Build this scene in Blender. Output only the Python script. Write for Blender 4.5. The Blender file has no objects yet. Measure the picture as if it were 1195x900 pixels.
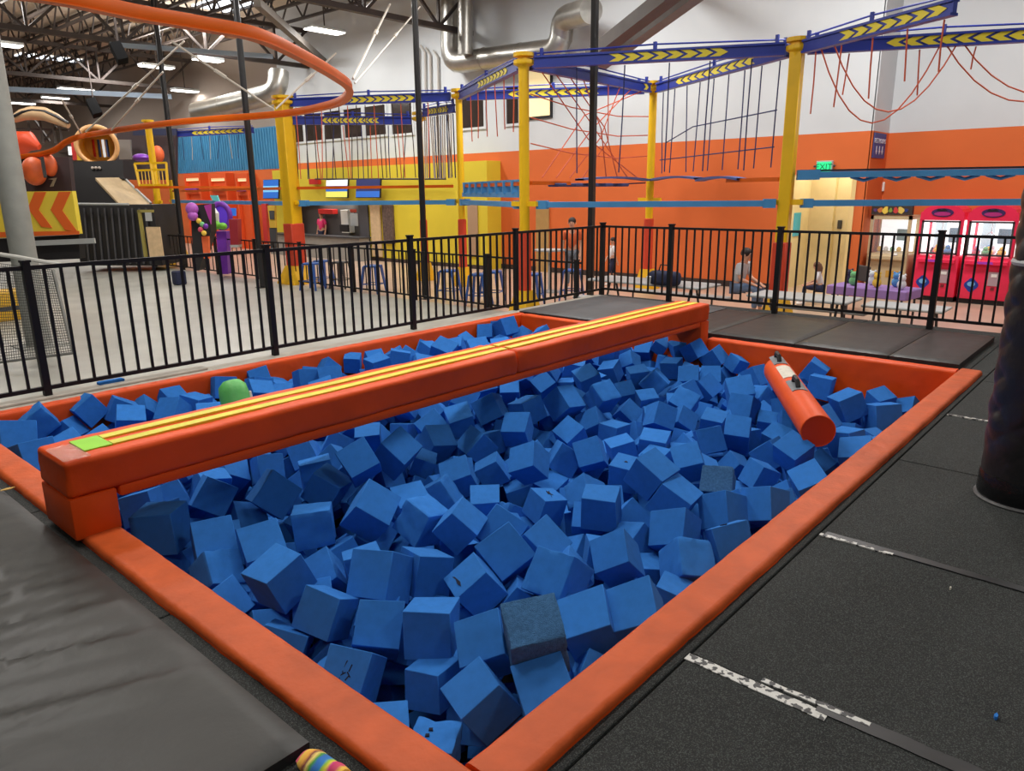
import bpy, bmesh, math, random
from mathutils import Vector, Matrix, Quaternion, noise
random.seed(7)
SC = bpy.context.scene
COL = SC.collection
V = Vector
# ---------------------------------------------------------------- camera model
FPX, PIT, ROL, YAW, CAMH = 864.834, 0.256623, 0.0107059, 0.7278223, 1.65
CX, CY = 597.5, 450.0
_cy, _sy = math.cos(YAW), math.sin(YAW)
_fw = V((math.cos(PIT)*_cy, math.cos(PIT)*_sy, -math.sin(PIT)))
_r = V((_sy, -_cy, 0)); _d = _fw.cross(_r)
CAM_R = _r*math.cos(ROL) + _d*math.sin(ROL)
CAM_D = _d*math.cos(ROL) - _r*math.sin(ROL)
CAM_F = _fw
EYE = V((0, 0, CAMH))
def ray(x, y): return CAM_F + CAM_R*((x-CX)/FPX) + CAM_D*((y-CY)/FPX)
def at_z(x, y, z): d = ray(x, y); return EYE + d*((z-CAMH)/d.z)
def at_x(x, y, X): d = ray(x, y); return EYE + d*(X/d.x)
def at_y(x, y, Y): d = ray(x, y); return EYE + d*(Y/d.y)
def at_d(x, y, D): return EYE + ray(x, y)*D
# ---------------------------------------------------------------- objects
def link(o): COL.objects.link(o); return o
def tag(o, label=None, cat=None, group=None, kind=None):
    if label: o['label'] = label
    if cat: o['category'] = cat
    if group: o['group'] = group
    if kind: o['kind'] = kind
    return o
def empty(name, loc=(0, 0, 0), rz=0.0, **k):
    o = link(bpy.data.objects.new(name, None)); o.location = loc; o.rotation_euler = (0, 0, rz)
    o.empty_display_size = .1
    return tag(o, **k)
def copy_tree(o, parent=None):
    c = o.copy(); COL.objects.link(c)
    if parent is not None: c.parent = parent
    for ch in list(o.children): copy_tree(ch, c)
    return c
class MB:
    def __init__(s): s.v = []; s.f = []; s.m = []
    def add(s, vs, fs, mi=0):
        b = len(s.v); s.v += [tuple(p) for p in vs]; s.f += [tuple(b+i for i in f) for f in fs]; s.m += [mi]*len(fs); return s
    def box(s, a, b, mi=0):
        (x0, y0, z0), (x1, y1, z1) = a, b
        x0, x1 = min(x0, x1), max(x0, x1); y0, y1 = min(y0, y1), max(y0, y1); z0, z1 = min(z0, z1), max(z0, z1)
        return s.add([(x0,y0,z0),(x1,y0,z0),(x1,y1,z0),(x0,y1,z0),(x0,y0,z1),(x1,y0,z1),(x1,y1,z1),(x0,y1,z1)],
                     [(3,2,1,0),(4,5,6,7),(0,1,5,4),(1,2,6,5),(2,3,7,6),(3,0,4,7)], mi)
    def rbox(s, a, b, r=.02, seg=2, mi=0):
        bm = bmesh.new(); bmesh.ops.create_cube(bm, size=1)
        c = [(a[i]+b[i])/2 for i in range(3)]; e = [abs(b[i]-a[i]) for i in range(3)]
        for v in bm.verts: v.co = V((c[0]+v.co.x*e[0], c[1]+v.co.y*e[1], c[2]+v.co.z*e[2]))
        bmesh.ops.bevel(bm, geom=bm.edges[:], offset=min(r, min(e)*.49), segments=seg, profile=.5, affect='EDGES')
        bm.verts.ensure_lookup_table(); bm.verts.index_update()
        s.add([v.co for v in bm.verts], [[v.index for v in f.verts] for f in bm.faces], mi); bm.free(); return s
    def bar(s, p, q, w, h=None, mi=0, up=(0, 0, 1)):
        p, q = V(p), V(q); h = w if h is None else h
        d = (q-p).normalized(); u = V(up)
        if abs(d.dot(u)) > .98: u = V((1, 0, 0))
        a = d.cross(u).normalized(); b = a.cross(d)
        vs = [p+a*sx*w/2+b*sz*h/2 for sx, sz in ((-1,-1),(1,-1),(1,1),(-1,1))] + [q+a*sx*w/2+b*sz*h/2 for sx, sz in ((-1,-1),(1,-1),(1,1),(-1,1))]
        return s.add(vs, [(3,2,1,0),(4,5,6,7),(0,1,5,4),(1,2,6,5),(2,3,7,6),(3,0,4,7)], mi)
    def tube(s, pts, r, n=8, mi=0, caps=True):
        pts = [V(p) for p in pts]; N = len(pts); rs = r if isinstance(r, (list, tuple)) else [r]*N
        base = len(s.v); prev = None
        for i, p in enumerate(pts):
            d = (pts[min(i+1, N-1)]-pts[max(i-1, 0)]).normalized()
            if prev is None:
                u = V((0, 0, 1)) if abs(d.z) < .9 else V((1, 0, 0))
                a = d.cross(u).normalized()
            else:
                a = (prev-d*prev.dot(d)).normalized()
            prev = a; b = d.cross(a)
            for k in range(n):
                t = 2*math.pi*k/n; s.v.append(tuple(p+(a*math.cos(t)+b*math.sin(t))*rs[i]))
        for i in range(N-1):
            for k in range(n):
                s.f.append((base+i*n+k, base+i*n+(k+1)%n, base+(i+1)*n+(k+1)%n, base+(i+1)*n+k)); s.m.append(mi)
        if caps:
            s.f.append(tuple(base+k for k in reversed(range(n)))); s.m.append(mi)
            s.f.append(tuple(base+(N-1)*n+k for k in range(n))); s.m.append(mi)
        return s
    def lathe(s, c, prof, n=20, mi=0, axis=None):
        # prof: list of (radius, z)
        return s.tube([V(c)+V((0, 0, z)) for _, z in prof], [max(r, 1e-4) for r, _ in prof], n, mi) if axis is None else s.tube([V(c)+V(axis)*z for _, z in prof], [max(r, 1e-4) for r, _ in prof], n, mi)
    def prism(s, poly, ext, mi=0):
        # poly: 3-D polygon points, ext: extrusion vector
        n = len(poly); e = V(ext); vs = [V(p) for p in poly]+[V(p)+e for p in poly]
        return s.add(vs, [tuple(reversed(range(n))), tuple(range(n, 2*n))]+[(i, (i+1) % n, n+(i+1) % n, n+i) for i in range(n)], mi)
    def ball(s, c, rad, nu=16, nv=10, mi=0):
        rx, ry, rz = rad if isinstance(rad, (tuple, list)) else (rad,)*3; c = V(c); b = len(s.v)
        for j in range(1, nv):
            t = math.pi*j/nv
            for i in range(nu):
                p = 2*math.pi*i/nu; s.v.append((c.x+rx*math.sin(t)*math.cos(p), c.y+ry*math.sin(t)*math.sin(p), c.z+rz*math.cos(t)))
        top = len(s.v); s.v.append((c.x, c.y, c.z+rz)); bot = len(s.v); s.v.append((c.x, c.y, c.z-rz))
        for j in range(nv-2):
            for i in range(nu): s.f.append((b+j*nu+i, b+(j+1)*nu+i, b+(j+1)*nu+(i+1)%nu, b+j*nu+(i+1)%nu)); s.m.append(mi)
        for i in range(nu):
            s.f.append((top, b+i, b+(i+1)%nu)); s.m.append(mi)
            s.f.append((bot, b+(nv-2)*nu+(i+1)%nu, b+(nv-2)*nu+i)); s.m.append(mi)
        return s
    def grid(s, P, mi=0):
        b = len(s.v); R = len(P); Cn = len(P[0])
        for row in P: s.v += [tuple(p) for p in row]
        for i in range(R-1):
            for j in range(Cn-1): s.f.append((b+i*Cn+j, b+i*Cn+j+1, b+(i+1)*Cn+j+1, b+(i+1)*Cn+j)); s.m.append(mi)
        return s
    def mesh(s, name, mats, smooth=False):
        me = bpy.data.meshes.new(name); me.from_pydata([tuple(map(float, p)) for p in s.v], [], s.f)
        for m in (mats if isinstance(mats, (list, tuple)) else [mats]): me.materials.append(m)
        me.polygons.foreach_set('material_index', s.m)
        bm = bmesh.new(); bm.from_mesh(me); bmesh.ops.recalc_face_normals(bm, faces=bm.faces); bm.to_mesh(me); bm.free()
        if smooth:
            me.polygons.foreach_set('use_smooth', [True]*len(me.polygons))
            try: me.set_sharp_from_angle(angle=math.radians(42))
            except Exception: pass
        me.update(); return me
    def build(s, name, mats, parent=None, smooth=False, loc=None, **k):
        o = link(bpy.data.objects.new(name, s.mesh(name, mats, smooth)))
        if parent is not None: o.parent = parent
        if loc is not None: o.location = loc
        return tag(o, **k)
def recentre(o):
    # origin to the base centre of a single-mesh thing
    vs = [v.co for v in o.data.vertices]
    c = V(((min(v.x for v in vs)+max(v.x for v in vs))/2, (min(v.y for v in vs)+max(v.y for v in vs))/2, min(v.z for v in vs)))
    o.data.transform(Matrix.Translation(-c)); o.location = o.location+c
    return o
# ---------------------------------------------------------------- materials
def lin(c):
    c = c/255.0
    return c/12.92 if c <= .04045 else ((c+.055)/1.055)**2.4
def rgb(r, g, b): return (lin(r), lin(g), lin(b), 1)
MATS = {}
def mat(name, col, rough=.6, metal=0.0, var=0.0, vscale=6.0, bump=0.0, bscale=40.0, emit=None, estr=1.0, spec=.5, objvar=0.0, alpha=None, coat=0.0, speck=None):
    if name in MATS: return MATS[name]
    m = bpy.data.materials.new(name); m.use_nodes = True; N = m.node_tree.nodes; L = m.node_tree.links
    b = N['Principled BSDF']; b.inputs['Roughness'].default_value = rough; b.inputs['Metallic'].default_value = metal
    b.inputs['Specular IOR Level'].default_value = spec; b.inputs['Coat Weight'].default_value = coat
    b.inputs['Base Color'].default_value = col
    tc = N.new('ShaderNodeTexCoord')
    src = None
    if var > 0:
        n = N.new('ShaderNodeTexNoise'); n.inputs['Scale'].default_value = vscale; n.inputs['Detail'].default_value = 6
        L.new(tc.outputs['Object'], n.inputs['Vector'])
        r = N.new('ShaderNodeValToRGB'); r.color_ramp.elements[0].position = .3; r.color_ramp.elements[1].position = .7
        r.color_ramp.elements[0].color = tuple(c*(1-var) for c in col[:3])+(1,); r.color_ramp.elements[1].color = tuple(min(1, c*(1+var)) for c in col[:3])+(1,)
        L.new(n.outputs['Fac'], r.inputs['Fac']); src = r.outputs['Color']
    if speck:
        scol, sscale, amt = speck
        n = N.new('ShaderNodeTexNoise'); n.inputs['Scale'].default_value = sscale; n.inputs['Detail'].default_value = 2
        L.new(tc.outputs['Object'], n.inputs['Vector'])
        r = N.new('ShaderNodeValToRGB'); r.color_ramp.elements[0].position = .5; r.color_ramp.elements[1].position = .5+amt
        L.new(n.outputs['Fac'], r.inputs['Fac'])
        mx = N.new('ShaderNodeMixRGB'); mx.inputs['Color2'].default_value = scol
        L.new(r.outputs['Color'], mx.inputs['Fac'])
        if src: L.new(src, mx.inputs['Color1'])
        else: mx.inputs['Color1'].default_value = col
        src = mx.outputs['Color']
    if objvar > 0:
        oi = N.new('ShaderNodeObjectInfo'); mp = N.new('ShaderNodeMapRange'); mp.inputs['To Min'].default_value = 1-objvar; mp.inputs['To Max'].default_value = 1+objvar
        L.new(oi.outputs['Random'], mp.inputs['Value'])
        hs = N.new('ShaderNodeHueSaturation'); L.new(mp.outputs['Result'], hs.inputs['Value'])
        if src: L.new(src, hs.inputs['Color'])
        else: hs.inputs['Color'].default_value = col
        src = hs.outputs['Color']
    if src: L.new(src, b.inputs['Base Color'])
    if bump > 0:
        n = N.new('ShaderNodeTexNoise'); n.inputs['Scale'].default_value = bscale; n.inputs['Detail'].default_value = 5
        L.new(tc.outputs['Object'], n.inputs['Vector'])
        bp = N.new('ShaderNodeBump'); bp.inputs['Strength'].default_value = bump; bp.inputs['Distance'].default_value = .02
        L.new(n.outputs['Fac'], bp.inputs['Height']); L.new(bp.outputs['Normal'], b.inputs['Normal'])
    if emit:
        b.inputs['Emission Color'].default_value = emit; b.inputs['Emission Strength'].default_value = estr
    if alpha is not None:
        b.inputs['Alpha'].default_value = alpha
    MATS[name] = m; return m
vinyl = mat('orange_vinyl', rgb(230, 82, 20), .46, var=.10, vscale=3, bump=.3, bscale=9, spec=.28)
vinylt = mat('orange_vinyl_scuffed', rgb(200, 88, 38), .52, var=.13, vscale=7, bump=.3, bscale=14, spec=.25)
vinyl2 = mat('orange_vinyl_plain', rgb(230, 84, 20), .46, var=.06, vscale=4, bump=.12, bscale=12, spec=.25)
black_in = mat('gap_shade', rgb(12, 12, 14), .9)  # shade in the gaps between foam cubes, put into a near-black colour
foam = mat('blue_foam', rgb(52, 120, 200), .95, var=.07, vscale=5, bump=.25, bscale=160, spec=.1, objvar=.10)
foam_old = mat('faded_blue_foam', rgb(78, 126, 176), .97, var=.2, vscale=14, bump=.9, bscale=60, spec=.05)
foam_ink_and_shade = mat('foam_ink_and_hole_shade', rgb(16, 24, 48), .95)  # scribble ink, also the shade inside holes and slits painted as dark colour
rubber = mat('black_rubber_floor', rgb(46, 48, 47), .8, var=.16, vscale=2.2, bump=.45, bscale=300, spec=.22, speck=(rgb(84, 88, 86), 240, .16))
matv = mat('black_vinyl_mat', rgb(44, 44, 41), .42, var=.2, vscale=3.5, bump=.22, bscale=6, spec=.36)
matg = mat('grey_vinyl_mat', rgb(82, 84, 86), .5, var=.10, vscale=4, bump=.15, bscale=9, spec=.4)
matedge = mat('black_mat_edge', rgb(34, 35, 36), .55, bump=.2, bscale=20)
fencem = mat('black_powder_coat', rgb(16, 16, 18), .5, spec=.35)
concrete = mat('sealed_concrete', rgb(166, 166, 158), .36, var=.14, vscale=1.2, bump=.05, bscale=14, spec=.5)
ledgem = mat('concrete_ledge', rgb(184, 178, 166), .8, var=.12, vscale=6, bump=.2, bscale=30)
tanfl = mat('tan_floor', rgb(192, 166, 146), .3, var=.10, vscale=1.5, spec=.4)
whitewall = mat('white_wall_paint', rgb(204, 209, 212), .85, var=.04, vscale=.8)
greywall = mat('grey_wall_paint', rgb(150, 138, 128), .9, var=.05, vscale=.6)
orangewall = mat('orange_wall_paint', rgb(212, 104, 46), .75, var=.05, vscale=1)
yellowwall = mat('yellow_wall_paint', rgb(214, 194, 48), .75, var=.05, vscale=1)
bluewall = mat('blue_corrugated_wall', rgb(58, 130, 172), .7, var=.08, vscale=2)
creamwall = mat('cream_wall_paint', rgb(226, 212, 168), .8, var=.03)
ceilm = mat('ceiling_deck', rgb(206, 192, 172), .9, var=.08, vscale=2)
steel = mat('dark_steel', rgb(66, 58, 54), .6, var=.15, vscale=3, spec=.4)
steelg = mat('grey_steel', rgb(104, 98, 92), .6, var=.10, vscale=3)
colgrey = mat('grey_column_paint', rgb(146, 148, 142), .55, var=.08, vscale=5)
galv = mat('galvanised_duct', rgb(172, 170, 164), .34, metal=.85, var=.12, vscale=4)
yel = mat('yellow_steel', rgb(238, 190, 20), .4, var=.06, vscale=3, spec=.5)
blu = mat('blue_steel', rgb(40, 58, 152), .4, var=.08, vscale=3, spec=.5)
plank = mat('blue_plank', rgb(72, 144, 200), .5, var=.08, vscale=3)
chev = mat('chevron_yellow', rgb(238, 218, 60), .5)
railo = mat('orange_rail_paint', rgb(208, 92, 10), .45, var=.08, vscale=2, spec=.3, coat=.0)
postred = mat('red_post_pad', rgb(206, 66, 36), .55, var=.06)
postyel = mat('yellow_post_pad', rgb(226, 176, 24), .55, var=.06)
rope_r = mat('orange_rope', rgb(206, 96, 66), .8)
rope_b = mat('navy_rope', rgb(44, 52, 96), .8)
rope_k = mat('dark_rope', rgb(60, 48, 48), .8)
rope_w = mat('pale_rope', rgb(190, 180, 168), .8)
white = mat('white_plastic', rgb(232, 232, 228), .5)
black = mat('black_plastic', rgb(22, 22, 24), .5)
darkg = mat('dark_grey_plastic', rgb(62, 62, 64), .55)
lightg = mat('light_grey_laminate', rgb(172, 176, 176), .5, var=.04)
red = mat('red_paint', rgb(206, 42, 36), .5)
pink = mat('hot_pink_cabinet', rgb(236, 44, 84), .35, var=.04, spec=.5)
beige = mat('beige_cabinet', rgb(196, 176, 138), .5, var=.05)
purple = mat('purple_plastic', rgb(120, 52, 176), .4, var=.08)
lime = mat('lime_plastic', rgb(120, 200, 60), .45)
teal = mat('teal_plastic', rgb(90, 190, 190), .45)
stoolb = mat('blue_stool_metal', rgb(48, 92, 164), .4, var=.05)
wood = mat('light_plywood', rgb(206, 178, 138), .7, var=.1, vscale=8)
tanramp = mat('tan_ramp_vinyl', rgb(186, 164, 128), .6, var=.08)
playk = mat('black_play_panel', rgb(26, 24, 26), .6, var=.1)
playk2 = mat('dark_brown_panel', rgb(56, 40, 42), .6, var=.1)
oranged = mat('orange_dome_vinyl', rgb(222, 100, 52), .5, var=.1)
yellowd = mat('amber_tunnel_plastic', rgb(232, 170, 40), .35, var=.08)
cable = mat('steel_cable', rgb(206, 200, 190), .45, metal=.3)
lampm = mat('lamp_lens', rgb(255, 255, 255), .5, emit=(1, .97, .9, 1), estr=9)
skym = mat('skylight_pane', rgb(255, 255, 255), .5, emit=(.82, .9, 1, 1), estr=3.2)
exitm = mat('exit_green_glow', rgb(40, 210, 130), .5, emit=rgb(40, 220, 140), estr=.9)
screenb = mat('screen_blue', rgb(40, 90, 170), .3, emit=rgb(50, 120, 220), estr=.55)
screenw = mat('screen_white', rgb(230, 230, 230), .3, emit=rgb(236, 240, 236), estr=.9)
screend = mat('screen_dark', rgb(30, 40, 80), .3, emit=rgb(50, 60, 120), estr=.5)
glow = mat('lit_cabinet_interior', rgb(250, 250, 250), .4, emit=rgb(240, 246, 250), estr=1.15)
glowc = mat('lit_room_pane', rgb(246, 226, 176), .5, emit=rgb(250, 226, 168), estr=.75)
winglass = mat('dark_window_glass', rgb(58, 50, 46), .12, spec=.6, var=.2, vscale=1.5)
plush_w = mat('pale_plush', rgb(214, 222, 226), .9)
skin = mat('skin', rgb(208, 156, 128), .55)
hair_d = mat('dark_hair', rgb(38, 28, 26), .6)
hair_b = mat('brown_hair', rgb(110, 76, 56), .6)
signblue = mat('sign_blue', rgb(58, 74, 140), .6)
signlight = mat('sign_lettering', rgb(206, 210, 222), .6)
postblue = mat('poster_blue', rgb(70, 180, 214), .6)
label_w = mat('worn_white_label', rgb(214, 208, 192), .6, var=.12, vscale=30)
greentube = mat('green_vinyl', rgb(96, 190, 96), .45, var=.08, bump=.2, bscale=20)
tape_s = mat('worn_silver_tape', rgb(206, 206, 200), .4, bump=.2, bscale=60, speck=(rgb(50, 52, 52), 34, .05))
tape_k = mat('black_tape', rgb(34, 34, 35), .4, var=.2, vscale=20)
padk = mat('black_pole_pad', rgb(36, 36, 38), .34, var=.12, bump=.35, bscale=9, spec=.5)
CUBES = [
(1735,2736,-266,496,-109,849,148,197,0),(1819,2450,-277,-356,858,-366,56,205,0),(1927,2211,-221,588,-251,743,196,209,0),(1575,2318,-313,424,-178,880,119,186,1),(1436,1933,-329,98,-423,900,50,178,0),
(1802,2068,-366,647,-136,749,37,173,0),(1781,1759,-282,278,188,942,-30,196,0),(1507,1749,-344,-32,-265,963,16,167,2),(1895,1527,-217,-146,921,-317,174,203,0),(1981,1923,-216,-194,873,-352,276,207,0),
(1993,1670,-68,-147,924,-330,128,225,3),(2388,1680,-208,-121,873,-400,254,210,0),(2528,1525,-168,-115,863,-408,273,217,0),(2259,1556,-372,-333,786,-520,-21,184,0),(2624,2045,-214,421,-17,907,-3,222,0),
(2997,1945,-218,354,417,822,158,197,0),(2643,2419,-217,434,-577,691,29,225,0),(2896,2668,-267,-442,646,-618,76,225,0),(2909,2401,-278,-262,703,-625,-214,216,0),(3429,2782,-315,-146,795,589,-8,185,4),
(3469,2374,-218,729,-151,647,163,209,0),(3919,2132,-252,632,-401,585,-312,219,0),(3565,1925,-279,426,-113,891,-107,215,0),(3269,1681,-278,-353,871,-342,-13,214,0),(3035,1632,-355,-81,804,-578,-110,176,0),
(3627,1610,-261,201,903,332,-183,202,5),(4057,1856,-304,511,-87,826,-220,212,0),(4254,1677,-278,507,-57,843,-169,218,0),(4456,2096,-304,-298,763,-522,239,202,6),(1699,3735,-217,339,-524,747,229,219,0),
(1615,3555,-312,-360,920,-77,-136,196,0),(1476,3251,-320,-203,769,-459,-396,184,0),(1664,3004,-153,154,673,714,116,211,0),(1509,3980,-370,-299,719,-436,-452,172,0),(1538,4006,-153,642,-279,672,244,224,0),
(1663,4569,-229,588,-392,687,169,192,0),(2001,4340,-207,576,-729,357,93,205,0),(1857,3486,-236,267,-548,787,96,217,0),(2286,4094,-221,581,-685,420,133,225,0),(2594,3959,-237,657,-513,521,-184,212,0),
(2175,3483,-208,571,-377,674,278,217,0),(2441,3286,-154,-348,888,279,109,223,0),(2616,3038,-200,-214,664,716,20,209,0),(2049,2716,-201,472,-174,863,50,224,0),(2301,2673,-270,658,-723,207,22,205,0),
(2385,2380,-279,321,236,915,-57,201,7),(2780,2907,-437,-18,787,612,-76,165,0),(2657,2766,-160,-283,475,795,249,189,0),(3139,3037,-278,68,377,915,127,185,0),(3101,3413,-308,-439,855,210,-178,199,0),
(3373,3513,-292,266,-403,873,-68,209,0),(3706,3504,-338,732,-401,547,72,186,0),(3944,3892,-293,382,167,909,-11,201,0),(3760,4158,-280,-308,940,-140,-39,211,0),(3126,3871,-115,-332,741,-557,-171,225,0),
(3157,4032,-387,-383,915,-94,-85,176,0),(3466,3996,-328,-159,380,897,162,165,0),(2821,3378,-272,157,-532,831,34,205,0),(2729,3773,-49,-81,690,563,448,211,0),(2699,4229,-241,572,-429,632,301,213,0),
(2887,4644,-258,508,-453,732,30,190,0),(2568,4653,-274,503,-852,144,9,182,0),(3371,4520,-230,49,335,933,123,200,0),(3923,4762,-371,-47,562,816,-126,176,0),(4134,4273,-208,167,259,938,156,209,0),
(4476,4238,-180,599,-364,712,-40,211,0),(5219,4676,-280,100,424,888,150,190,0),(4776,4076,-225,157,761,629,-28,215,0),(4238,3719,-193,181,500,810,249,201,0),(5500,4474,-224,48,765,532,359,184,0),
(5842,4434,-312,51,592,805,-14,196,0),(5329,3664,-151,-191,745,570,291,211,0),(5007,3848,-169,243,-601,705,287,225,0),(5078,4030,-341,275,490,820,103,188,0),(5104,3610,-349,373,-276,873,-148,202,0),
(4472,3370,-225,116,736,577,334,183,0),(4745,3831,-474,366,98,915,-140,165,0),(3741,3177,-204,364,500,767,174,200,0),(4205,3232,-326,627,-614,479,-24,200,0),(4192,2973,-217,342,346,806,338,190,0),
(4957,3280,-323,-20,734,679,7,186,0),(4561,2952,-288,102,896,426,74,186,0),(4158,2647,-275,22,609,789,80,192,8),(4616,2684,-329,72,692,710,105,175,0),(3919,2306,-120,-165,671,684,235,212,0),
(4556,2373,-241,265,421,850,172,198,0),(5283,2578,-312,554,-331,759,82,208,0),(5638,2726,-286,59,619,769,147,188,0),(6204,2717,-283,511,-28,859,-18,219,0),(5514,2457,-274,313,-163,931,93,199,0),
(6442,2876,-205,359,-305,881,39,225,0),(6765,3385,-328,-378,656,-633,-161,216,0),(6478,3451,-335,460,-588,622,237,209,0),(6031,3233,-297,-346,665,-658,71,219,0),(5842,3135,-396,-473,757,-441,-96,193,0),
(5323,3063,-225,-388,808,248,368,191,0),(5604,3569,-354,-396,888,88,218,175,0),(4786,2801,-277,90,-167,980,61,204,0),(5329,2796,-442,356,-377,789,-329,169,0),(5857,2507,-434,55,820,564,-74,165,0),
(5201,2317,-449,379,-295,802,-355,167,0),(4929,2005,-362,-214,845,486,-61,181,0),(5336,2092,-338,644,-266,684,-215,198,0),(5116,1848,-201,85,776,555,286,195,0),(5474,1747,-395,319,-413,826,-214,187,0),
(4720,1573,-245,-63,887,-371,267,202,0),(5953,2295,-406,257,-633,724,-92,182,0),(6273,2527,-401,68,548,811,192,165,0),(5468,1512,-250,-117,778,-581,210,216,0),(7369,2445,-264,-64,647,760,0,215,0),
(7550,2583,-169,643,-397,590,-282,194,0),(6648,1960,-208,187,899,393,43,216,0),(7469,1914,-344,219,-444,869,-14,194,0),(6697,1675,-261,79,935,335,-88,217,0),(7525,1670,-405,318,40,923,-211,185,0),
(6277,2057,-288,258,-617,663,337,213,0),(7327,3110,-274,384,-564,662,310,212,0),(7038,2912,-395,594,-625,470,190,191,0),(7482,3909,-113,-477,864,-40,156,195,0),(7546,3688,-186,-435,897,31,76,203,0),
(7543,4370,-119,-96,573,732,355,169,0),(7532,4140,-126,72,882,437,160,167,0),(7516,4582,-220,200,560,763,253,189,0),(7308,4085,-314,73,633,770,40,196,0),(6933,3667,-301,-250,804,-496,211,212,0),
(7173,3531,-320,-298,789,-489,222,209,0),(7525,3413,-206,-224,804,549,31,165,0),(7534,3568,-350,-451,609,-593,-271,183,0),(6558,3855,-296,658,-426,611,-112,219,0),(6315,4062,-393,328,-447,829,80,187,0),
(6133,3684,-370,177,-415,892,18,189,0),(6676,4482,-296,190,619,759,71,194,0),(5837,4196,-178,254,-470,842,-78,209,0),(6653,4117,-303,108,-382,917,-39,212,0),(7047,4479,-258,441,-175,859,-191,192,0),
(1436,6162,-79,326,-537,657,417,225,0),(1725,6651,-107,658,-577,394,282,204,0),(1426,5772,-120,-345,608,-561,-443,217,0),(1751,6042,-207,253,-643,720,-62,204,0),(2107,6674,-98,246,679,665,190,196,0),
(1918,6621,-245,-143,833,-369,-386,185,0),(1987,6078,-235,236,-658,707,-105,194,0),(2242,6165,-139,126,-545,807,187,208,0),(2545,6643,-203,65,444,754,-480,179,0),(2654,6307,-183,406,-272,871,52,206,0),
(2804,5948,-190,139,-510,845,80,199,0),(2885,6384,-189,-5,836,-540,-101,197,0),(3289,6632,-145,447,-462,631,434,206,0),(4810,6640,-170,722,-215,571,327,174,0),(4081,6011,-131,401,-439,782,188,221,0),
(3873,5850,-184,211,-483,850,-9,207,0),(5056,6138,-117,644,-667,331,-176,220,0),(4504,5100,23,-181,932,-304,-81,225,0),(4667,6014,-102,100,-645,756,-43,209,0),(3351,6069,-134,90,-566,795,197,209,0),
(3635,6169,-227,194,-433,872,124,189,0),(4793,6164,-272,-211,779,-575,-138,197,0),(5349,5755,-24,-253,803,-535,-62,225,0),(6921,6617,-153,452,-302,832,115,198,0),(7081,6405,-72,438,-557,634,309,225,0),
(5971,5839,-122,197,-464,861,68,222,0),(7462,6454,-256,-460,830,-254,-189,193,0),(6208,5699,-131,132,-410,902,11,217,0),(7446,5497,-100,57,-500,849,-158,196,0),(4164,5132,-266,44,-39,645,762,202,0),
(5292,5101,-193,102,-464,407,780,200,0),(4201,3999,-363,79,17,164,983,188,0),(6523,2446,-305,241,-75,-549,797,192,0),(2753,3705,-334,-148,-357,-638,666,201,0),(1589,5063,-293,187,-566,121,794,194,0),
(5641,6306,-151,121,-647,-136,740,200,0),(3720,2327,-388,2,-329,-385,863,197,0),(7426,6085,-190,166,550,113,811,190,0),(7206,4721,-175,112,-137,134,975,196,0),(3249,6261,-282,-490,-268,74,826,188,0),
(6036,4819,-138,-481,160,4,862,192,0),(3412,5481,-271,-445,66,107,887,188,0),(4213,4649,-252,-220,228,503,804,199,0),(7348,4939,-151,547,-46,-153,-822,194,0),(4772,5108,-218,234,635,461,-573,190,0),
(1877,4658,-293,63,-234,-402,883,197,0),(2059,4812,-143,133,615,269,729,199,0),(7258,2814,-334,94,535,-541,642,198,0),(6291,1616,-400,-368,-490,459,644,198,0),(3399,4905,-203,128,683,415,588,194,0),
(6512,5072,-183,256,587,514,570,193,0),(2353,4828,-293,576,54,398,-712,204,0),(3885,5068,-146,-209,14,98,973,200,0),(5677,1522,-420,650,-73,446,-610,195,0),(1783,5008,-127,258,328,382,825,196,0),
(4454,5183,-194,-354,-513,-457,635,199,0),(3433,2125,-371,-141,-196,-570,785,198,0),(1756,5245,-262,594,376,374,604,193,0),(3156,4645,-254,532,119,-494,-678,188,0),(3932,6209,-131,-38,-653,192,732,203,0),
(5430,4712,-157,-131,284,261,913,196,0),(5493,4982,-247,-134,-73,687,710,191,0),(2001,3150,-356,205,-301,-192,911,202,0),(5691,4593,-134,570,-259,-38,779,190,0),(5754,1676,-252,-37,704,-178,-686,196,0),
(4462,6641,-201,649,129,404,631,194,0),(2647,4949,-287,552,141,50,-820,195,0),(3143,2131,-340,415,108,85,899,196,0),(2187,5127,-167,-281,-6,551,786,188,0),(3662,6609,-144,60,688,-340,-638,203,0),
(4073,4889,-174,-253,-126,-547,788,196,0),(7480,2734,-348,-386,-55,-171,905,194,0),(3656,2621,-273,-233,-379,296,845,190,0),(3476,6315,-136,-491,-340,-480,642,197,0),(1485,4787,-277,-251,407,-194,857,193,0),
(2804,6634,-173,552,-368,340,667,194,0),(2138,5596,-287,-435,-48,366,821,194,0),(5912,5167,-208,120,420,560,704,205,0),(4923,4770,-158,164,-133,-344,915,201,0),(3619,4962,-175,267,-524,-177,789,191,0),
(6653,4872,-148,-324,-403,57,854,204,0),(1753,3256,-361,366,87,-419,826,200,0),(4578,4972,-284,371,-489,288,735,194,0),(6278,5278,-148,-121,-60,-446,885,198,0),(2500,3361,-369,459,141,-361,799,198,0),
(5987,1529,-346,392,-2,152,907,195,0),(2862,5523,-217,641,170,510,-548,189,0),(6042,4523,-167,476,82,-105,869,194,0),(1815,2971,-361,257,101,448,850,191,0),(4396,4491,-132,-211,-317,-341,860,199,0),
(2327,6577,-145,548,296,-413,-665,200,0),(4403,3126,-396,232,483,450,714,201,0),(2390,3880,-416,-40,546,5,837,194,0),(2870,2166,-347,450,374,-99,805,190,0),(2096,4559,-231,-21,158,669,726,194,0),
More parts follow.
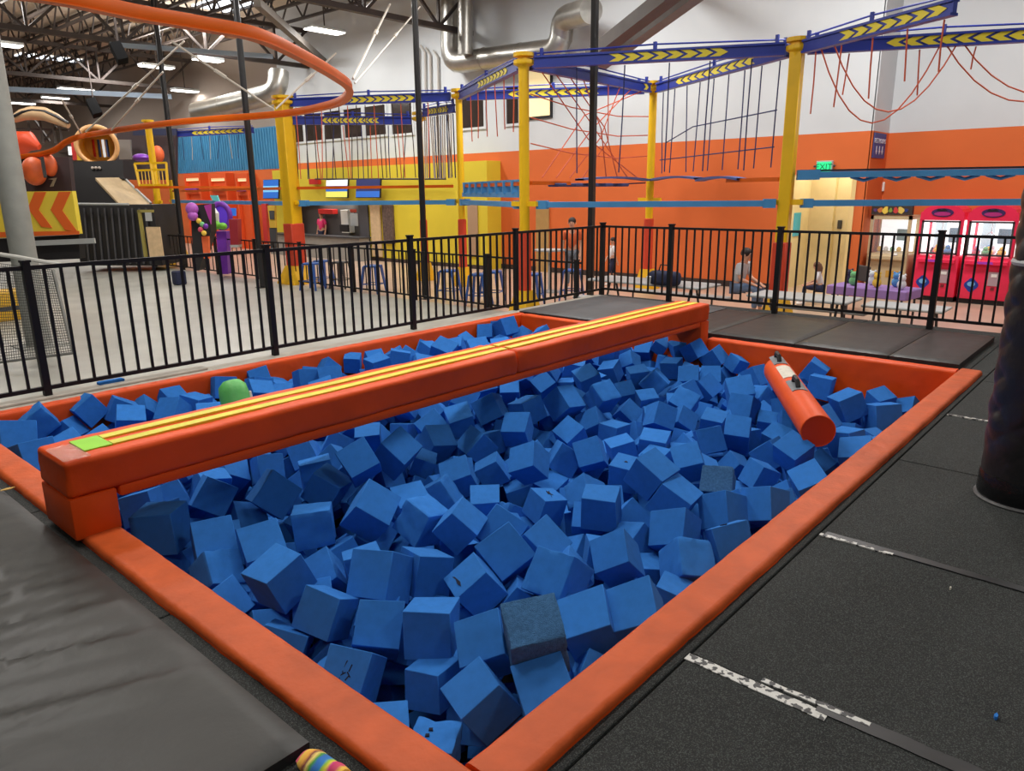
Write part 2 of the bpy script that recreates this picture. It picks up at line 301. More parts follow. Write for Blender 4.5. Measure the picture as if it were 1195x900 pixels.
(4989,1516,-404,-9,-79,95,992,193,0),(3234,5113,-235,601,-211,-299,-710,194,0),(2416,5014,-182,194,161,636,730,192,0),(5255,3242,-415,154,66,-497,852,201,0),(2879,4861,-163,400,-333,309,795,200,0),
(4505,1659,-382,-231,227,299,897,193,0),(2848,3980,-399,86,512,-443,731,195,0),(1464,4245,-412,250,-630,-20,735,202,0),(3126,5601,-255,565,420,-440,558,204,0),(5217,5427,-169,632,-84,-225,-737,190,0),
(2525,2205,-383,408,327,-66,850,190,0),(6824,4610,-144,-17,-195,632,750,190,0),(3930,4378,-251,-415,205,443,768,204,0),(6286,2319,-385,442,-151,-420,779,198,0),(2143,4226,-418,570,118,313,-751,204,0),
(3855,5331,-142,242,325,-493,770,195,0),(1987,4971,-288,-277,642,325,-637,193,0),(1467,5353,-269,261,640,50,721,189,0),(2764,5237,-230,-192,-161,-75,965,203,0),(2133,2962,-279,263,653,-83,706,193,0),
(2969,4418,-290,-331,94,433,833,198,0),(5915,6138,-129,-304,-259,40,916,192,0),(1546,2816,-405,-202,-458,-297,813,199,0),(3302,2444,-515,614,-325,-33,719,190,0),(2672,3220,-497,-346,-207,328,854,199,0),
(2642,6284,-421,-44,-289,107,950,192,0),(1826,6166,-454,-175,95,-446,873,189,0),(1742,5705,-443,557,404,-138,712,192,0),(7063,1619,-560,106,-322,-359,870,204,0),(3777,1554,-442,613,24,-232,-755,189,0),
(1490,3635,-497,11,100,85,991,189,0),(2325,4170,-543,159,4,53,986,204,0),(1553,6071,-373,-187,521,-312,772,195,0),(3531,2517,-389,415,235,433,765,190,0),(1522,4514,-455,22,-15,518,855,189,0),
(1991,1516,-473,572,-88,-214,787,201,0),(2437,6433,-368,524,-180,-491,672,194,0),(5883,1521,-576,-424,-395,65,812,189,0),(3293,1962,-462,508,-31,115,-853,202,0),(2075,2489,-518,-346,-288,-443,775,189,0),
(4764,1560,-500,343,-14,-112,933,195,0),(3767,2805,-529,-299,626,375,615,198,0),(2074,4690,-423,546,290,-68,783,195,0),(1499,3386,-481,627,138,-400,654,193,0),(1894,1898,-509,567,84,326,752,202,0),
(1720,4035,-482,593,-198,-369,-687,200,0),(3428,3067,-505,368,27,-592,716,202,0),(1632,3150,-503,353,-551,-212,726,193,0),(3860,6290,-415,-363,12,-625,691,189,0),(4495,1873,-505,-186,-482,149,843,195,0),
(6627,1536,-583,166,6,-292,942,203,0),(4484,1534,-551,556,437,-490,-510,204,0),(1454,5664,-446,-152,679,393,601,193,0),(3781,3299,-495,-429,-94,104,892,200,0),(4224,1552,-519,706,-19,324,630,198,0),
(2736,1712,-466,-181,88,111,973,205,0),(2781,4497,-410,32,-284,-408,867,201,0),(3131,1729,-530,-368,1,494,788,190,0),(1472,5148,-435,-96,-624,-82,771,203,0),(3513,1526,-530,676,169,426,576,199,0),
(1937,1681,-484,485,-286,-503,655,204,0),(7451,1546,-575,-170,306,-434,830,204,0),(2468,5018,-441,-8,-516,-252,819,193,0),(1463,2202,-464,-479,-154,-568,652,199,0),(2824,4828,-389,-373,311,-453,748,198,0),
(1597,2497,-488,659,137,-95,-733,196,0),(2813,5722,-333,-72,-532,-347,769,193,0),(2243,3318,-393,163,-149,208,953,199,0),(3996,3196,-498,-30,-137,-89,986,194,0),(1743,2717,-518,-372,-112,353,851,195,0),
]
REST = [
(2100,1711,-302,517,-736,234,-370,203),(3326,4177,-344,121,356,926,39,176),(5076,3023,-404,582,-545,599,75,181),(5636,2510,-423,57,933,289,206,165),(7487,3271,-394,395,-573,626,352,210),
(7208,6640,-128,669,-150,727,33,204),(6583,6304,-290,-130,708,-690,-73,173),(3730,6400,-250,-270,157,-217,925,189),(6435,5456,-213,281,-585,273,710,192),(3025,5054,-210,-137,11,576,805,191),
(5409,4047,-294,-170,-221,442,853,200),(4998,5317,-268,550,-114,115,820,190),(6151,6493,-268,660,-178,-82,725,196),(6882,2473,-411,227,600,-512,571,192),(4803,2400,-385,44,650,430,-625,194),
(6536,6623,-224,245,545,396,697,194),(6283,5006,-239,-316,-580,-117,742,203),(4051,5436,-223,-190,236,182,935,199),(3941,3390,-374,-456,81,-464,755,196),(5281,6271,-163,-488,67,497,714,197),
(6801,5674,-276,615,-5,-135,-777,191),(6637,2996,-419,683,-48,-413,600,190),(4190,6539,-218,-399,-381,-321,770,192),(6942,4867,-265,-143,328,10,934,203),(5670,4167,-416,70,693,-200,-689,193),
(7346,5772,-250,328,588,490,-554,191),(4988,5546,-247,-186,365,207,888,198),(2017,5250,-294,303,-310,-404,806,197),(5764,6007,-260,102,-310,99,940,202),(4518,4069,-360,-174,130,-10,976,192),
(1915,4075,-415,181,7,-115,977,192),(6873,4246,-397,287,-186,107,934,199),(7138,2603,-439,170,615,-336,693,191),(6410,4794,-249,479,383,-486,622,196),(5796,6569,-196,430,-49,-520,737,190),
(5056,6510,-247,-482,462,-414,618,203),(5355,6562,-209,-386,-95,222,890,203),(5818,4933,-267,530,340,-530,-569,194),(7086,5204,-217,458,-413,109,780,192),(4783,5332,-140,146,-542,47,827,194),
(7415,3783,-427,642,185,438,601,199),(4161,2275,-341,-86,-352,-401,841,200),(6907,2039,-319,-485,-224,403,743,201),(5232,3850,-343,-119,622,506,-586,200),(7207,1853,-426,85,-485,291,820,202),
(3001,4140,-255,540,-342,67,766,196),(5601,5316,-292,342,-495,79,795,201),(6091,6133,-279,168,433,3,886,196),(7143,5498,-221,-117,462,458,750,199),(5960,2786,-410,-447,-28,-581,679,195),
(2265,1955,-349,289,-502,-39,814,203),(3967,6428,-272,-269,45,-630,727,197),(6319,6282,-291,152,602,256,741,200),(6712,5291,-180,-140,-511,-441,725,202),(4598,4730,-246,325,350,505,719,203),
(7063,5760,-272,611,66,-304,728,190),(5274,5990,-191,585,73,178,788,194),(7149,3783,-320,-252,652,12,715,195),(5917,6322,-294,-222,-381,512,737,195),(5098,4881,-267,304,-358,466,750,191),
(3562,3740,-381,400,-515,-270,709,199),(3865,6635,-281,568,-308,-533,546,191),(5155,5723,-198,-311,141,-407,847,202),(4165,6204,-229,-445,385,91,803,197),(7414,2230,-416,-178,130,-631,744,188),
(1951,3803,-367,-355,238,58,902,194),(6340,6615,-286,8,580,156,799,193),(6236,3404,-401,379,282,555,685,201),(4189,3527,-383,60,588,385,709,192),(5438,3774,-424,42,371,491,787,202),
(4881,6336,-135,137,28,433,891,192),(7497,4249,-328,-22,64,-63,996,192),(4643,4415,-254,635,-80,129,758,196),(6859,5100,-254,-410,-510,-340,675,196),(5468,5630,-276,-89,-236,417,873,193),
(1684,4275,-253,163,660,-334,-652,190),(6327,5955,-262,-255,131,-532,797,205),(7434,5199,-251,-331,-394,-206,832,196),(6548,2150,-395,-243,477,-571,622,198),(5596,3285,-368,457,-8,-124,881,192),
(4407,2626,-345,560,344,190,729,191),(2315,5364,-220,64,-212,-268,938,188),(3193,5346,-283,510,419,369,-654,198),(5515,5951,-202,-126,4,-162,979,190),(6859,3081,-320,594,-149,-412,-675,202),
(1530,6629,-257,313,341,-363,809,189),(1487,6359,-272,-89,392,536,742,193),(4309,1904,-387,552,-83,352,751,200),(5610,3891,-360,206,648,-397,617,198),(3620,5203,-248,38,-560,-524,640,196),
(4952,4229,-418,73,501,-435,745,190),(2966,6171,-289,190,239,293,906,193),(5031,5100,-296,400,575,-453,552,196),(6544,6076,-294,614,-142,379,678,198),(6883,5430,-205,226,629,-142,730,204),
(7214,3289,-446,-183,-272,-589,739,194),(7225,2095,-410,-311,442,-307,783,193),(6089,1777,-411,492,187,36,849,190),(6891,1779,-373,329,-430,581,608,190),(4299,4867,-299,-358,-435,379,734,191),
(4690,5553,-220,-186,183,302,917,192),(6669,3646,-432,561,-59,-425,-708,203),(6795,6210,-240,75,-529,259,805,201),(6571,5771,-284,19,197,112,974,199),(6186,4688,-296,64,-56,-225,971,190),
(5587,4760,-267,-103,277,22,955,193),(3487,6513,-292,4,-325,-16,946,194),(4010,4124,-419,-496,-358,556,563,203),(3853,2595,-396,379,174,388,822,195),(6483,1904,-432,681,-182,85,-704,193),
(2527,1828,-353,334,359,-593,638,194),(4718,3103,-400,421,-190,-36,886,199),(5950,4181,-364,610,188,368,676,196),(3031,6534,-283,-307,-44,416,855,194),(4451,5434,-266,-323,-362,-328,810,189),
(6135,2997,-520,174,-630,-414,634,199),(5752,6428,-441,372,-110,-335,858,201),(2500,4064,-517,503,-335,-8,-797,204),(4861,6444,-349,-294,-427,531,671,189),(7044,3524,-569,-255,-63,-168,950,202),
(2281,6287,-459,225,308,-290,878,200),(4442,4093,-551,61,152,586,793,203),(5251,6033,-436,416,-528,-209,710,189),(3281,6458,-411,-475,-49,-604,637,190),(5580,5836,-397,478,32,-361,800,198),
(5514,2873,-511,120,-523,-468,702,202),(2993,4949,-403,98,-565,-488,658,189),(3802,4213,-504,399,331,219,826,192),(3752,5759,-420,641,173,-196,-721,192),(3311,4190,-579,624,178,-186,-738,196),
(4242,2172,-539,-414,-155,-281,852,201),(3544,5828,-383,-193,-321,183,909,193),(5548,2176,-532,-382,320,312,809,204),(7356,6400,-450,-162,-269,366,876,195),(4933,3096,-548,-394,350,-122,841,201),
(6538,3386,-528,425,-372,-527,636,191),(3754,3045,-531,14,386,175,906,199),(3003,4193,-527,-294,571,233,731,198),(2049,3506,-498,623,120,-388,669,194),(4238,2694,-455,-470,-474,-520,533,195),
(2925,1812,-426,-166,6,379,910,195),(3644,2029,-505,652,-42,280,704,194),(7199,6654,-433,372,-491,534,580,204),(2295,3120,-458,540,-349,-411,-646,196),(5271,3519,-541,660,-83,-339,665,203),
(4518,4767,-442,216,333,550,735,188),(6141,4085,-570,203,-507,-126,828,200),(3616,4472,-454,569,346,285,690,191),(5524,3990,-567,-386,441,538,606,192),(4105,6048,-417,-102,545,-24,832,193),
(7402,2691,-557,-55,88,98,990,196),(3974,2936,-535,106,395,-514,754,198),(6378,3210,-470,-8,-469,-49,882,193),(3882,1694,-556,503,319,208,-776,192),(6369,4508,-356,477,-473,409,618,203),
(2558,5970,-389,-184,0,-578,795,192),(5411,4217,-475,171,-28,-256,951,201),(5681,1835,-443,578,-113,226,776,203),(5187,3838,-578,-471,97,-225,847,204),(2878,5386,-405,520,199,-510,-656,195),
(2945,5805,-339,373,-313,284,826,190),(7349,6153,-450,145,187,-647,725,195),(7054,3930,-516,204,-461,476,720,201),(3864,5313,-383,386,436,423,694,192),(2932,2532,-477,183,223,-381,878,193),
(2106,3904,-565,-359,-72,346,864,193),(5783,5123,-411,-280,382,207,856,201),(1938,2611,-382,-170,-322,620,695,192),(5887,5471,-406,634,246,-9,-734,197),(3061,5175,-438,496,182,-382,758,204),
(2749,2014,-519,609,215,-93,758,197),(4142,3834,-562,637,-147,107,-749,192),(2179,3679,-495,-187,507,-494,681,197),(4723,3435,-467,646,186,-106,733,203),(1899,6508,-432,432,-84,292,849,188),
(2711,3807,-580,-275,72,291,913,192),(4173,3084,-533,-188,-666,-262,673,193),(4942,2839,-473,-485,-442,509,557,201),(3883,3859,-534,-427,182,-207,861,189),(7290,2902,-572,146,-199,-414,876,193),
(6015,6622,-431,152,-86,314,933,198),(4672,6632,-431,-141,225,418,869,204),(2487,4368,-457,4,324,-436,840,200),(4324,4646,-404,189,272,-519,788,191),(2018,2130,-504,606,27,55,-793,198),
(3162,3065,-507,-209,138,-305,919,190),(3607,6613,-418,-332,209,412,822,190),(5025,5822,-400,305,-371,82,873,194),(4361,4305,-455,-440,-251,63,860,198),(2015,5935,-433,205,198,-427,858,190),
(6571,6444,-455,-35,693,-500,518,189),(3199,3310,-505,639,-178,301,686,198),(4332,5597,-350,494,212,310,784,195),(7499,4503,-438,697,19,224,681,189),(6771,5047,-444,-125,-357,642,668,203),
(2020,2821,-460,-294,254,73,918,204),(4492,6314,-405,-322,-493,-173,789,198),(2321,1797,-519,45,628,541,-558,196),(2990,3696,-533,359,-43,-499,787,190),(6527,2327,-583,-5,-211,-399,892,200),
(3347,2860,-527,168,95,465,864,200),(4871,5047,-414,403,368,-359,757,190),(2815,3471,-528,-251,206,271,906,201),(2513,5311,-378,-133,6,-698,703,204),(4840,4680,-411,134,-383,-587,701,191),
(2619,5733,-444,-109,-248,-242,932,203),(6800,3140,-524,310,606,502,534,189),(3483,1797,-511,-254,95,402,874,202),(2238,6626,-391,-326,-119,-489,800,196),(6537,4206,-571,292,-347,340,824,197),
(2666,6573,-383,354,282,75,889,195),(1799,4438,-459,-2,215,364,906,201),(6464,3593,-554,-18,615,-505,606,192),(3825,5990,-442,380,-573,121,716,198),(5767,3632,-483,-39,-70,-380,921,198),
(6061,4863,-448,-330,-182,-472,797,202),(4834,1765,-464,263,210,-394,855,189),(6714,1744,-575,-25,210,603,769,197),(7086,6283,-394,-433,-52,397,808,203),(3907,2138,-499,-400,11,138,906,196),
(7350,4924,-404,-448,-365,-164,799,195),(1688,4852,-453,-20,-530,-322,784,193),(7065,5046,-459,-241,88,317,913,200),(5139,6273,-416,-360,-597,-364,617,193),(4675,5372,-430,224,-327,-600,695,190),
(5642,4492,-419,-127,17,637,760,199),(3523,5020,-404,587,280,-214,-729,192),(3146,2242,-530,363,-203,-578,703,196),(6229,3618,-563,44,-137,523,840,191),(4825,2129,-547,309,392,483,720,201),
(6827,3827,-537,104,-226,281,927,204),(6376,1731,-580,71,265,566,778,205),(6848,2813,-524,13,-98,-296,950,193),(7457,4065,-574,-256,-83,-189,944,197),(1697,3794,-474,620,134,-215,-742,188),
(7416,4756,-299,-474,63,-568,670,192),(6091,5132,-312,177,-515,280,791,189),(5913,1916,-457,-361,-396,-296,791,191),(6535,2586,-525,140,540,70,827,205),(6757,2115,-528,30,104,543,833,200),
(6949,6615,-396,-316,-108,193,923,201),(2889,6552,-436,210,399,134,882,194),(7190,2338,-562,265,457,-577,623,201),(6459,2822,-536,625,50,118,-770,205),(4236,2440,-492,356,-360,-339,793,189),
(3166,4342,-442,-321,-287,-574,696,194),(3341,3719,-464,-144,173,-280,933,204),(6994,5391,-446,-321,524,445,652,200),(6828,4629,-397,269,-297,531,746,201),(6279,5575,-430,447,-262,570,638,198),
(6603,5256,-459,542,-239,282,-755,204),(7262,5416,-454,512,154,208,819,192),(5081,3565,-571,-82,-87,-497,860,193),(6163,5790,-420,389,202,338,833,189),(5644,4965,-434,-362,-220,114,899,190),
(5993,4574,-387,-51,-493,-367,787,192),(6213,5369,-375,650,-27,-439,620,197),(5237,1700,-553,-378,-554,249,698,194),(5886,3280,-568,-395,-258,391,790,203),(6778,4076,-571,429,440,1,789,188),
(3551,5378,-451,129,651,456,-593,198),(3707,1753,-467,23,-673,172,719,204),(7170,4706,-418,293,-513,-274,759,200),(4470,2832,-492,-246,423,-513,705,205),(5482,6150,-386,460,454,342,682,192),
(5724,2679,-470,-232,-325,-638,659,190),(6236,2031,-549,-107,271,152,944,190),(2305,5253,-452,270,-26,136,953,199),(1614,6407,-438,9,503,275,819,205),(5193,2643,-527,84,88,-688,716,195),
(7109,3032,-573,385,235,450,771,196),(2502,3495,-535,-94,590,-441,670,196),(4111,6460,-413,-401,303,-576,645,196),(7393,3424,-534,10,157,-557,815,192),(5488,6536,-387,586,-368,80,717,202),
(3577,4646,-345,161,-201,384,887,203),(3753,5116,-360,30,-445,56,893,192),(2307,2764,-525,679,23,17,734,195),(5277,5714,-438,141,-576,-498,632,203),(6765,5940,-427,318,-417,-102,845,192),
(4124,5705,-381,14,-257,-132,957,199),(6046,2516,-558,203,460,274,820,193),(4035,1857,-524,79,-461,609,640,198),(5414,3270,-556,658,226,21,718,198),(4049,4480,-387,649,200,-231,-697,188),
(5141,2897,-573,64,629,453,628,197),(5269,5476,-436,-420,-196,-373,803,193),(2421,2400,-533,538,-135,389,736,195),(4844,5270,-420,-300,472,90,824,196),(4310,6416,-309,-313,-447,-242,802,200),
(5831,5789,-361,198,-665,122,710,202),(4819,3644,-410,691,67,319,-645,195),(3703,2541,-547,-202,18,-3,979,204),(6992,1975,-510,302,131,-525,785,199),(5349,3000,-561,-237,652,-417,-587,193),
(3548,2283,-513,372,31,408,833,199),(5387,5059,-407,141,7,-41,989,193),(7377,5768,-452,195,-480,-32,854,190),(3070,1932,-442,540,-345,429,637,188),(3414,6007,-452,500,-73,536,676,197),
(5139,4462,-417,370,-526,155,750,188),(2341,5712,-446,214,-585,260,738,203),(2648,2338,-497,-317,180,339,867,203),(3414,3477,-548,654,183,-265,-684,196),(4547,2504,-470,227,287,356,860,202),
(5183,4114,-507,-83,-103,651,748,194),(6957,5861,-438,10,675,-321,665,191),(3055,3890,-541,-186,558,-513,625,192),(5814,4699,-360,-319,-264,357,837,201),(7418,1920,-571,59,39,-547,834,192),
(4477,6565,-412,245,-467,520,672,188),(2477,2941,-528,-100,-298,-610,728,201),(4171,5423,-415,-20,522,491,697,189),(4774,6309,-443,500,59,368,-782,202),(6463,5701,-457,-443,-179,445,757,203),
(2101,6239,-338,513,-356,154,-766,197),(3548,4197,-481,161,394,454,783,203),(3221,4936,-441,687,127,227,-678,203),(6452,5043,-420,158,184,614,751,198),(4469,5110,-433,-308,602,-450,583,189),
(5101,6028,-345,631,-283,67,-719,196),(6504,3851,-518,186,-610,246,730,200),(6981,3230,-539,-355,43,512,781,197),(4357,3333,-550,196,-211,-348,892,189),(6636,4830,-397,-77,-287,232,926,193),
(5263,5295,-345,117,168,236,950,191),(4251,4151,-537,239,326,297,865,189),(3739,4889,-444,662,-136,-364,640,194),(5064,4737,-453,471,27,172,865,198),(4837,5662,-395,129,616,515,582,200),
(5527,3598,-519,-40,-282,-311,907,195),(5690,5605,-392,323,253,516,752,190),(6207,4293,-416,67,-445,580,679,200),(7290,3714,-559,128,-170,516,830,193),(6615,5564,-219,-267,-473,-230,808,193),
(4568,5697,-391,126,111,-428,888,194),(4863,2584,-364,343,297,560,693,192),(2795,4227,-486,645,-232,-355,-635,194),(4369,3792,-441,-188,-263,332,886,202),(5285,2037,-549,-263,-631,299,666,199),
(2970,2880,-493,475,-225,465,712,190),(2625,2685,-504,207,565,76,795,189),(4470,3548,-504,-84,96,665,736,193),(3249,4576,-452,504,416,-328,-682,194),(6731,2334,-463,588,-322,-376,-639,188),
(7294,4322,-458,80,203,618,755,192),(4747,4041,-462,-390,215,-218,868,196),(5968,5982,-419,-342,-255,-560,710,199),(6439,5212,-318,266,-277,-70,921,198),(6013,3541,-484,-321,-207,171,908,189),
(6712,6635,-420,584,363,116,717,197),(4107,3623,-537,519,-424,-181,720,194),(4626,2232,-469,-68,-699,103,705,198),(5074,1709,-414,52,339,655,673,198),(6947,2580,-531,-88,-364,570,732,195),
(6717,6222,-453,264,10,-136,955,194),(2139,5052,-433,131,-317,484,805,198),(7159,6064,-359,418,-326,-437,726,200),(5883,3980,-530,-185,-284,-515,788,202),(2280,2171,-498,-330,364,-188,850,191),
(3694,3687,-535,-40,403,107,908,190),(6261,2501,-567,-476,402,433,651,189),(2274,2582,-487,198,-387,618,655,193),(7049,4239,-574,427,-207,377,796,189),(5153,6610,-446,-113,-251,-160,948,205),
(6167,2721,-502,147,-344,264,889,205),(6376,3019,-500,617,268,67,737,196),(7366,3164,-578,127,670,469,-562,193),(3596,6102,-449,321,408,-180,836,195),(2949,3143,-523,516,-446,507,-527,197),
(6122,2288,-571,136,-500,-490,701,190),(4931,3327,-493,-468,458,493,573,194),(4642,4572,-430,33,355,522,775,196),(6788,3534,-564,552,422,-10,-719,191),(3463,6331,-441,458,69,379,801,203),
(5388,4717,-458,78,250,234,936,191),(4944,3888,-530,410,456,-194,766,203),(3189,6623,-451,381,170,252,873,191),(5469,2618,-540,-375,205,-623,655,195),(5034,1928,-527,-269,-221,429,834,194),
(4987,2416,-528,551,82,382,-738,193),(1726,5431,-439,106,-73,629,767,204),(2481,5538,-458,-371,-113,582,715,198),(2944,5599,-458,661,-241,396,590,194),(7479,5510,-377,360,505,169,766,195),
(3213,5601,-449,-387,515,517,563,190),(3100,2689,-538,35,-230,-324,917,190),(6883,6406,-378,182,51,-82,979,190),(4554,6063,-443,86,-98,-539,832,204),(2194,6041,-404,-81,694,474,-536,199),
(3825,4415,-411,441,388,55,808,189),(4413,5883,-323,-310,-427,-267,807,205),(3057,2788,-373,525,-183,416,720,191),(5363,6330,-377,680,-97,-411,-600,193),(6338,4754,-457,177,504,-260,804,205),
(2665,3539,-367,207,-303,-38,930,200),(5682,3022,-541,553,-245,-456,652,200),(6449,6220,-441,-59,-444,192,873,189),(5557,5486,-452,162,399,569,700,200),(7490,2133,-606,519,-104,-163,-833,192),
(1802,6311,-306,-13,295,391,872,197),(6135,1596,-572,46,302,35,952,191),(7427,2470,-551,-76,-35,-99,992,190),(4535,3216,-564,574,84,46,-813,203),(2778,5954,-418,331,363,-396,776,194),
(3034,6364,-433,-382,-14,597,705,189),(1725,3462,-465,632,-54,234,-737,193),(5259,1851,-373,490,6,247,836,203),(3019,4722,-457,187,-79,-235,951,197),(3377,3964,-528,337,80,-508,788,190),
]
# ---------------------------------------------------------------- the pit: platform, border pads, beam
FZ, GZ = -.04, -.65          # platform floor, gym floor
PX0, PX1, PY0, PY1 = 1.288, 7.68, 1.357, 6.80
def platform():
    m = MB()
    g = .005
    xs = [-3.2, -1.8, -.45, .9, 2.26, 3.6, 4.98, 6.25, 7.6, 8.95, 10.32]
    for a, b in zip(xs, xs[1:]): m.rbox((a+g, -3.2, -.10), (b-g, 1.125, FZ), .004, 1)
    m.rbox((.9, 1.135, -.10), (8.0, 1.30, FZ), .004, 1)
    for a, b in ((1.3, 2.9), (2.9, 4.5), (4.5, 6.0), (6.0, 7.06)):
        m.rbox((-3.2, a+g, -.10), (1.2, b-g, FZ), .004, 1); m.rbox((7.76, a+g, -.10), (10.32, b-g, FZ), .004, 1)
    m.rbox((-3.2, 1.135, -.10), (1.19, 1.30, FZ), .004, 1); m.rbox((8.0, 1.135, -.10), (10.32, 1.30, FZ), .004, 1)
    m.box((-3.2, -3.2, -.2), (10.32, 1.30, -.10)); m.box((-3.2, 1.3, -.2), (1.2, 7.06, -.10)); m.box((7.76, 1.3, -.2), (10.32, 7.06, -.10))
    m.box((-3.2, 7.0, GZ), (10.36, 7.06, -.2)); m.box((10.3, -3.2, GZ), (10.36, 7.06, -.2))
    o = m.build('floor_platform', rubber); tag(o, 'speckled black rubber floor laid in wide strips around the pit', 'floor', kind='structure')
    m = MB(); m.box((1.1, 1.2, -1.4), (7.86, 6.95, -1.3))
    m.box((1.1, 1.2, -1.3), (1.2, 6.95, -.3)); m.box((7.78, 1.2, -1.3), (7.86, 6.95, -.3)); m.box((1.1, 1.2, -1.3), (7.86, 1.26, -.3)); m.box((1.1, 6.9, -1.3), (7.86, 6.95, -.3))
    tag(m.build('floor_pit', black_in), 'bottom and sides of the foam pit, coloured near black as gap shade', 'floor', kind='structure')
    m = MB(); m.rbox((.2, 6.845, -.2), (10.05, 7.055, -.012), .008, 1); m.rbox((.2, 6.92, -.012), (3.3, 7.055, .012), .006, 1)
    tag(m.build('trim_1', ledgem), 'grey concrete ledge under the fence beside the pit', 'ledge', kind='structure')
platform()

def pad(name, p0, p1, inward, w, label, mats, wall=1.05, top=0.0, over=.0):
    """padded border: rounded top slab plus the soft wall hanging down on the pit side; p0->p1 is the inner edge."""
    p0, p1 = V(p0), V(p1); d = (p1-p0); Lh = d.length; d.normalize(); n = V(inward)   # n points into the pit
    r = .028
    prof = []   # (offset along -n (outward positive), z)
    prof += [(w, top-.075)]
    for k in range(5): t = math.pi/2*k/4; prof.append((w-r+r*math.cos(t), top-r+r*math.sin(t)))
    for k in range(5): prof.append((w-r-(w-2*r)*(k+1)/6, top))
    for k in range(5): t = math.pi/2*k/4; prof.append((r-r*math.sin(t), top-r+r*math.cos(t)))
    for z in (-.06, -.12, -.2, -.3, -.45, -.7, -wall): prof.append((0.0, top+z))
    prof += [(.06, top-wall), (.06, top-.075)]
    N = max(2, int(Lh/.045)); P = []
    for i in range(N+1):
        s = Lh*i/N; row = []
        for (o, z) in prof:
            q = p0+d*s-n*o+V((0, 0, z))
            e = noise.noise(V((s*3.1, o*9, z*3+p0.x)))*.004+noise.noise(V((s*14+o*22, o*6, z*5)))*.0028
            if 0 < i < N:
                q += (V((0, 0, e)) if z > top-.02 else -n*e*-1.6)
            row.append(q)
        P.append(row)
    m = MB(); m.grid(P)
    k = len(prof); b = 0
    m.f.append(tuple(range(k))); m.m.append(0); m.f.append(tuple(N*k+i for i in reversed(range(k)))); m.m.append(0)
    # scuffed top faces
    me_faces = m.f
    for i, f in enumerate(me_faces[:-2]):
        z = sum(m.v[j][2] for j in f)/4
        if z > top-.034: m.m[i] = 1
    o = m.build(name, mats, smooth=True)
    recentre(o); tag(o, label, 'border pad'); return o
pad('border_pad', (PX0, 1.17, 0), (PX0, 6.95, 0), (1, 0, 0), .186, 'long orange border pad on the pit edge beside the big creased black mat', [vinyl2, vinylt])
pad('border_pad', (PX0+.003, PY0, 0), (PX1+.17, PY0, 0), (0, 1, 0), .186, 'long orange border pad on the pit edge beside the speckled rubber floor', [vinyl2, vinylt])
pad('border_pad', (PX1, PY0+.003, 0), (PX1, 3.85, 0), (-1, 0, 0), .15, 'orange border pad at the far end of the pit before the folding mat', [vinyl, vinyl])
pad('border_pad', (PX1, 4.28, 0), (PX1, 6.66, 0), (-1, 0, 0), .12, 'short orange border pad behind the beam before the grey corner mat', [vinyl, vinyl])
pad('border_pad', (PX0+.003, 6.70, 0), (PX1+.12, 6.70, 0), (0, -1, 0), .13, 'orange border pad under the black fence along the back of the pit', [vinyl, vinyl])

def soft_block(a, b, r, amp, seed, step=.06):
    """rounded padded block with creases"""
    bm = bmesh.new(); bmesh.ops.create_cube(bm, size=1)
    c = [(a[i]+b[i])/2 for i in range(3)]; e = [abs(b[i]-a[i]) for i in range(3)]
    for v in bm.verts: v.co = V((c[0]+v.co.x*e[0], c[1]+v.co.y*e[1], c[2]+v.co.z*e[2]))
    bmesh.ops.bevel(bm, geom=bm.edges[:], offset=r, segments=3, profile=.5, affect='EDGES')
    long_ax = e.index(max(e))
    n = int(e[long_ax]/step)
    for k in range(1, n):
        pl = V(a); pl[long_ax] = a[long_ax]+e[long_ax]*k/n; no = V((0, 0, 0)); no[long_ax] = 1
        bmesh.ops.bisect_plane(bm, geom=bm.verts[:]+bm.edges[:]+bm.faces[:], plane_co=pl, plane_no=no)
    for k in range(1, 5):
        pl = V((0, 0, a[2]+e[2]*k/5)); bmesh.ops.bisect_plane(bm, geom=bm.verts[:]+bm.edges[:]+bm.faces[:], plane_co=pl, plane_no=V((0, 0, 1)))
    bm.normal_update()
    for v in bm.verts:
        q = v.co; s = noise.noise(V((q.x*2.2+seed, q.y*7, q.z*5)))*amp + noise.noise(V((q.x*9+q.z*6+seed, q.y*5, q.z*12)))*amp*.7
        ed = min(q.x-a[0], b[0]-q.x)
        s += amp*2.6*max(0, 1-ed/.30)*noise.noise(V((q.y*13+q.x*9, q.z*17, seed)))
        v.co = q+v.normal*s
    m = MB(); bm.verts.index_update(); m.add([v.co for v in bm.verts], [[v.index for v in f.verts] for f in bm.faces]); bm.free(); return m
beam = empty('padded_beam', (4.4, 4.06, 0), label='long orange padded balance beam with two yellow stripes across the pit', cat='balance beam')
def under(o, root):
    o.parent = root; o.matrix_parent_inverse = Matrix.Translation(-V(root.location)); return o
BY0, BY1 = 3.855, 4.27
under(soft_block((1.068, BY0, .208), (4.404, BY1, .402), .028, .006, 1.3).build('beam_pad', vinyl, smooth=True), beam)
under(soft_block((4.412, BY0, .208), (7.70, BY1, .402), .028, .006, 8.1).build('beam_pad', vinyl, smooth=True), beam)
m = MB(); m.rbox((1.305, BY0+.008, .150), (7.52, BY1-.008, .212), .015, 2); under(m.build('beam_core', vinyl2, smooth=True), beam)
m = MB(); m.rbox((1.068, BY0, -.012), (1.290, BY1, .207), .012, 2); under(m.build('support_post', vinyl2, smooth=True), beam)
m = MB(); m.rbox((7.52, BY0, -.9), (7.702, BY1, .207), .012, 2); under(m.build('support_post', vinyl, smooth=True), beam)
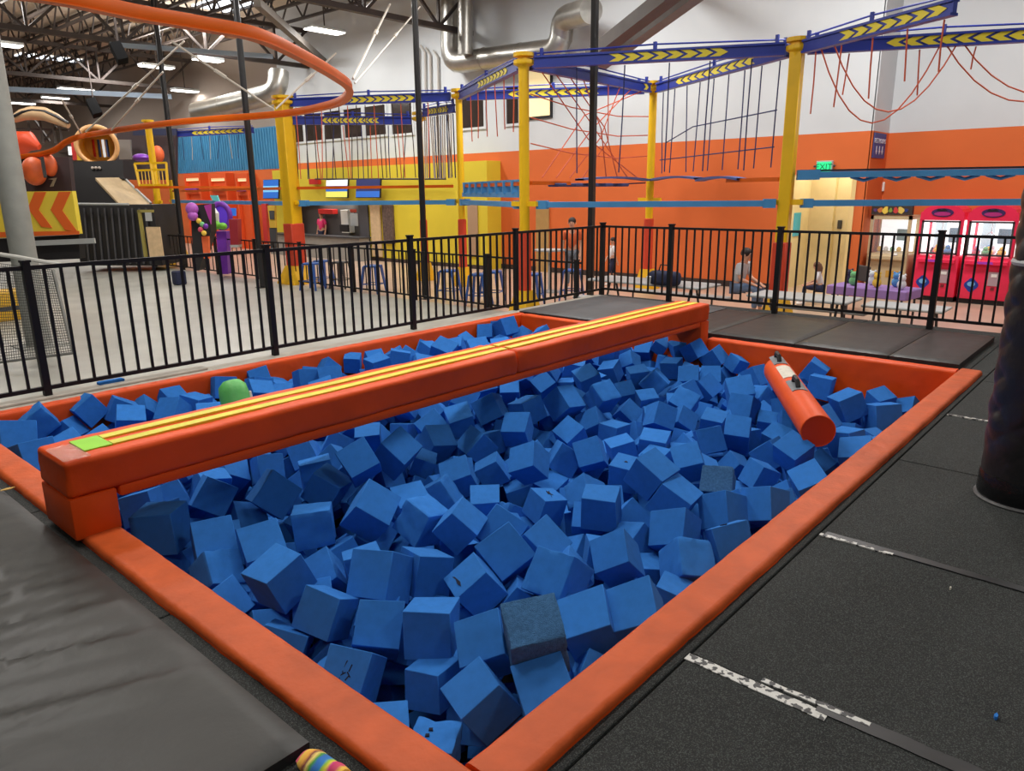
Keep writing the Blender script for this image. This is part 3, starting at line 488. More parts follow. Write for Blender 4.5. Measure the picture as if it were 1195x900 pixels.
def strip(y0, y1, x0, x1, z, w=.0):
    m = MB(); n = 70; P = []
    for i in range(n+1):
        x = x0+(x1-x0)*i/n; dz = .0015*math.sin(x*4); P.append([(x, y0, z+dz), (x, y1, z+dz)])
    m.grid(P)
    Q = [[(p[0], p[1], p[2]-.02) for p in row] for row in P]; m.grid(Q)
    m.add([P[0][0], P[0][1], Q[0][1], Q[0][0]], [(0, 1, 2, 3)]); m.grid([[r[0] for r in P], [r[0] for r in Q]]); m.grid([[r[1] for r in P], [r[1] for r in Q]])
    return m
ys = [at_z(200, y, .41).y for y in (488.6, 492.6, 497.0, 501.3)]
stripey = mat('yellow_vinyl_stripe', rgb(226, 218, 58), .5, var=.10, vscale=8)
stripel = mat('lime_stripe_end', rgb(150, 224, 40), .5, var=.06)
for (x0, x1) in ((1.34, 4.39), (4.43, 7.62)):
    under(strip(ys[1], ys[0], x0, x1, .412).build('yellow_stripe', stripey), beam)
    under(strip(ys[3], ys[2], x0, x1, .412).build('yellow_stripe', stripey), beam)
under(strip(ys[3]-.005, ys[0]+.005, 1.20, 1.335, .4125).build('stripe_end', stripel, label='lime green end of the stripes'), beam)

P = [[(1.075+.125*i/14, 3.862+.27*j/14, .4085+.004*noise.noise(V((i*.6, j*.6, 2)))+.002*noise.noise(V((i*1.7, j*1.7, 4)))) for j in range(15)] for i in range(15)]
m = MB(); m.grid(P); m.grid([[(x, y, z-.003) for x, y, z in r] for r in P]); under(m.build('clear_tape', mat('crinkled_clear_tape', rgb(236, 200, 184), .08, bump=.6, bscale=45, spec=.8, alpha=.28), smooth=True), beam)
# ---------------------------------------------------------------- mats on the platform
def wrinkled_mat(x0, x1, y0, y1, z0, z1, amp, seed, nx, ny, wf):
    P = []
    for i in range(nx+1):
        row = []
        for j in range(ny+1):
            x = x0+(x1-x0)*i/nx; y = y0+(y1-y0)*j/ny
            ed = min(min(x-x0, x1-x), min(y-y0, y1-y)); k = min(1, ed/.06)
            h = wf(x, y)+noise.noise(V((x*1.5+seed, y*1.5, 0)))*amp
            row.append((x, y, z1-.016*(1-k)**2+h*k))
        P.append(row)
    m = MB(); m.grid(P)
    def skirt(edge):
        m.grid([edge, [(p[0], p[1], z0) for p in edge]], 1)
    skirt(P[0]); skirt(P[-1]); skirt([r[0] for r in P]); skirt([r[-1] for r in P])
    m.add([(x0, y0, z0), (x1, y0, z0), (x1, y1, z0), (x0, y1, z0)], [(0, 1, 2, 3)], 1)
    return m
def wr_left(x, y):
    # diagonal creases running out from the pit edge
    h = 0
    for (yy, sl, wd, a) in ((2.35, .42, .05, .007), (2.72, .40, .04, .008), (3.05, .34, .03, .006), (3.35, .32, .028, .006), (3.62, .30, .025, .006), (3.9, .26, .022, .005), (4.3, .2, .03, .004)):
        d = y-(yy+sl*(1.0-x)); h += 3.2*a*math.exp(-(d/wd)**2)*min(1, max(0, (1.02-x)/.25))
        h -= 2.6*a*math.exp(-((d-wd*1.6)/wd)**2)*min(1, max(0, (1.02-x)/.25))
    return h
m = wrinkled_mat(-2.6, 1.03, 1.78, 6.6, FZ, 0.012, .006, 3.3, 90, 110, wr_left)
o = m.build('floor_mat', [matv, matedge], smooth=True); recentre(o)
tag(o, 'big creased black vinyl floor mat beside the near left border of the pit', 'mat')
def fold_mat():
    root = empty('folding_mat', (8.75, 2.85, FZ), label='black vinyl folding mat lying before the fence at the far pit corner', cat='mat')
    ysp = [1.375, 2.0, 2.95, 3.95, 4.62]
    for a, b in zip(ysp, ysp[1:]):
        f = lambda x, y, a=a: .004*math.exp(-((y-a-.25-.06*(x-8.7))/.03)**2)+.003*math.sin(x*7+y*3+a*9)*.4
        m = wrinkled_mat(7.90, 9.66, a+.004, b-.004, FZ, .035, .003, a*3, 30, 20, f)
        under(m.build('mat_panel', [matv, matedge], smooth=True), root)
fold_mat()
m = wrinkled_mat(7.83, 9.82, 4.66, 6.82, FZ, .028, .003, 9.1, 40, 40, lambda x, y: .003*math.sin(x*5+y*2)*.5)
o = m.build('floor_mat', [matg, matedge], smooth=True); recentre(o); tag(o, 'plain dark grey floor mat in the fence corner behind the beam', 'mat')

# ---------------------------------------------------------------- floor tape, scraps, leaf, sock
TAPE_N = [0]
def tape(x, y0, y1, w, mt, label, ragged=.006, skew=0.0):
    TAPE_N[0] += 1; tz = FZ+.0030+.0008*TAPE_N[0]
    n = 60; P = []; Q = []
    for i in range(n+1):
        y = y0+(y1-y0)*i/n; a = noise.noise(V((y*9, x, 1)))*ragged; b = noise.noise(V((y*11, x, 5)))*ragged
        P.append([(x-w/2+a+skew*(y-y0), y, tz), (x+w/2+b+skew*(y-y0), y, tz)])
        Q.append([(x-w/2+a+skew*(y-y0), y, FZ+.0005), (x+w/2+b+skew*(y-y0), y, FZ+.0005)])
    m = MB(); m.grid(P); m.grid(Q); m.grid([[r[0] for r in P], [r[0] for r in Q]]); m.grid([[r[1] for r in P], [r[1] for r in Q]])
    o = m.build('floor_tape', mt); recentre(o); return tag(o, label, 'tape', 'tape strips on the rubber floor')
tape(2.235, .62, 1.13, .045, tape_s, 'worn silver tape strip touching the border pad, nearest the camera')
tape(2.275, .10, .66, .06, tape_k, 'black tape strip continuing the worn silver tape across the rubber floor')
tape(2.29, .50, .86, .022, tape_s, 'narrow scuffed silver tape remnant alongside the black tape strip', .008, -.02)
tape(3.60, .25, 1.10, .05, tape_k, 'black tape strip over the second floor seam near the padded pole')
tape(3.575, .78, 1.12, .024, tape_s, 'short pale scuffed tape remnant at the second seam beside the border pad', .008)
tape(6.25, .35, 1.12, .03, tape_s, 'faint pale tape strip on the far floor seam by the pit corner', .006)
def scrap(name, p, s, mt, label, cat, seed, up=.012):
    m = MB(); n = 7
    pts = [(p[0]+s*(1.5 if abs(math.cos(t)) > .7 else .7)*math.cos(t)*(1+.3*noise.noise(V((t, seed, 0)))), p[1]+s*.6*math.sin(t)*(1+.3*noise.noise(V((t, 0, seed)))), p[2]) for t in [2*math.pi*k/n for k in range(n)]]
    m.prism(pts, (0, 0, up)); o = m.build(name, mt); recentre(o); return tag(o, label, cat)
scrap('foam_scrap', at_z(1162, 838, FZ+.001), .010, foam, 'tiny blue foam scrap on the rubber floor at the lower right', 'scrap', 2.0)
scrap('foam_scrap', at_z(1109, 688, FZ+.001), .006, label_w, 'tiny pale foam crumb on the rubber floor near the padded pole', 'scrap', 5.0)
scrap('dry_leaf', at_z(9, 571, .014), .026, mat('dry_leaf', rgb(196, 160, 84), .8), 'small yellow dry leaf on the black mat at the left', 'leaf', 3.0, .004)
m = MB(); p = at_z(129, 449.5, -.01)
m.rbox((p.x-.10, p.y-.03, .002), (p.x+.12, p.y+.05, .035), .012, 2); o = m.build('foam_offcut', foam, smooth=True); recentre(o); tag(o, 'flat blue foam offcut lying on the concrete ledge under the fence', 'foam piece')
def sock():
    p = at_z(388, 896, FZ)
    d = V((.02, .19, 0)).normalized(); q = V((-.55, .62, 0))
    tip = at_z(353, 878, FZ+.03)
    heel = tip+(at_z(424, 950, FZ+.03)-tip).normalized()*.27
    ax = (tip-heel).normalized(); side = V((-ax.y, ax.x, 0))
    root = empty('socked_foot', (tip.x, tip.y, FZ), label='foot in a rainbow striped tie dye sock at the bottom edge beside the mat corner', cat='foot')
    m = MB(); L = []; n = 18
    prof = [(0, .006, .006), (.008, .022, .018), (.02, .032, .025), (.045, .041, .030), (.08, .044, .034), (.12, .043, .040), (.16, .038, .048), (.2, .036, .058), (.24, .034, .06), (.265, .02, .04)]
    P = []
    for (s, w, h) in prof:
        c = tip-ax*s; row = []
        for k in range(n+1):
            t = 2*math.pi*k/n; toe = .004*math.sin(5*t) if s < .05 else 0
            row.append((c.x+side.x*(w+toe)*math.cos(t), c.y+side.y*(w+toe)*math.cos(t), FZ+max(.002, h*.95+h*math.sin(t))))
        P.append(row)
    m.grid(P); m.f.append(tuple(range(n))); m.m.append(0)
    mt = bpy.data.materials.new('rainbow_sock'); mt.use_nodes = True; N = mt.node_tree.nodes; Lk = mt.node_tree.links
    tc = N.new('ShaderNodeTexCoord'); mp = N.new('ShaderNodeMapping'); mp.inputs['Rotation'].default_value = (0, 0, -math.atan2(ax.y, ax.x)-.3)
    sx = N.new('ShaderNodeSeparateXYZ'); ns = N.new('ShaderNodeTexNoise'); ns.inputs['Scale'].default_value = 30
    ad = N.new('ShaderNodeMath'); ad.operation = 'MULTIPLY_ADD'; ad.inputs[1].default_value = -5.2; ad.inputs[2].default_value = 0
    a2 = N.new('ShaderNodeMath'); a2.operation = 'MULTIPLY_ADD'; a2.inputs[1].default_value = .12
    fr = N.new('ShaderNodeMath'); fr.operation = 'FRACT'
    rp = N.new('ShaderNodeValToRGB'); cr = rp.color_ramp; cr.interpolation = 'LINEAR'
    cols = [(0, (208, 62, 110)), (.14, (214, 80, 110)), (.2, (240, 200, 80)), (.32, (236, 170, 70)), (.38, (120, 40, 60)), (.44, (240, 214, 120)), (.52, (70, 150, 60)), (.6, (50, 110, 190)), (.74, (50, 130, 200)), (.8, (150, 200, 60)), (.9, (230, 210, 70)), (.97, (210, 60, 130))]
    while len(cr.elements) < len(cols): cr.elements.new(.5)
    for e, (ps, c) in zip(cr.elements, cols): e.position = ps; e.color = rgb(*c)
    Lk.new(tc.outputs['Object'], mp.inputs['Vector']); Lk.new(mp.outputs['Vector'], sx.inputs[0]); Lk.new(tc.outputs['Object'], ns.inputs['Vector'])
    Lk.new(sx.outputs['X'], ad.inputs[0]); Lk.new(ns.outputs['Fac'], a2.inputs[0]); Lk.new(ad.outputs[0], a2.inputs[2]); Lk.new(a2.outputs[0], fr.inputs[0]); Lk.new(fr.outputs[0], rp.inputs['Fac'])
    Lk.new(rp.outputs['Color'], N['Principled BSDF'].inputs['Base Color']); N['Principled BSDF'].inputs['Roughness'].default_value = .9
    o = m.build('sock', mt, smooth=True); o.data.transform(Matrix.Translation(-V(root.location))); o.parent = root
    m = MB(); hb = heel+ax*.035; dn = V((-.60, -.90, .70))
    m.tube([V((hb.x, hb.y, FZ+.045))+dn*t for t in (0, .06, .14, .22, .3)], [.030, .036, .04, .046, .052], 14)
    o = m.build('sock_cuff', mt, smooth=True); o.data.transform(Matrix.Translation(-V(root.location))); o.parent = root
sock()

# ---------------------------------------------------------------- fences
def fence_run(name, posts, rail_a, rail_b, zb, zt, zpost, base, label, cat, post_w=.058, bal_w=.022, gap=.129, rail_w=.034, group=None):
    """posts: list of (x, y); rails run straight from rail_a to rail_b"""
    A, B = V(rail_a), V(rail_b); D = B-A; Ln = D.length; D.normalize()
    root = empty(name, (A.x, A.y, base), label=label, cat=cat, group=group)
    def under0(o): o.data.transform(Matrix.Translation(-V(root.location))); o.parent = root; return o
    m = MB(); m.bar(V((A.x, A.y, zt)), V((B.x, B.y, zt)), rail_w, rail_w); under0(m.build('top_rail', fencem))
    m = MB(); m.bar(V((A.x, A.y, zb)), V((B.x, B.y, zb)), rail_w, rail_w); under0(m.build('bottom_rail', fencem))
    tp = []
    for (x, y) in posts:
        m = MB(); m.box((x-post_w/2, y-post_w/2, base), (x+post_w/2, y+post_w/2, zpost)); m.box((x-post_w*.62, y-post_w*.62, zpost), (x+post_w*.62, y+post_w*.62, zpost+.018))
        under0(m.build('post', fencem)); tp.append((V((x, y, 0))-V((A.x, A.y, 0))).dot(D))
    m = MB(); m.bar(V((0, 0, zb)), V((0, 0, zt)), bal_w, bal_w); me = m.mesh('baluster', fencem)
    seg = sorted([0]+tp+[Ln]); cnt = 0
    for a, b in zip(seg, seg[1:]):
        if b-a < gap*1.4: continue
        n = max(1, round((b-a)/gap))
        for k in range(1, n):
            s = a+(b-a)*k/n
            if cnt >= 98: continue
            o = link(bpy.data.objects.new('baluster', me)); o.parent = root; p = A+D*s; o.location = (p.x-root.location.x, p.y-root.location.y, -base); o.rotation_euler = (0, 0, math.atan2(D.y, D.x)); cnt += 1
    return root
fence_run('metal_fence', [(1.92, 7.0), (4.085, 7.0), (6.02, 7.0), (7.965, 7.0)], (.2, 7.0, 0), (10.08, 7.0, 0), .075, 1.085, 1.13, -.01, 'long black metal fence along the concrete ledge behind the pit', 'fence')
fence_run('metal_fence', [(10.1, 7.0), (10.1, 5.75), (10.1, 4.08), (10.1, 2.13), (10.1, .2)], (10.1, 7.0, 0), (10.1, -.9, 0), .085, 1.085, 1.13, FZ, 'black metal fence across the far end of the platform behind the folding mat', 'fence', post_w=.066)
fence_run('metal_fence', [(10.75, y) for y in (8.0, 10.2, 12.4, 14.6, 16.8, 19.0, 21.2, 23.4, 25.4)], (10.75, 7.9, 0), (10.75, 25.6, 0), GZ+.10, .40, .44, GZ, 'low black metal fence on the gym floor in front of the yellow wall', 'fence', post_w=.07, gap=.24, bal_w=.02)

# ---------------------------------------------------------------- padded pole, steel columns
def padded_pole():
    c = at_z(1137, 572, FZ); d = V((ray(1137, 572).y, -ray(1137, 572).x, 0)).normalized()   # to the right seen from the camera
    R0 = .235; c = V((c.x, c.y, 0))+d*R0+V((.0, 0, 0))
    root = empty('padded_pole', (c.x, c.y, FZ), label='thick black padded pole wrapped in creased vinyl at the right edge', cat='pole')
    P = []; n = 72; Z = 170
    for j in range(Z+1):
        z = .14+2.0*j/Z; row = []
        for k in range(n+1):
            t = 2*math.pi*k/n
            w = .013*(abs(math.sin(z*17+t*3.0))**.6+abs(math.sin(z*17-t*3.0+1.1))**.6-1.1)*max(0, min(1, .75+1.4*noise.noise(V((math.cos(t)*1.3, math.sin(t)*1.3, z*1.6)))))*min(1, max(0, (z-.2)/.25))
            r = R0-.012+w+.006*noise.noise(V((math.cos(t)*2, math.sin(t)*2, z*4)))
            if z > 2.05: r -= .05*((z-2.05)/.09)**2
            row.append((r*math.cos(t), r*math.sin(t), z))
        P.append(row)
    m = MB(); m.grid(P); m.build('vinyl_wrap', padk, root, smooth=True)
    m = MB(); m.lathe((0, 0, 0), [(R0-.01, .01), (R0-.004, .03), (R0-.006, .14), (R0-.02, .17)], 40); m.build('base_band', mat('black_plastic_wrap', rgb(20, 20, 22), .2, bump=.5, bscale=12), root, smooth=True)
    m = MB(); m.lathe((0, 0, 0), [(R0+.004, 0), (R0+.008, .008), (R0+.002, .018)], 40); m.build('base_ring', mat('grey_tape_ring', rgb(92, 92, 92), .4, var=.3, vscale=20), root, smooth=True)
    m = MB(); m.lathe((0, 0, 0), [(R0-.006, 1.29), (R0, 1.305), (R0-.006, 1.32)], 40); m.build('tie_band', lightg, root, smooth=True)
    m = MB(); m.lathe((0, 0, 0), [(.07, 1.9), (.07, 8.6)], 20); m.build('steel_core', black, root, smooth=True)
padded_pole()
def column(p, w, mt, label, name='steel_column', square=True, group=None, top=8.3):
    root = empty(name, (p[0], p[1], GZ), label=label, cat='column', group=group)
    m = MB()
    if square: m.rbox((-w/2, -w/2, .012), (w/2, w/2, top-GZ), .01, 1)
    else: m.lathe((0, 0, 0), [(w/2, .012), (w/2, top-GZ)], 20)
    m.build('shaft', mt, root, smooth=True)
    m = MB(); m.box((-w*.9, -w*.9, 0), (w*.9, w*.9, .014)); m.build('base_plate', mt, root)
    return root
q = at_z(46, 403, GZ)
column(q, .36, colgrey, 'wide light grey round steel column at the left edge behind the fence', square=False)
polek = mat('black_pole_paint', rgb(34, 33, 34), .35, var=.1, spec=.5)
a = at_d(214, 290, 24); column((a.x, a.y), .16, polek, 'slim dark pole behind the orange rail, furthest left of the dark poles', 'dark_pole', False)
a = at_d(302, 285, 18.5); column((a.x, a.y), .15, polek, 'slim dark pole just left of the double yellow pole', 'dark_pole', False)
a = at_d(495, 290, 16.2); column((a.x, a.y), .125, polek, 'slim dark pole in front of the yellow wall', 'dark_pole', False)
a = at_d(689.5, 300, 14.4); column((a.x, a.y), .11, polek, 'square dark pole rising beside the fence corner', 'dark_pole', True)
# ---------------------------------------------------------------- room shell
CZ = 8.3
def S(name, m, mt, label=None, **k):
    o = m.build(name, mt, **k); return tag(o, label, 'room', kind='structure')
m = MB(); m.box((-12, 7.06, GZ-.1), (10.75, 56, GZ)); S('floor_concrete', m, concrete, 'pale sealed concrete gym floor')
m = MB(); m.box((10.75, -8, GZ-.1), (22, 56, GZ)); m.box((10.36, -8, GZ-.1), (10.75, 7.06, GZ)); S('floor_tan', m, tanfl, 'tan gym floor along the back wall')
WX = 17.0; OZ = 2.78
def wall_block(name, y0, y1, z0, z1, mt, x0=WX, x1=WX+.15, label=None):
    m = MB(); m.box((x0, y0, z0), (x1, y1, z1)); return S(name, m, mt, label)
yD0, yD1, zD = 5.32, 6.78, 1.93
wall_block('wall_back_white', 5.12, 27.1, OZ, CZ, whitewall, label='white upper back wall')
wall_block('wall_back_orange', yD1, 27.1, GZ, OZ, orangewall, label='orange lower back wall')
m = MB(); m.box((WX, 5.12, GZ), (WX+.15, yD0, OZ)); m.box((WX, yD0, zD), (WX+.15, yD1, OZ)); S('wall_back_orange_door_side', m, orangewall)
m = MB(); m.box((WX+.0, 5.10, OZ), (18.1, 5.14, CZ)); S('wall_return_white', m, whitewall)
m = MB(); m.box((WX+.0, 5.10, GZ), (18.1, 5.14, OZ)); S('wall_return_orange', m, orangewall)
wall_block('wall_right_white', -8, 5.14, OZ, CZ, whitewall, 18.1, 18.25)
wall_block('wall_right_orange', -8, 5.14, GZ, OZ, orangewall, 18.1, 18.25)
# corridor beyond the door opening
m = MB(); m.box((18.6, 5.2, GZ), (18.7, 8.4, 3)); m.box((WX+.15, yD1+.02, GZ), (18.7, yD1+.12, 3)); m.box((WX+.15, 5.2, 2.5), (18.7, 8.4, 2.6)); m.box((WX+.15, 5.2, GZ), (18.7, 5.26, 3)); m.box((18.45, yD1-.55, GZ), (18.6, yD1+.02, 2.5)); S('wall_corridor', m, creamwall, 'cream corridor walls inside the opening')
m = MB()
m.box((WX-.02, yD0, GZ), (WX+.17, yD0+.09, zD)); m.box((WX-.02, yD1-.03, GZ), (WX+.17, yD1, zD)); m.box((WX-.01, yD0, zD-.03), (WX+.17, yD1, zD))
S('door_1', m, mat('cream_door_frame', rgb(232, 204, 140), .5), 'cream framed door opening to a lit corridor')
# baseboards
m = MB(); m.box((WX-.03, yD1+.05, GZ), (WX, 16.0, GZ+.14)); S('baseboard_back', m, mat('dark_baseboard', rgb(58, 44, 40), .7))
m = MB(); m.box((18.07, -8, GZ), (18.1, 5.1, GZ+.14)); S('baseboard_right', m, MATS['dark_baseboard'])
# yellow section standing proud of the wall, with its serving opening
YX = 16.4; ys0 = at_x(568, 200, YX).y; yT = 2.52
a0 = at_x(428, 240, YX).y; a1 = at_x(345, 240, YX).y; zs0 = at_x(390, 275, YX).z; zs1 = at_x(390, 237, YX).z
m = MB(); m.box((YX, ys0, GZ), (YX+.1, a0, yT)); m.box((YX, a1, GZ), (YX+.1, 27.1, yT)); m.box((YX, a0, zs1), (YX+.1, a1, yT)); m.box((YX, a0, GZ), (YX+.1, a1, zs0)); m.box((YX+.1, ys0+.002, GZ), (WX, ys0+.1, yT-.001)); m.box((YX+.1, ys0, yT-.06), (WX, 27.1, yT))
S('wall_yellow', m, yellowwall, 'yellow painted wall section of the snack area')
m = MB(); m.box((YX+.45, a0-.3, zs0-.3), (YX+.5, a1+.3, zs1+.3)); S('wall_serving_back', m, mat('grey_back_room', rgb(88, 84, 86), .8))
m = MB(); m.box((YX-.03, ys0, GZ), (YX, 27, GZ+.12)); S('baseboard_yellow', m, MATS['dark_baseboard'])
# far blue / orange / grey walls
m = MB(); m.box((WX, 27.1, 2.62), (WX+.15, 38, 4.25)); S('wall_blue', m, bluewall, 'blue corrugated upper wall at the far left')
m = MB()
for k in range(46): y = 27.2+k*.2; m.box((WX-.03, y, 2.62), (WX, y+.06, 4.2))
S('trim_1_corrugation', m, bluewall)
m = MB(); m.box((WX, 27.1, GZ), (WX+.15, 52, 2.62)); S('wall_far_orange', m, orangewall, 'orange wall below the blue section')
m = MB(); m.box((WX+.1, 27.1, 4.2), (WX+.2, 56, CZ)); S('wall_far_grey', m, greywall)
m = MB(); m.box((-12, 52, GZ), (22, 52.15, CZ)); S('wall_left', m, greywall, 'grey brown far wall')
m = MB(); m.box((-12, -8, CZ), (22, 56, CZ+.1)); S('ceiling', m, ceilm, 'beige metal roof deck')
# windows high on the white wall
def window(n, pxs, label, pane_mat, mullions=0):
    (x0, y0), (x1, y1) = pxs
    A = at_x(x0, y0, WX); B = at_x(x1, y1, WX)
    ya, yb = B.y, A.y; za, zb = min(A.z, B.z), max(A.z, B.z)
    fr = MB(); t = .07
    fr.box((WX-.05, ya-t, za-t), (WX, yb+t, za)); fr.box((WX-.05, ya-t, zb), (WX, yb+t, zb+t)); fr.box((WX-.05, ya-t, za), (WX, ya, zb)); fr.box((WX-.05, yb, za), (WX, yb+t, zb))
    for k in range(1, mullions+1): y = ya+(yb-ya)*k/(mullions+1); fr.box((WX-.05, y-.09, za), (WX, y+.09, zb))
    root = empty('window_%d' % n, (WX, (ya+yb)/2, za), kind='structure'); tag(root, label, 'window')
    o = fr.build('window_frame', whitewall if pane_mat is winglass else black); o.data.transform(Matrix.Translation(-V(root.location))); o.parent = root
    p = MB(); p.box((WX-.02, ya, za), (WX-.005, yb, zb)); o = p.build('window_pane', pane_mat); o.data.transform(Matrix.Translation(-V(root.location))); o.parent = root
window(1, ((337, 167), (450, 122)), 'row of dark interior windows with white mullions on the upper wall', winglass, 4)
window(2, ((459, 157), (481, 116)), 'narrow dark window right of the window row', winglass)
window(3, ((540, 150), (565, 104)), 'dark window behind the yellow pole', winglass)
window(4, ((592, 145), (606, 100)), 'dark window edge left of the lit window', winglass)
window(5, ((616, 137), (643, 78)), 'cream lit window on the upper back wall', glowc)
# ---------------------------------------------------------------- ceiling steel
def truss(p, q, h, pan, w, name, label, cat, group, mt, zig=True):
    p, q = V(p), V(q); d = q-p; Ln = d.length; d.normalize()
    root = empty(name, p, label=label, cat=cat, group=group)
    T = Matrix.Translation(-p)
    def u(m, nm): o = m.build(nm, mt); o.data.transform(T); o.parent = root
    m = MB(); m.bar(p+V((0, 0, h)), q+V((0, 0, h)), w, w*.8); u(m, 'top_chord')
    m = MB(); m.bar(p, q, w, w*.8); u(m, 'bottom_chord')
    m = MB(); n = max(2, int(Ln/pan))
    for k in range(n):
        a = p+d*(Ln*k/n); b = p+d*(Ln*(k+.5)/n); c = p+d*(Ln*(k+1)/n)
        m.bar(a+V((0, 0, h)), b, w*.45); m.bar(b, c+V((0, 0, h)), w*.45)
        if w > .15: m.bar(b, b+V((0, 0, h)), w*.4)
    u(m, 'web')
for k in range(17):
    x = -4.4+k*1.26
    truss((x, 8, 7.35), (x, 51.8, 7.35), .85, 1.3, .10, 'roof_joist', 'slim dark open web roof joist under the beige deck', 'roof joist', 'roof joists under the deck', steel)
for k, y in enumerate((9.6, 16.6, 25, 34, 43)):
    truss((-9, y, 6.15), (17, y, 6.15), 1.2, 2.4, .17, 'roof_girder', 'heavy dark roof girder truss carrying the joists', 'roof girder', 'roof girder trusses', steel)
def beam_between(name, a, b, w, h, mt, label, cat='beam', **k):
    m = MB(); m.bar(a, b, w, h); o = m.build(name, mt); recentre(o); return tag(o, label, cat, **k)
lb = mat('pale_blue_pipe', rgb(150, 170, 190), .45)
beam_between('ceiling_pipe', at_z(128, 52, 6.0), at_z(318, 66, 6.0), .13, .13, lb, 'pale blue straight pipe under the roof steel, the nearer of the two', 'pipe')
beam_between('ceiling_pipe', at_z(6, 104, 5.9), at_z(200, 113, 5.9), .2, .2, lb, 'pale blue straight pipe under the roof steel, the farther of the two', 'pipe')
beam_between('roof_brace', at_z(300, 3, 6.6), at_z(400, 92, 6.0), .2, .2, steelg, 'sloping grey roof brace behind the orange rail')
beam_between('ceiling_duct', at_d(690, 66, 15.2), at_d(790, -12, 12.5), .28, .24, steelg, 'sloping dark grey roof duct by the square dark pole', 'duct')
beam_between('ceiling_duct', at_d(700, 74, 15.4), at_d(815, -10, 12.8), .26, .24, mat('grey_duct_light', rgb(140, 134, 126), .6, var=.08), 'sloping light grey roof duct by the square dark pole', 'duct')
def duct(name, pts, r, label, ribs=True):
    P = [V(p) for p in pts]; Q = []
    for i, p in enumerate(P):
        if 0 < i < len(P)-1:
            a = (P[i-1]-p).normalized(); b = (P[i+1]-p).normalized(); L = r*1.5
            for t in (0, .25, .5, .75, 1): Q.append((p+a*L)*(1-t)**2+p*2*t*(1-t)+(p+b*L)*t*t)
        else: Q.append(p)
    root = empty(name, P[0], label=label, cat='duct')
    m = MB(); m.tube(Q, r, 18); o = m.build('duct_run', galv, smooth=True); o.data.transform(Matrix.Translation(-P[0])); o.parent = root
    m = MB()
    for a, b in zip(P, P[1:]):
        d = (b-a); L = d.length; d.normalize(); n = int(L/1.1)
        for k in range(1, n):
            c = a+d*(L*k/n); m = MB(); m.tube([c-d*.02, c+d*.02], r+.012, 18); o = m.build('joint_band', galv, smooth=True); o.data.transform(Matrix.Translation(-P[0])); o.parent = root
D1 = 16.5
duct('ventilation_duct', [at_x(527, -60, D1), at_x(526, 74, D1), at_x(655, 58, D1), at_x(655, 22, D1), at_x(690, 12, D1-.8)], .30, 'big silver round duct bending along the upper back wall')
duct('ventilation_duct', [at_x(543, -40, D1-.4), at_x(543, 64, D1-.4)], .21, 'vertical silver duct drop next to the bent duct')
duct('ventilation_duct', [at_d(325, 84, 25), at_d(325, 108, 25), at_d(228, 132, 26)], .34, 'dull silver duct with an elbow above the blue wall')
m = MB()
for k, x in enumerate((490, 497, 503, 512)): m.tube([at_x(x, 118, WX-.08), at_x(x-1, 58+3*k, WX-.08), at_x(x-6, 50+3*k, WX-.08)], .035, 6)
o = m.build('conduit_bundle', mat('conduit', rgb(176, 172, 166), .5), smooth=True); recentre(o); tag(o, 'thin vertical pipes on the white wall beside the silver duct', 'pipe', kind='stuff')
# speakers
def speaker(x, y, D, w, label):
    c = at_d(x, y, D); root = empty('hanging_speaker', c, label=label, cat='speaker')
    m = MB(); m.prism([(-w/2, -w*.4, -w*.7), (w/2, -w*.4, -w*.7), (w*.55, -w*.4, w*.7), (-w*.55, -w*.4, w*.7)], (0, w*.8, 0)); o = m.build('cabinet', mat('speaker_black', rgb(12, 12, 13), .8, spec=.1), root)
    o.rotation_euler = (-.3, .3, YAW+.5)
    m = MB(); m.bar((0, 0, w*.6), (0, 0, CZ-c.z), .04); m.build('hanger', steel, root)
speaker(110, 126, 30, .45, 'small black speaker hanging before the grey far wall')
speaker(139, 62, 16, .27, 'black speaker cabinet hung on the roof steel at upper left')
# ---------------------------------------------------------------- lights
LAMPS = []
def fixture(x, y, z, lx, ly, label, power=120, rz=0.0):
    c = at_z(x, y, z); root = empty('ceiling_light', c, rz, label=label, cat='ceiling light', group='white ceiling lights')
    m = MB(); m.rbox((-lx/2, -ly/2, .03), (lx/2, ly/2, .12), .02, 1); m.build('housing', lightg, root)
    m = MB(); m.rbox((-lx/2+.02, -ly/2+.02, .0), (lx/2-.02, ly/2-.02, .035), .01, 1); m.build('lens', lampm, root)
    m = MB(); m.bar((0, 0, .12), (0, 0, CZ-z), .03); m.build('stem', steel, root)
    LAMPS.append((c, power))
fixture(379, 37, 6.6, 1.3, .5, 'bright white ceiling light above the bend of the orange rail')
fixture(183, 79, 6.6, 1.3, .5, 'bright white ceiling light beside the slim dark pole at upper left')
fixture(216, 107, 6.0, 1.1, .5, 'small bright ceiling light near the dull duct elbow')
fixture(2, 53, 6.6, 1.2, .6, 'white ceiling light cut off by the left edge')
fixture(89, 105, 6.4, 1.5, .5, 'white ceiling light over the pale blue pipe')
fixture(20, 121, 6.2, 1.6, .5, 'white ceiling light low beside the grey column')
fixture(65, 115, 6.3, 1.2, .4, 'faint white ceiling light under the farther pale blue pipe')
fixture(243, 71, 6.2, 1.0, .5, 'pale ceiling light before the dark duct at top left')
def skylight(n, pts, label):
    P = [at_z(x, y, CZ-.05) for x, y in pts]; c = sum(P, V((0, 0, 0)))/len(P)
    x0, x1 = min(p.x for p in P), max(p.x for p in P); y0, y1 = min(p.y for p in P), max(p.y for p in P)
    m = MB(); m.box((x0, y0, CZ-.06), (x1, y1, CZ-.02)); o = m.build('skylight', skym); recentre(o); tag(o, label, 'skylight')
skylight(6, [(25, 62), (60, 70), (92, 72)], 'bright skylight in the roof deck at the upper left')
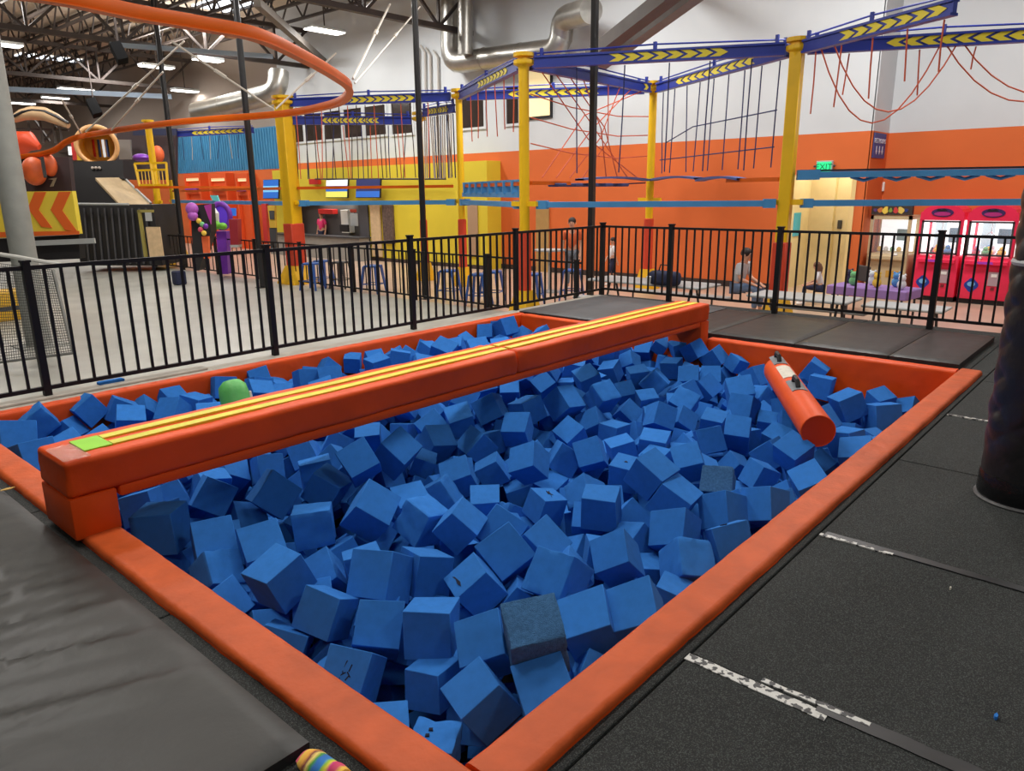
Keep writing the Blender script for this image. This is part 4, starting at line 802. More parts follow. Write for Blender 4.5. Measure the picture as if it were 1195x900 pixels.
skylight(7, [(235, 3), (262, 14), (300, 4)], 'bright skylight in the roof deck beyond the orange rail')
def area(p, sx, sy, power, col=(1, .975, .945), rot=(0, 0, 0)):
    l = bpy.data.lights.new('hall_lamp_or_fill', 'AREA'); l.shape = 'RECTANGLE'; l.size = sx; l.size_y = sy; l.energy = power; l.color = col
    o = link(bpy.data.objects.new('hall_lamp_or_fill', l)); o.location = p; o.rotation_euler = rot; return o
# ---------------------------------------------------------------- ropes course
PT = 4.0
def rc_pole(px, py, w, label, shape='round', plat=1.80, redz=None, kind='ring', cap=True, ztop=PT):
    t = at_z(px, py, ztop); root = empty('ropes_course_pole', (t.x, t.y, GZ), label=label, cat='ropes course pole')
    h = ztop-GZ
    m = MB()
    if shape == 'round': m.lathe((0, 0, 0), [(w/2, .02), (w/2, h-.12)], 22)
    else: m.rbox((-w/2, -w/2, .02), (w/2, w/2, h-.12), .012, 1)
    o = m.build('shaft', yel, root, smooth=True)
    if shape != 'round': o.rotation_euler = (0, 0, .1)
    if cap:
        m = MB(); r = max(w*.82, .185)
        m.lathe((0, 0, h), [(w*.5, -.30), (w*.56, -.22), (r*.97, -.19), (r, -.17), (r, -.12), (w*.6, -.11), (w*.6, -.07), (r, -.06), (r, 0), (.01, .005)], 12); m.build('top_flange', yel, root, smooth=False)
    if redz is None: redz = 1.0
    m = MB(); r = w/2+.025
    if shape == 'round':
        m.lathe((0, 0, 0), [(r, .45), (r, redz-GZ-.02), (r-.03, redz-GZ)], 20)
    else: m.rbox((-r, -r, .45), (r, r, redz-GZ), .02, 1)
    m.build('red_pad', postred, root, smooth=True)
    m = MB(); m.prism([(-r*2.1, -r*2.1, 0), (r*2.1, -r*2.1, 0), (r*1.05, -r*1.05, .46), (-r*1.05, -r*1.05, .46)][:0] or [(-r*2, -r*2, 0), (r*2, -r*2, 0), (r*2, r*2, 0), (-r*2, r*2, 0)], (0, 0, .02))
    q = [(-r*2, -r*2, .02), (r*2, -r*2, .02), (r*2, r*2, .02), (-r*2, r*2, .02), (-r*1.1, -r*1.1, .47), (r*1.1, -r*1.1, .47), (r*1.1, r*1.1, .47), (-r*1.1, r*1.1, .47)]
    m.add(q, [(0, 1, 5, 4), (1, 2, 6, 5), (2, 3, 7, 6), (3, 0, 4, 7), (4, 5, 6, 7)]); m.build('yellow_foot', postyel, root)
    if kind == 'ring':
        m = MB(); m.lathe((0, 0, plat-GZ), [(w*.6, -.05), (w*1.25, -.05), (w*1.25, 0), (w*.6, .012)], 20); m.build('foot_plate', railo, root)
    m = MB(); m.bar((0, -.3, 1.42-GZ), (0, .3, 1.42-GZ), .06, .09); m.build('plank_bracket', yel, root)
    return t
P1 = rc_pole(611, 62, .19, 'thick round yellow pole left of the square dark pole with an orange foot plate', redz=.93)
P2 = rc_pole(535, 104, .16, 'yellow pole in front of the dark window with blue beams meeting on top', redz=1.0)
P3 = rc_pole(489, 131, .15, 'yellow pole half hidden behind the slim dark pole at the yellow wall', redz=.95, ztop=3.62)
P4 = rc_pole(330, 112, .34, 'wide square yellow pole with a red padded foot left of the snack counter', 'square', redz=.9)
P5 = rc_pole(763, 95, .175, 'yellow pole before the orange wall right of the square dark pole', redz=1.0)
P6 = rc_pole(932, 44, .20, 'yellow pole left of the lit corridor opening', 'square', redz=.75)
P7 = rc_pole(172, 140, .21, 'slim yellow pole at the far left beside the yellow cage', redz=.75)
P8 = rc_pole(192, 152, .19, 'slim yellow pole at the far left between the yellow cage and a dark pole', redz=.75)
def chevron_beam(A, B, label, cf=(.2, .8), dirn=1, n=8, side=None, w=.13, h=.165, dz=0.0, lead=.2):
    A = V((A.x, A.y, PT-.16+dz)); B = V((B.x, B.y, PT-.16+dz)); d = (B-A); Ln = d.length; d.normalize(); A = A+d*lead; B = B-d*lead; Ln = (B-A).length
    root = empty('blue_beam', (A.x, A.y, A.z), label=label, cat='ropes course beam')
    T = Matrix.Translation(-A)
    def u(m, nm, mt, **k): o = m.build(nm, mt, **k); o.data.transform(T); o.parent = root
    m = MB(); m.bar(A, B, w*.55, h); m.bar(A+V((0, 0, h/2)), B+V((0, 0, h/2)), w, .035); m.bar(A-V((0, 0, h/2)), B-V((0, 0, h/2)), w, .035); u(m, 'beam_body', blu)
    nrm = V((-d.y, d.x, 0)); 
    if nrm.dot(EYE-A) < 0: nrm = -nrm
    m = MB(); s0, s1 = Ln*cf[0], Ln*cf[1]; st = (s1-s0)/n; up = V((0, 0, 1)); hw = h*.40; ex = d*dirn
    for k in range(n):
        c = A+d*(s0+st*(k+.5))+nrm*(w*.275+.003)
        a, t = st*.28, st*.34
        for sg in (1, -1):
            m.prism([c-ex*(a+t)+up*hw*sg, c-ex*(a)+up*hw*sg+ex*t, c+ex*(a+t), c+ex*(a)-ex*t], nrm*.008)
    u(m, 'chevron_panel', chev)
    m = MB(); m.tube([A+V((0, 0, h/2+.06)), A*.5+B*.5+V((0, 0, h/2+.10)), B+V((0, 0, h/2+.06))], .015, 5)
    for f in (.03, .5, .97): c = A.lerp(B, f); m.bar(c+V((0, 0, h/2)), c+V((0, 0, h/2+.14)), .05)
    u(m, 'safety_track', blu)
    return A, B
b16 = chevron_beam(P1, P6, 'blue beam with yellow chevrons from the thick yellow pole to the pole by the corridor', (.32, .78), -1 if (P6-P1).y > 0 else 1, 8)
b15 = chevron_beam(P1, P5, 'plain looking blue beam slanting from the thick yellow pole to the pole by the orange wall', (.93, .97), 1, 1)
b56 = chevron_beam(P5, P6, 'blue beam with small yellow chevrons from the orange wall pole towards the corridor pole', (.2, .8), -1, 10)
b25 = chevron_beam(P2, P5, 'blue beam with yellow chevrons crossing the lit window', (.25, .75), -1, 9)
b12 = chevron_beam(P1, P2, 'short blue beam with amber chevrons left of the thick yellow pole', (.15, .62), -1, 9)
b24 = chevron_beam(P4, P2, 'long blue beam with yellow chevrons above the row of dark windows', (.34, .78), 1, 9)
b34 = chevron_beam(P4, P3, 'blue beam with yellow chevrons in front of the row of dark windows', (.25, .72), -1, 11, dz=-.42)
b32 = chevron_beam(P3, P2, 'short blue beam with tiny chevrons between the two yellow poles at the yellow wall', (.2, .85), 1, 7, dz=-.25)
PR1 = at_z(1130, -12, PT); PR2 = at_z(1290, 22, PT); PR3 = at_z(240, 140, PT); PR4 = at_z(300, 146, PT)
b6a = chevron_beam(P6, PR1, 'blue beam with big yellow chevrons rising to the top right', (.30, .96), 1, 7, lead=.16)
b6b = chevron_beam(P6, PR2, 'blue beam with yellow chevrons running to the right edge', (.30, .98), -1, 11, lead=.16)
b8 = chevron_beam(P8, PR4, 'short blue beam with small chevrons in front of the blue wall', (.3, .9), -1, 9)
def rope_set(label, group, ropes, mt, name='rope_element', rad=.012):
    c = V(ropes[0][0]); root = empty(name, c, label=label, cat='rope', group=None); T = Matrix.Translation(-c)
    for i, pts in enumerate(ropes):
        m = MB(); m.tube(pts, rad, 5); o = m.build('rope', mt[i % len(mt)] if isinstance(mt, list) else mt); o.data.transform(T); o.parent = root
    return root
def hang(A, B, f, zb, off=(0, 0), sway=.04, z0=-.12):
    p = A.lerp(B, f)+V((0, 0, z0)); q = V((p.x+random.uniform(-sway, sway)+off[0], p.y+random.uniform(-sway, sway)+off[1], zb))
    return [p, p.lerp(q, .5)+V((random.uniform(-.01, .01), random.uniform(-.01, .01), 0)), q]
random.seed(11)
rope_set('hanging red and dark ropes under the long chevron beam above the dark windows', None, [hang(*b24, f/18+.03, 2.0, sway=.10) for f in range(18)], [rope_r, rope_k, rope_k])
rope_set('hanging dark ropes under the beam in front of the dark windows', None, [hang(*b34, f/13+.03, 2.0, sway=.10) for f in range(13)], [rope_k, rope_b, rope_r])
rope_set('dense pale ropes hanging in front of the yellow wall by the slim dark pole', None, [hang(*b32, f/15+.03, 1.98, sway=.05) for f in range(15)], [rope_w, rope_w, rope_b], rad=.016)
rope_set('short orange ropes hanging left of the thick yellow pole', None, [hang(*b12, f/7+.08, random.uniform(2.7, 3.0), sway=.04) for f in range(6)], rope_r)
# spider web of red ropes between the thick pole and the orange wall pole
A, B = b15; ctr = A.lerp(B, .5)+V((0, 0, -1.0)); web = []
for k in range(9):
    t = k/8; web.append([A.lerp(B, .08+.84*t)+V((0, 0, -.1)), ctr+V((random.uniform(-.3, .3), random.uniform(-.3, .3), random.uniform(-.3, .3))), A.lerp(B, .92-.84*t)+V((0, 0, -1.95))])
for zz in (-.6, -1.0, -1.45):
    web.append([A+V((0, 0, zz+.1)), A.lerp(B, .3)+V((0, 0, zz-.03)), A.lerp(B, .7)+V((0, 0, zz-.08)), B+V((0, 0, zz))])
rope_set('red rope web between the thick yellow pole and the orange wall pole', None, web, rope_r)
net = [hang(*b56, f/9+.06, 2.0, sway=.05) for f in range(9)]+[[P.lerp(Q, .1)+V((0, 0, -1.0-.2)), P.lerp(Q, .35)+V((0, 0, -.95)), P.lerp(Q, .95)+V((0, 0, -.9))] for P, Q in (b56,)]+[[P.lerp(Q, .05)+V((0, 0, -1.55)), P.lerp(Q, .95)+V((0, 0, -1.5))] for P, Q in (b56,)]
rope_set('dark blue rope ladder curtain hanging left of the corridor pole', None, net, rope_b)
rope_set('dark blue vertical ropes under the beam from the thick yellow pole to the corridor pole', None, [hang(*b16, f, 1.95, sway=.05) for f in (.18, .38, .56, .72, .88)], rope_b)
def loop(p, q, drop, n=10):
    return [V(p).lerp(V(q), k/n)-V((0, 0, drop*(1-(2*k/n-1)**2))) for k in range(n+1)]
A, B = b6a; C2, D2 = b6b
rope_set('orange looped swing ropes hanging at the top right', None,
  [hang(A, B, f, PT-z, sway=.05) for f, z in ((.10, 1.2), (.30, 1.15), (.52, 1.1), (.74, .95), (.95, .9))] +
  [hang(C2, D2, f, PT-z, sway=.05) for f, z in ((.16, .9), (.42, .95), (.62, .6), (.82, .75))] +
  [loop(A.lerp(B, .12), C2.lerp(D2, .5), 1.2), loop(A.lerp(B, .22), C2.lerp(D2, .56), 1.05), loop(C2.lerp(D2, .5), C2.lerp(D2, 1.15), .95), loop(C2.lerp(D2, .56), C2.lerp(D2, 1.2), .85)], rope_r)
A, B = b8
rope_set('pale ropes hanging in front of the blue wall at the far left', None, [hang(A, B, f/9+.05, 2.9, sway=.1) for f in range(9)], [rope_w, rope_b])
# orange walking rails, blue planks
def rail_between(A, B, z, label, mt=railo, w=.07, h=.07, name='orange_rail', cat='rail', inset=.2):
    A = V((A.x, A.y, z)); B = V((B.x, B.y, z)); d = (B-A).normalized(); m = MB(); m.bar(A+d*inset, B-d*inset, w, h)
    o = m.build(name, mt); recentre(o); return tag(o, label, cat)
rail_between(P1, P2, 1.78, 'short orange rail right of the blue slat bridge', inset=.3)
rail_between(P4, P2, 1.78, 'long thin orange rail across the yellow wall')
m = P1.lerp(P5, .35); rail_between(P1, m, 1.79, 'short orange rail right of the thick yellow pole')
m = P6.lerp(P5, .4); rail_between(P6, m, 1.80, 'short orange rail left of the corridor pole')
rail_between(P8, at_z(300, 226, 1.55).lerp(P4, .96) if False else P4, 1.78, 'long thin orange rail before the orange booths')
def plank_between(A, B, z, label, w=.2, h=.10, inset=.3):
    A = V((A.x, A.y, z)); B = V((B.x, B.y, z)); d = (B-A).normalized(); A += d*inset; B -= d*inset
    root = empty('blue_plank', A, label=label, cat='plank'); T = Matrix.Translation(-A)
    m = MB(); m.bar(A, B, w, h); o = m.build('board', plank); o.data.transform(T); o.parent = root
    for p in (A, B): m = MB(); m.bar(p-d*.06, p+d*.14, w*1.12, h*1.5); o = m.build('end_cap', plank); o.data.transform(T); o.parent = root
plank_between(P1, P6, 1.40, 'long blue padded plank before the orange wall left of the corridor')
plank_between(P4, P2, 1.40, 'long blue padded plank before the yellow wall')
plank_between(P2, P1, 1.40, 'short blue padded plank left of the thick yellow pole')
plank_between(P8, P4, 1.40, 'blue padded plank before the orange booths at the left')
Pr = at_z(1330, 232, 1.40) if False else None
d6 = V((PR2.x-P6.x, PR2.y-P6.y, 0)).normalized()
plank_between(P6, P6+d6*6.0, 1.40, 'long blue padded plank above the claw machines, the lower of two')
def wave_plank():
    A = V((P6.x, P6.y, 1.86))+d6*.2; B = A+d6*3.3; root = empty('wave_plank', A, label='blue wobbly bridge plank above the claw machines, the upper of two', cat='plank'); T = Matrix.Translation(-A)
    m = MB(); m.bar(A, B, .22, .10); o = m.build('deck', plank); o.data.transform(T); o.parent = root
    m = MB(); m.bar(A+V((0, 0, .07)), B+V((0, 0, .07)), .04, .03); o = m.build('edge_strip', black); o.data.transform(T); o.parent = root
    for k in range(5):
        c = A.lerp(B, .3+.15*k)-V((0, 0, .06)); m = MB(); m.tube([c-d6*.2+V((0, 0, .02)), c-V((0, 0, .04)), c+d6*.2+V((0, 0, .02))], .03, 6); o = m.build('rocker', plank, smooth=True); o.data.transform(T); o.parent = root
    m = MB(); m.bar(A-d6*.05, A+d6*.3, .26, .16); o = m.build('end_cap', plank); o.data.transform(T); o.parent = root
    C = B+d6*.05; m = MB(); m.bar(C, C+d6*2, .09, .1); o = m.build('orange_end_rail', railo); o.data.transform(T); o.parent = root
wave_plank()
def slat_bridge():
    A = V((P2.x, P2.y, 1.68)); B = V((P1.x, P1.y, 1.68)); d = (B-A).normalized(); A += d*.25; B -= d*.3
    root = empty('slat_bridge', A, label='blue slatted bridge section between two yellow poles', cat='bridge'); T = Matrix.Translation(-A)
    m = MB(); m.bar(A-V((0, 0, .1)), B-V((0, 0, .1)), .08, .10); m.bar(A+V((0, 0, .16)), B+V((0, 0, .16)), .05, .04); o = m.build('stringer', plank); o.data.transform(T); o.parent = root
    for k in range(8):
        c = A.lerp(B, (k+.5)/8); m = MB(); m.bar(c-V((0, 0, .08)), c+V((0, 0, .16)), .16, .04, up=d); o = m.build('slat', plank); o.data.transform(T); o.parent = root
slat_bridge()
def step_row():
    A = V((P1.x, P1.y, 1.80)); B = V((P5.x, P5.y, 1.80))
    root = empty('stepping_pads', A, label='row of dark blue stepping pads on a wire before the orange wall', cat='stepping pads'); T = Matrix.Translation(-A)
    m = MB(); m.tube([A.lerp(B, .1), A.lerp(B, .5)-V((0, 0, .05)), A.lerp(B, .95)], .015, 5); o = m.build('wire', rope_b); o.data.transform(T); o.parent = root
    for f in (.22, .34, .46, .58, .72):
        c = A.lerp(B, f)-V((0, 0, .04)); m = MB(); m.rbox(c-V((.14, .14, .04)), c+V((.14, .14, .03)), .02, 1); o = m.build('step_pad', mat('navy_pad', rgb(52, 66, 120), .6)); o.data.transform(T); o.parent = root
step_row()
def bowed_plank(A, B, z, label):
    A = V((A.x, A.y, z)); B = V((B.x, B.y, z)); d = (B-A).normalized(); s = V((-d.y, d.x, 0))*.11; n = 10
    P = [A.lerp(B, .05+.9*k/n)+V((0, 0, .05*(1-(2*k/n-1)**2))) for k in range(n+1)]
    m = MB(); m.grid([[p-s, p+s] for p in P]); m.grid([[p-s-V((0, 0, .04)), p+s-V((0, 0, .04))] for p in P]); m.grid([[p-s for p in P], [p-s-V((0, 0, .04)) for p in P]]); m.grid([[p+s for p in P], [p+s-V((0, 0, .04)) for p in P]])
    o = m.build('bowed_plank', mat('dull_blue_plank', rgb(72, 92, 150), .6)); recentre(o); tag(o, label, 'plank')
bowed_plank(P1.lerp(P5, .35), P5, 1.88, 'bowed dull blue plank left of the orange wall pole')
bowed_plank(P5, P5.lerp(P6, .45), 1.88, 'bowed dull blue plank right of the orange wall pole')
bowed_plank(P5.lerp(P6, .42), P6.lerp(P5, .25), 1.84, 'bowed dull blue plank left of the corridor pole')
# ---------------------------------------------------------------- orange sky rail
def sky_rail():
    zr = 3.35
    pts = [at_z(x, y, zr) for x, y in ((-60, -17), (10, -13), (75, -4), (160, 14), (230, 26), (300, 40), (350, 63), (390, 86), (408, 102), (398, 117), (372, 125), (340, 131), (300, 135), (250, 138.5), (200, 143), (150, 149.5), (110, 156))]
    last = pts[-1]; D0 = (last-EYE).dot(CAM_F)
    for i, (x, y) in enumerate(((90, 160), (76, 166), (68, 172), (58, 177), (40, 181), (20, 183), (-10, 184))): pts.append(at_d(x, y, D0+.15*i))
    # smooth
    Q = []
    for i in range(len(pts)-1):
        p0, p1, p2, p3 = pts[max(i-1, 0)], pts[i], pts[i+1], pts[min(i+2, len(pts)-1)]
        for k in range(6):
            t = k/6; Q.append(.5*((2*p1)+(-p0+p2)*t+(2*p0-5*p1+4*p2-p3)*t*t+(-p0+3*p1-3*p2+p3)*t**3))
    Q.append(pts[-1])
    root = empty('sky_rail', Q[60], label='big curved orange overhead rail looping through the upper left', cat='overhead rail'); T = Matrix.Translation(-Q[60])
    def sweep(prof, name, mt):
        P = []
        for i, p in enumerate(Q):
            d = (Q[min(i+1, len(Q)-1)]-Q[max(i-1, 0)]); d.z = 0; d.normalize(); s = V((d.y, -d.x, 0))
            P.append([p+s*a+V((0, 0, b)) for a, b in prof+[prof[0]]])
        m = MB(); m.grid(P); o = m.build(name, mt, smooth=True); o.data.transform(T); o.parent = root
    k = .5
    sweep([(-.04, -.062), (.04, -.062), (.048, -.045), (.048, .045), (.04, .062), (-.04, .062), (-.048, .045), (-.048, -.045)], 'rail_tube', railo)
    sweep([(-.06, -.074), (.06, -.074), (.06, -.062), (-.06, -.062)], 'lower_lip', railo)
    for i, (x, y) in enumerate(((160, 17), (218, 25), (270, 36))):
        c = at_z(x, y, zr); m = MB(); m.rbox(c-V((.06, .06, .07)), c+V((.06, .06, .07)), .01, 1); o = m.build('joint_sleeve', mat('rail_sleeve', rgb(228, 150, 60), .3, coat=.4)); o.data.transform(T); o.parent = root
    return zr
ZR = sky_rail()
def stay(a, b, label, r=.022):
    m = MB(); m.tube([a, b], r, 6)
    mid = V(a).lerp(V(b), .55); d = (V(b)-V(a)).normalized(); m.tube([mid-d*.12, mid+d*.12], r*1.9, 6)
    o = m.build('rail_stay', cable, smooth=True); recentre(o); tag(o, label, 'rail stay')
stay(at_z(412, 92, ZR), at_d(455, 5, 15), 'pale stay rod rising from the bend of the orange rail, the thicker one')
stay(at_z(414, 97, ZR), at_d(490, 8, 16.5), 'pale stay rod rising from the bend of the orange rail, the slanted one', .016)
stay(at_z(408, 98, ZR), at_d(300, 40, 13), 'pale stay rod inside the loop of the orange rail reaching left from the bend', .02)
stay(at_z(322, 127, ZR), at_d(392, 62, 16), 'pale stay rod inside the loop of the orange rail above the wide square yellow pole', .02)
stay(at_z(320, 128, ZR), at_d(200, 48, 14), 'long pale stay rod crossing behind the orange rail towards the upper left', .02)
stay(at_z(100, 154, ZR), at_d(215, 48, 17), 'pale stay rod rising right from the left bend of the orange rail', .022)
stay(at_z(130, 152, ZR), at_d(190, 84, 17), 'short pale stay rod by the far light over the left bend', .02)
stay(at_z(95, 157, ZR), at_d(72, 116, 18), 'short pale stay rod leaning left above the left bend', .022)
# ---------------------------------------------------------------- claw machines and games
glassm = mat('clear_glass', rgb(230, 240, 244), .05, spec=.5, alpha=.10)
plush = [mat('plush_%d' % i, rgb(*c), .9) for i, c in enumerate([(236, 236, 240), (90, 150, 210), (240, 200, 80), (220, 90, 120), (120, 190, 130), (60, 60, 80)])]
def shift(o, root): o.data.transform(Matrix.Translation(-V(root.location))); o.parent = root; return o
def claw(yc, w, label, seed):
    root = empty('claw_machine', (17.25, yc, GZ), label=label, cat='claw machine', group='pink claw machines'); h = w/2
    m = MB(); m.rbox((0, -h, .10), (.82, h, .94), .02, 2); m.build('lower_cabinet', pink, root, smooth=True)
    m = MB(); m.box((.05, -h+.02, 0), (.8, h-.02, .10)); m.build('plinth', black, root)
    for s in (-1, 1):
        for xa in (0, .74): m = MB(); m.rbox((xa, s*h-s*.075, .94), (xa+.08, s*h, 1.66), .015, 1); m.build('corner_post', pink, root, smooth=True)
    m = MB(); poly = [(0, -h, 1.64), (0, h, 1.64), (0, h*.97, 1.80)]+[(0, h*.9*math.cos(t), 1.80+.15*math.sin(t)) for t in [math.pi*k/8 for k in range(9)]]+[(0, -h*.97, 1.80)]
    m.prism(poly, (.82, 0, 0)); m.build('header', pink, root)
    m = MB(); m.prism([(-.012, .2*math.cos(t), 1.79+.085*math.sin(t)) for t in [2*math.pi*k/24 for k in range(24)]], (.012, 0, 0)); m.build('logo_oval', mat('logo_navy', rgb(60, 30, 90), .5), root)
    m = MB()
    m.prism([(-.018, .15*math.cos(t), 1.765+.04*math.sin(t)) for t in [2*math.pi*k/20 for k in range(20)]], (.008, 0, 0)); m.build('logo_centre', mat('logo_magenta', rgb(176, 40, 120), .5), root)
    m = MB(); m.prism([(-.02, -.09, 1.83), (-.02, -.03, 1.875), (-.02, .02, 1.845), (-.02, .08, 1.87), (-.02, .11, 1.83), (-.02, .03, 1.815)], (.01, 0, 0)); m.build('logo_claw', black, root)
    m = MB(); fr = .035; m.box((-.01, -h+.05, .96), (.02, -h+.05+fr, 1.63)); m.box((-.01, h-.05-fr, .96), (.02, h-.05, 1.63)); m.box((-.01, -h+.05, .96), (.02, h-.05, .96+fr)); m.box((-.01, -h+.05, 1.63-fr), (.02, h-.05, 1.63)); m.build('window_frame', darkg, root)
    m = MB(); m.box((.0, -h+.08, .99), (.008, h-.08, 1.60)); m.build('window_pane', glassm, root)
    m = MB(); m.box((.76, -h+.03, .94), (.79, h-.03, 1.64)); m.box((.09, -h+.03, 1.615), (.75, h-.03, 1.64)); m.box((.10, -h+.02, .95), (.73, -h+.03, 1.61)); m.box((.10, h-.03, .95), (.73, h-.02, 1.61)); m.build('lit_back_panel', glow, root)
    m = MB()
    rnd = random.Random(seed)
    m.box((.72, -h*.55, 1.16), (.75, -h*.05, 1.46)); m.build('inner_poster', mat('grey_blue_poster', rgb(96, 122, 136), .6), root)
    m = MB(); m.box((.70, h*.1, 1.05), (.74, h*.62, 1.6)); m.build('inner_sign', mat('pale_cyan_panel', rgb(206, 234, 238), .5), root)
    for k in range(9):
        m = MB(); r = rnd.uniform(.05, .08); m.ball((rnd.uniform(.15, .6), rnd.uniform(-h+.12, h-.12), .94+r), (r, r, r), 10, 7); m.ball((0, 0, 0), .001, 4, 3); 
        m = MB(); x, y = rnd.uniform(.12, .6), rnd.uniform(-h+.14, h-.14); m.ball((x, y, .94+r), (r, r, r*.9), 10, 7); m.ball((x-.02, y, .94+r*2), r*.62, 8, 6); m.build('plush_prize', plush[k % 6], root, smooth=True)
    m = MB(); m.tube([(.4, .05, 1.62), (.4, .05, 1.42)], .012, 6)
    for k in range(3): t = 2.1*k; m.tube([(.4, .05, 1.42), (.4+.08*math.cos(t), .05+.08*math.sin(t), 1.36), (.4+.03*math.cos(t), .05+.03*math.sin(t), 1.28)], .008, 5)
    m.build('claw', mat('chrome', rgb(220, 220, 220), .15, metal=1), root, smooth=True)
    m = MB(); m.prism([(-.10, -h+.06, .80), (-.10, h-.06, .80), (-.10, h-.06, .86), (-.10, -h+.06, .86)], (.11, 0, .03)); m.build('control_shelf', pink, root)
    m = MB(); m.prism([(-.106, -.14, .81), (-.106, .12, .81), (-.106, .14, .855), (-.106, -.12, .86)], (.006, 0, 0)); m.build('shelf_sticker', mat('violet_sticker', rgb(170, 60, 190), .5), root)
    m = MB(); m.ball((-.05, .1, .92), .022, 8, 6); m.tube([(-.05, .1, .87), (-.05, .1, .92)], .007, 6); m.build('joystick', mat('joystick_cream', rgb(230, 226, 214), .4), root, smooth=True)
    m = MB(); m.prism([(-.008, .20+.115*math.cos(t)*(1+.1*math.cos(4*t)), .38+.13*math.sin(t)*(1+.1*math.cos(4*t))) for t in [2*math.pi*k/24 for k in range(24)]], (.012, 0, 0)); m.build('prize_flap', mat('deep_blue_flap', rgb(26, 60, 150), .4), root)
    m = MB(); m.prism([(-.016, .20+.07*math.cos(t), .40+.05*math.sin(t)) for t in [2*math.pi*k/18 for k in range(18)]], (.01, 0, 0)); m.build('flap_emblem', mat('pale_blue_emblem', rgb(120, 180, 226), .4), root)
    m = MB(); m.rbox((-.012, -.27, .38), (.004, -.07, .66), .012, 1); m.build('coin_door', mat('coin_door_grey', rgb(176, 150, 158), .4), root)
    m = MB(); m.box((-.02, -.22, .56), (.0, -.12, .62)); m.build('coin_slot', white, root)
    m = MB(); m.box((-.02, -.2, .30), (.0, -.14, .36)); m.build('lock_plate', mat('dark_red_plate', rgb(120, 30, 40), .5), root)
claw(3.68, .80, 'pink claw machine beside the white game cabinet', 3)
claw(2.80, .86, 'pink claw machine partly hidden by the padded black pole', 5)
def white_game(yc, w):
    root = empty('prize_game', (17.2, yc, GZ), label='beige game cabinet with bright white window and colourful header by the pink claw machines', cat='game machine'); h = w/2
    m = MB(); m.rbox((0, -h, .06), (.8, h, .92), .015, 1); m.build('lower_cabinet', beige, root)
    m = MB(); m.box((.04, -h+.02, 0), (.78, h-.02, .06)); m.build('plinth', black, root)
    m = MB(); m.box((0, -h, .92), (.06, -h+.06, 1.72)); m.box((0, h-.06, .92), (.06, h, 1.72)); m.box((0, -h, 1.64), (.8, h, 1.72)); m.box((.74, -h, .92), (.8, h, 1.72)); m.build('upper_frame', beige, root)
    m = MB(); m.box((.62, -h+.06, .95), (.64, h-.06, 1.64)); m.build('lit_back_panel', glow, root)
    m = MB(); m.box((.58, -h+.16, 1.18), (.6, 0, 1.42)); m.build('inner_poster', mat('teal_poster', rgb(120, 160, 166), .6), root)
    for k in range(5):
        m = MB(); y = -h+.15+.13*k; m.ball((.4, y, 1.0), (.05, .05, .06), 9, 6); m.build('prize', plush[(k*2) % 6], root, smooth=True)
    m = MB(); m.box((.0, -h+.06, .95), (.006, h-.06, 1.64)); m.build('window_pane', glassm, root)
    m = MB(); m.rbox((-.02, -h, 1.73), (.10, h, 1.93), .01, 1); m.build('header_sign', mat('header_dark', rgb(60, 50, 44), .5), root)
    cols = [(90, 60, 120), (200, 120, 60), (230, 200, 80), (120, 150, 60), (200, 60, 60), (220, 190, 90), (40, 60, 130)]
    for k, c in enumerate(cols):
        m = MB(); y = h-.08-k*(w-.14)/6.6; a = .035+.012*(k % 3)
        m.prism([(-.03, y+a*math.cos(t)*(1+.25*math.sin(3*t+k)), 1.83+a*1.2*math.sin(t)*(1+.2*math.cos(2*t+k))) for t in [2*math.pi*j/14 for j in range(14)]], (.012, 0, 0)); m.build('header_motif', mat('motif_%d' % k, rgb(*c), .5), root)
    m = MB(); m.rbox((-.10, -h+.04, .80), (.02, h-.04, .90), .02, 1); m.build('control_shelf', beige, root, smooth=True)
    m = MB(); m.ball((-.06, -.18, .92), (.05, .05, .03), 10, 6); m.build('push_button', white, root, smooth=True)
    m = MB(); m.box((-.012, -.26, .44), (.0, -.02, .58)); m.build('price_plate', mat('gold_plate', rgb(196, 150, 60), .5), root)
    m = MB(); m.prism([(-.012, .12, .50), (-.012, .2, .56), (-.012, .28, .50), (-.012, .2, .44)], (.012, 0, 0)); m.build('side_emblem', darkg, root)
white_game(4.62, .80)
# ---------------------------------------------------------------- signs on the back wall
def text_mesh(s, size, mt, name, parent, M):
    c = bpy.data.curves.new('lettering', 'FONT'); c.body = s; c.size = size; c.align_x = 'CENTER'; c.align_y = 'CENTER'; c.extrude = .004
    t = link(bpy.data.objects.new('lettering_tmp', c)); dg = bpy.context.evaluated_depsgraph_get(); me = bpy.data.meshes.new_from_object(t.evaluated_get(dg)); bpy.data.objects.remove(t)
    me.transform(M); me.materials.clear(); me.materials.append(mt); o = link(bpy.data.objects.new(name, me)); o.parent = parent; return o
FACE = Matrix(((0, 0, -1), (-1, 0, 0), (0, 1, 0))).to_4x4()   # text facing -x
def exit_sign():
    A, B = at_x(951, 202, WX), at_x(975, 188, WX); c = (A+B)/2; w = abs(A.y-B.y); h = abs(B.z-A.z)
    root = empty('exit_sign', (WX-.03, c.y, c.z), label='glowing green EXIT sign above the corridor opening', cat='exit sign')
    m = MB(); m.rbox((-.04, -w*.42, -h*.55), (.03, w*.42, h*.55), .01, 1); m.build('housing', lightg, root)
    m = MB(); m.box((-.048, -w*.36, -h*.44), (-.04, w*.36, h*.44)); m.build('lit_face', exitm, root)
    text_mesh('EXIT', h*.72, mat('exit_letters', rgb(14, 120, 80), .5), 'lettering', root, Matrix.Translation((-.05, 0, 0)) @ FACE)
    for s in (-1, 1): m = MB(); m.ball((-.02, s*w*.5, .02), (.03, .03, .025), 8, 6); m.build('lamp_head', darkg, root, smooth=True)
exit_sign()
